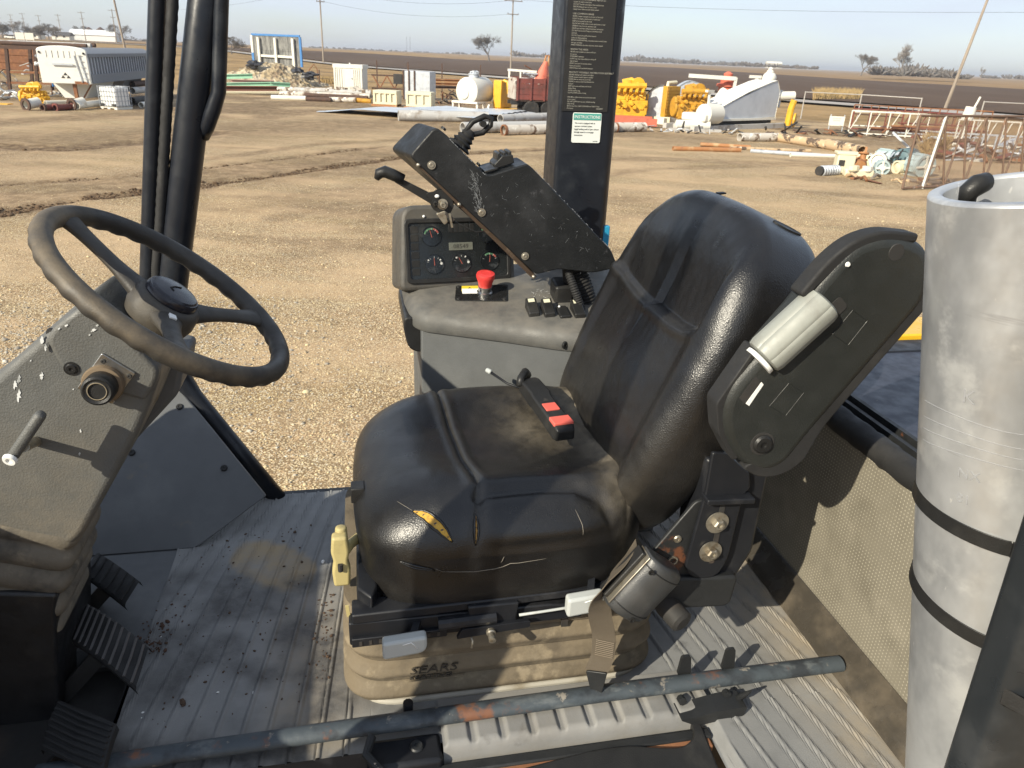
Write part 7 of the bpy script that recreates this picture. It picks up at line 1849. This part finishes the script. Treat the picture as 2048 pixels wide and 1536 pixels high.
# joystick boot and loop handle
ja = V3((.62, 0, .78)).normalized(); jo = V3((.212, 1.66, .915))
pr = [(.026, 0)]
for k in range(4): pr += [(.027 - k * .0035, .004 + k * .010), (.019 - k * .0025, .009 + k * .010)]
joy = MB().lathe(pr + [(.009, .045), (0, .045)], jo, ja, 22).build('joystick_boot', RUBM, ca, smooth=50)
jt = jo + ja * .042; jh = V3((.80, .0, .52)).normalized(); js = V3((0, 1, 0))
lp = [jt + V3((-.014, -.004, -.002)), jt + jh * .018 + V3((-.011, 0, .010)), jt + jh * .040 + V3((-.004, 0, .010)), jt + jh * .048 + V3((.004, 0, .002)), jt + jh * .044 + V3((.006, 0, -.010)), jt + jh * .022 + V3((.008, 0, -.014)), jt + V3((.006, 0, -.006))]
MB().tube(lp, .0062, 10, closed=True).build('joystick_loop', PLASB, ca, smooth=180)
MB().lathe([(.007, 0), (.007, .02)], jt + jh * .030 + V3((.001, .010, .000)), (0, -1, 0), 12).build('joystick_wheel', PLASB, ca)
# switch block on the hump
hb_ = MB().prism(rounded([(.288, .874), (.330, .888), (.326, .905), (.303, .903), (.285, .884)], .003), lambda a, c, t: (a, t, c), 1.625, 1.69).build('switch_block', PLASB, ca, bevel=.003)
for k in range(3): MB().prism([(.292 + k * .012, .889 + k * .005), (.300 + k * .012, .892 + k * .005), (.299 + k * .012, .908 + k * .002), (.293 + k * .012, .906 + k * .002)], lambda a, c, t: (a, t, c), 1.63, 1.685).build('switch_key', PLASB, hb_, bevel=.001)
MB().prism([(.264, .868), (.292, .876), (.290, .880), (.262, .872)], lambda a, c, t: (a, t, c), 1.61, 1.70).build('switch_plate', PLASB, ca, bevel=.001)
# side lever with knob
lv = MB().prism(rounded([(.072, .861), (.160, .818), (.166, .802), (.158, .796), (.070, .848)], .004), lambda a, c, t: (a, 1.612 + t, c), 0, .008).build('side_lever', PLASB, ca, bevel=.001)
MB().tube([(.090, 1.616, .852), (.068, 1.616, .862), (.052, 1.616, .868), (.040, 1.616, .864), (.034, 1.616, .852)], [.0125, .0135, .014, .0125, .006], 14, sy=.9).build('lever_knob', PLASB, lv, smooth=180)
MB().lathe([(.026, 0), (.026, .006)], (.172, 1.622, .808), (0, -1, 0), 22).build('pivot_disc', PLASB, ca)
MB().prism(rounded([(.135, .826), (.185, .835), (.198, .800), (.186, .778), (.168, .780)], .008), lambda a, c, t: (a, 1.606 + t, c), 0, .004).build('pivot_plate', PLASB, ca, bevel=.001)
hexbolt((.172, 1.606, .803), (0, -1, 0), .0075, ca, .0115); hexbolt((.156, 1.606, .806), (0, -1, 0), .005, ca, .0075, PLASB)
MB().ball((.160, 1.604, .820), (.005, .003, .004), 8, 6).build('paint_fleck', WLBL, ca)
MB().prism(rounded([(.158, .782), (.178, .790), (.184, .764), (.176, .758)], .004), lambda a, c, t: (a, 1.605 + t, c), 0, .012).build('cable_clamp', ZINC, ca, bevel=.001)
MB().bar((.178, 1.600, .785), (.196, 1.600, .770), .006, .006).build('clevis_pin', BLACKM, ca); MB().bar((.186, 1.598, .785), (.192, 1.598, .755), .007, .004).build('clevis', ZINC, ca)
MB().tube([(.186, 1.605, .772), (.215, 1.607, .757), (.245, 1.61, .742), (.262, 1.615, .742), (.275, 1.62, .748)], .0018, 6).build('control_cable', RUBM, ca, smooth=180)
MB().tube([(.50, 1.655, .67), (.51, 1.655, .55)], .012, 10).build('arm_pivot_post', BLK, ca)

# ================================================================== STEERING COLUMN
sc_ = mthing('steering_column', 'grey green steering column with worn black three spoke wheel and key switch', 'steering column', (-.5, 1.24, 0))
VN = 1.155
cpol = [(-.413, .736), (-.376, .711), (-.321, .627), (-.326, .608), (-.361, .532), (-.422, .429), (-.487, .326), (-.512, .305), (-.606, .352), (-.70, .40), (-.70, .52), (-.596, .589), (-.546, .632), (-.46, .702)]
cov = MB().prism(rounded(cpol, [.01, .03, .012, .012, .03, .03, .02, .02, .04, .04, .05, .05, .03, .03], 5), lambda a, c, t: (a, t, c), VN, 1.33).build('column_cover', COLP, sc_, bevel=.016, seg=4, smooth=50)
attr(cov, 'dust', [.10 + .35 * sst(.40, .33, p.co.z) for p in cov.data.vertices])
up_p = [(-.413, .736), (-.376, .711), (-.321, .627), (-.328, .606), (-.350, .574), (-.382, .587), (-.446, .611), (-.462, .640), (-.473, .682), (-.46, .702)]
upc = MB().prism(rounded(up_p, [.01, .03, .012, .012, .008, .03, .03, .03, .02, .02], 5), lambda a, c, t: (a, t, c), VN - .0035, 1.334).build('upper_cover', COLP, sc_, bevel=.012, seg=4, smooth=50); attr(upc, 'dust', [.12] * len(upc.data.vertices))
screw((-.445, VN - .0035, .636), (0, -1, 0), .0085, upc, PLASB, 'screw', .011); screw((-.466, VN + .008, .690), (-.4, -1, .2), .0085, upc, PLASB)
screw((-.351, 1.20, .575), (1, 0, -.6), .007, cov, PLASB); screw((-.422, 1.21, .452), (1, 0, -.6), .008, cov, PLASB)
# paint splashes
sp_ = MB(); rs = random.Random(12)
for (u, w, r, e) in ((-.530, .611, .006, 2.2), (-.522, .620, .005, 2.6), (-.528, .594, .007, 2.6), (-.490, .624, .005, 2.2), (-.478, .682, .004, 3), (-.474, .672, .0035, 3), (-.450, .701, .003, 1), (-.439, .706, .0035, 1.2), (-.403, .697, .006, .8), (-.396, .705, .004, .8), (-.453, .527, .002, 3), (-.462, .486, .0022, 2.5), (-.558, .60, .002, 1), (-.45, .60, .0018, 1), (-.50, .65, .002, 1.4), (-.41, .69, .0025, 1)):
    pts = [(u + r * .5 * math.cos(a) * rs.uniform(.4, 1.5) + r * .4 * math.sin(a), w + r * e * .5 * math.sin(a) * rs.uniform(.5, 1.4)) for a in [2 * math.pi * k / 15 for k in range(15)]]
    sp_.prism(pts, lambda a, c, t: (a, (VN - .0045 if w > .615 and u > -.475 else VN - .0006) + t, c), -.0003, .002)
sp_.build('paint_splash', mat('white_splash', (.62, .63, .62), .6, layers=[((.3, .31, .3), 'noise', 90, .5, .65)]), cov)
# key switch: steel plate, dusty ring, big black knob
kp_ = MB().prism(rounded([(-.442, .605), (-.397, .661), (-.355, .626), (-.396, .575)], .003), lambda a, c, t: (a, t, c), VN - .0085, VN - .0035).build('switch_plate', CHROME, sc_, bevel=.0006)
for p in ((-.397, .648), (-.364, .622)): screw((p[0], VN - .0085, p[1]), (0, -1, 0), .004, kp_, BLACKM)
kc = V3((-.402, VN - .009, .612)); ka = V3((.06, -1, .10)).normalized()
MB().lathe([(.030, 0), (.0305, .006), (.0285, .012), (.0215, .013), (.0205, .006)], kc, ka, 30).build('dusty_ring', mat('dusty_brown_ring', (.16, .115, .07), .7), sc_, smooth=40)
MB().lathe([(.021, .004), (.0235, .010), (.0235, .034), (.0225, .040), (.0195, .0425), (.0155, .0405), (.0125, .0415), (.0118, .0395), (0, .0395)], kc, ka, 32).build('key_knob', PLASB, sc_, smooth=40)
kx, ky, kz = frame((0, 0, 0), ka)
MB().tube([kc + ka * .0415 + (kx * math.cos(a) + ky * math.sin(a)) * .0132 for a in [2 * math.pi * k / 28 for k in range(28)]], .0008, 5, closed=True).build('knob_rim', mat('dust_rim', (.22, .18, .12), .8), sc_)
# tilt lock lever
ta, tb = V3((-.474, 1.092, .592)), V3((-.529, 1.088, .520))
tl = MB().bar(ta, tb, .016, .019, up=(0, 1, 0)).build('tilt_lever', COLP, sc_, bevel=.007, seg=3); attr(tl, 'dust', [.1] * len(tl.data.vertices))
MB().tube([V3((-.522, VN + .01, .509)), V3((-.512, 1.095, .535))], .0085, 12).build('lever_shaft', ZINC, tl)
MB().lathe([(.0105, 0), (.0105, .002), (.009, .0055), (.005, .0055), (.0045, .003), (0, .003)], tb + V3((.003, -.0085, .004)), (-.2, -1, -.3), 16).build('lever_bolt', WLBL, tl)
# column bellows and lower column
b = MB(); ax0, ax1 = V3((-.590, 1.243, .375)), V3((-.665, 1.243, .165)); dx = (ax1 - ax0).normalized(); ex_ = dx.cross(V3((0, 1, 0))).normalized()
for j in range(44):
    t = j / 43; k = 1 + .12 * abs(math.sin(t * math.pi * 4.5)) ** .7 - .08 + .05 * t
    ring = rounded([(-.125 * k, -.085 * k), (.104 * k, -.085 * k), (.104 * k, .085 * k), (-.125 * k, .085 * k)], .026, 5)
    b.v += [tuple(ax0.lerp(ax1, t) + ex_ * p[0] * (1 if ex_.x > 0 else -1) + V3((0, p[1], 0)) + V3((0, 0, 1)) * .006 * mnoise.noise(V3((p[0] * 20, p[1] * 20, t * 3)))) for p in ring]; n = len(ring)
for j in range(43):
    for i in range(n): b.f.append((j * n + i, j * n + (i + 1) % n, (j + 1) * n + (i + 1) % n, (j + 1) * n + i))
b.build('column_bellows', mat('grey_brown_boot', (.135, .118, .092), .85, layers=[((.055, .050, .043), 'noise', 9, .45, .65), ((.20, .17, .125), 'noise', 20, .54, .72)], bumps=[('noise', 140, .002, .5)]), sc_, smooth=60)
lower = rounded([(-.545, .215), (-.555, .185), (-.665, -.50), (-1.05, -.50), (-.85, .24), (-.74, .245)], [.01, .02, .02, .02, .03, .03])
MB().prism(lower, lambda a, c, t: (a, t, c), 1.15, 1.35).build('lower_column', mat('black_lower_column', (.013, .013, .014), .5, layers=[((.05, .043, .036), 'noise', 9, .52, .8)]), sc_, bevel=.02, seg=3)
MB().prism(rounded([(-.325, .575), (-.345, .505), (-.45, .395), (-.60, .395), (-.66, .50), (-.50, .60)], .015), lambda a, c, t: (a, t, c), 1.33, 1.46).build('column_bracket', KICK, sc_, bevel=.012)
# wheel
wc = V3((-.308, 1.242, .721)); wnr = V3((.615, 0, .7886)).normalized(); wr = .2
wy = V3((0, 1, 0)); wx = wy.cross(wnr)
WP = lambda r, a, h=0.: wc + (wx * math.cos(a) + wy * math.sin(a)) * r + wnr * h
WHL = mat('worn_wheel_rubber', (.022, .021, .020), .55, layers=[((.04, .038, .034), 'noise', 8, .45, .7)], attrs=[('dust', (.20, .155, .098), 18, .7)], bumps=[('edge', 220, .0008, .3), ('noise', 500, .0005, .4)])
NA, NS = 400, 18; G = []; dst = []
SP = [R(167), R(43), R(-73)]
def wrap(a): return (a + math.pi) % (2 * math.pi) - math.pi
for i in range(NA):
    a = 2 * math.pi * i / NA; row = []
    near_sp = min(abs(wrap(a - s)) for s in SP)
    for k in range(NS):
        q = 2 * math.pi * k / NS; c_, s_ = math.cos(q), math.sin(q)
        wv = .5 + .5 * math.cos(a * 34)
        rr = .0162 - .0022 * wv * sst(.35, -.6, s_) * sst(.10, .25, near_sp)
        row.append(tuple(WP(wr + rr * c_, a, rr * 1.06 * s_)))
        dst.append((.42 * sst(1.5, .3, abs(wrap(a + 1.55))) + .45 * sst(.8, .2, abs(wrap(a - 3.3)))) * sst(-.6, .4, s_) + .06)
    G.append(row)
b = MB(); b.grid(np.array(G), cu=True, cv=True); whl = b.build('steering_wheel', WHL, sc_, smooth=180, fix=False); attr(whl, 'dust', dst)
def spoke(a):
    P = [WP(.012, a, -.030), WP(.045, a, -.024), WP(.085, a, -.017), WP(.125, a, -.010), WP(.165, a, -.004), WP(.186, a, -.001), WP(wr, a, .0)]; G = []
    for i, p in enumerate(P):
        d = (P[min(i + 1, 6)] - P[max(0, i - 1)]).normalized(); s = d.cross(wnr).normalized(); n_ = s.cross(d)
        w, h = [.034, .028, .0175, .0155, .0175, .024, .032][i], [.020, .017, .0105, .0095, .010, .0115, .010][i]
        G.append([tuple(p + s * w * math.cos(q) + n_ * h * math.sin(q)) for q in [2 * math.pi * k / 16 for k in range(16)]])
    b = MB(); b.grid(np.array(G), cv=True); o = b.build('spoke', WHL, whl, smooth=180, fix=False); attr(o, 'dust', [.10] * len(b.v))
    s = o.modifiers.new('smooth', 'SUBSURF'); s.levels = 2; s.render_levels = 2
for a in SP: spoke(a)
hub = MB().lathe([(.022, -.135), (.030, -.12), (.036, -.08), (.050, -.055), (.056, -.035), (.054, -.012), (.046, -.004)], wc, wnr, 36).build('hub', WHL, whl, smooth=180); attr(hub, 'dust', [.16] * len(hub.data.vertices))
MB().lathe([(.040, -.012), (.0425, -.006), (.0425, .004), (.040, .0085), (.0385, .0085), (.036, .0115), (.024, .0145), (0, .0155)], wc, wnr, 40).build('hub_cap', mat('satin_hub_cap', (.016, .016, .022), .32, layers=[((.03, .03, .036), 'noise', 20, .5, .75)]), whl, smooth=30)
MB().tube([WP(.013, 1.2, .0158), WP(.004, 2.6, .0162), WP(.013, 4.0, .0158), WP(.016, 4.6, .0155)], .0012, 5).build('cap_emblem', PLASB, whl, smooth=180)
MB().prism([(.056, -.006), (.070, -.004), (.068, .006), (.056, .006)], lambda a, c, t: WP(a, SP[2] + c / .06, -.008 + t), 0, .004).build('paint_fleck', WLBL, whl, bevel=.001)
MB().tube([wc - wnr * .10, wc - wnr * .20], .026, 18).build('column_shaft', PLASB, sc_)
MB().lathe([(.05, 0), (.062, -.02), (.075, -.05)], wc - wnr * .125, wnr, 24).build('column_collar', COLP, sc_, smooth=180)
attr(bpy.data.objects['column_collar'], 'dust', [.2] * len(bpy.data.objects['column_collar'].data.vertices))
MB().ball(V3((-.425, 1.19, .722)), (.008, .012, .006), 10, 6).build('red_lamp', mat('dark_red_lamp', (.16, .012, .02), .25), sc_)

# crumbs of dirt lying on the floor mat
DIRT = mat('dirt_crumb', (.07, .042, .026), .95)
def crumbs(n, fn, m, name, label, sz):
    b = MB(); rs = random.Random(n)
    for k in range(n):
        u, v = fn(rs); s = sz * math.exp(rs.gauss(0, .5)); M_ = Matrix.Rotation(rs.uniform(0, 6), 3, 'Z'); P = wor((u, v, rib_h(u, v) + s * .25))
        b.ball(P, (s * 1.3, s * .8, s * .5), 5, 3, M_)
    return tag(b.build(name, m, smooth=0, fix=False), label, 'dirt', kind='stuff')
crumbs(150, lambda r: (-.46 + .31 * r.random() ** .8 + .0, 1.02 + .6 * r.random()), DIRT, 'dirt_crumbs', 'dark crumbs of dirt scattered over the floor mat in front of the seat', .0016)
crumbs(70, lambda r: (-.115 + r.gauss(0, .012), 1.1 + .25 * r.random()), DIRT, 'dirt_crumbs', 'brown line of dirt caught in a rib beside the seat base', .0019)
crumbs(110, lambda r: (-.44 + r.gauss(0, .02), 1.22 + abs(r.gauss(0, .07))), mat('red_brown_crumb', (.075, .038, .024), .95), 'leaf_crumbs', 'red brown leaf crumbs behind the middle pedal', .0018)
crumbs(26, lambda r: (-.45 + .9 * r.random(), 1.05 + .5 * r.random()), WLBL, 'pale_grit', 'a few pale specks of grit on the floor mat', .0016)

# ------------------------------------------------------------------ thin air between the cab and the horizon
hz = MB().box((-9150, -9150, -1.3), (9150, 9150, 23)).build('haze', (lambda m: m)(bpy.data.materials.new('haze')), smooth=0)
hm = bpy.data.materials['haze']; hm.use_nodes = True; hn = hm.node_tree
hn.nodes.clear(); ho = hn.nodes.new('ShaderNodeOutputMaterial'); hv = hn.nodes.new('ShaderNodeVolumePrincipled')
hv.inputs['Color'].default_value = (.93, .95, 1, 1); hv.inputs['Density'].default_value = .0003; hv.inputs['Anisotropy'].default_value = .3
hn.links.new(hv.outputs[0], ho.inputs['Volume'])
tag(hz, 'thin pale haze in the air over the fields', 'haze', kind='stuff')
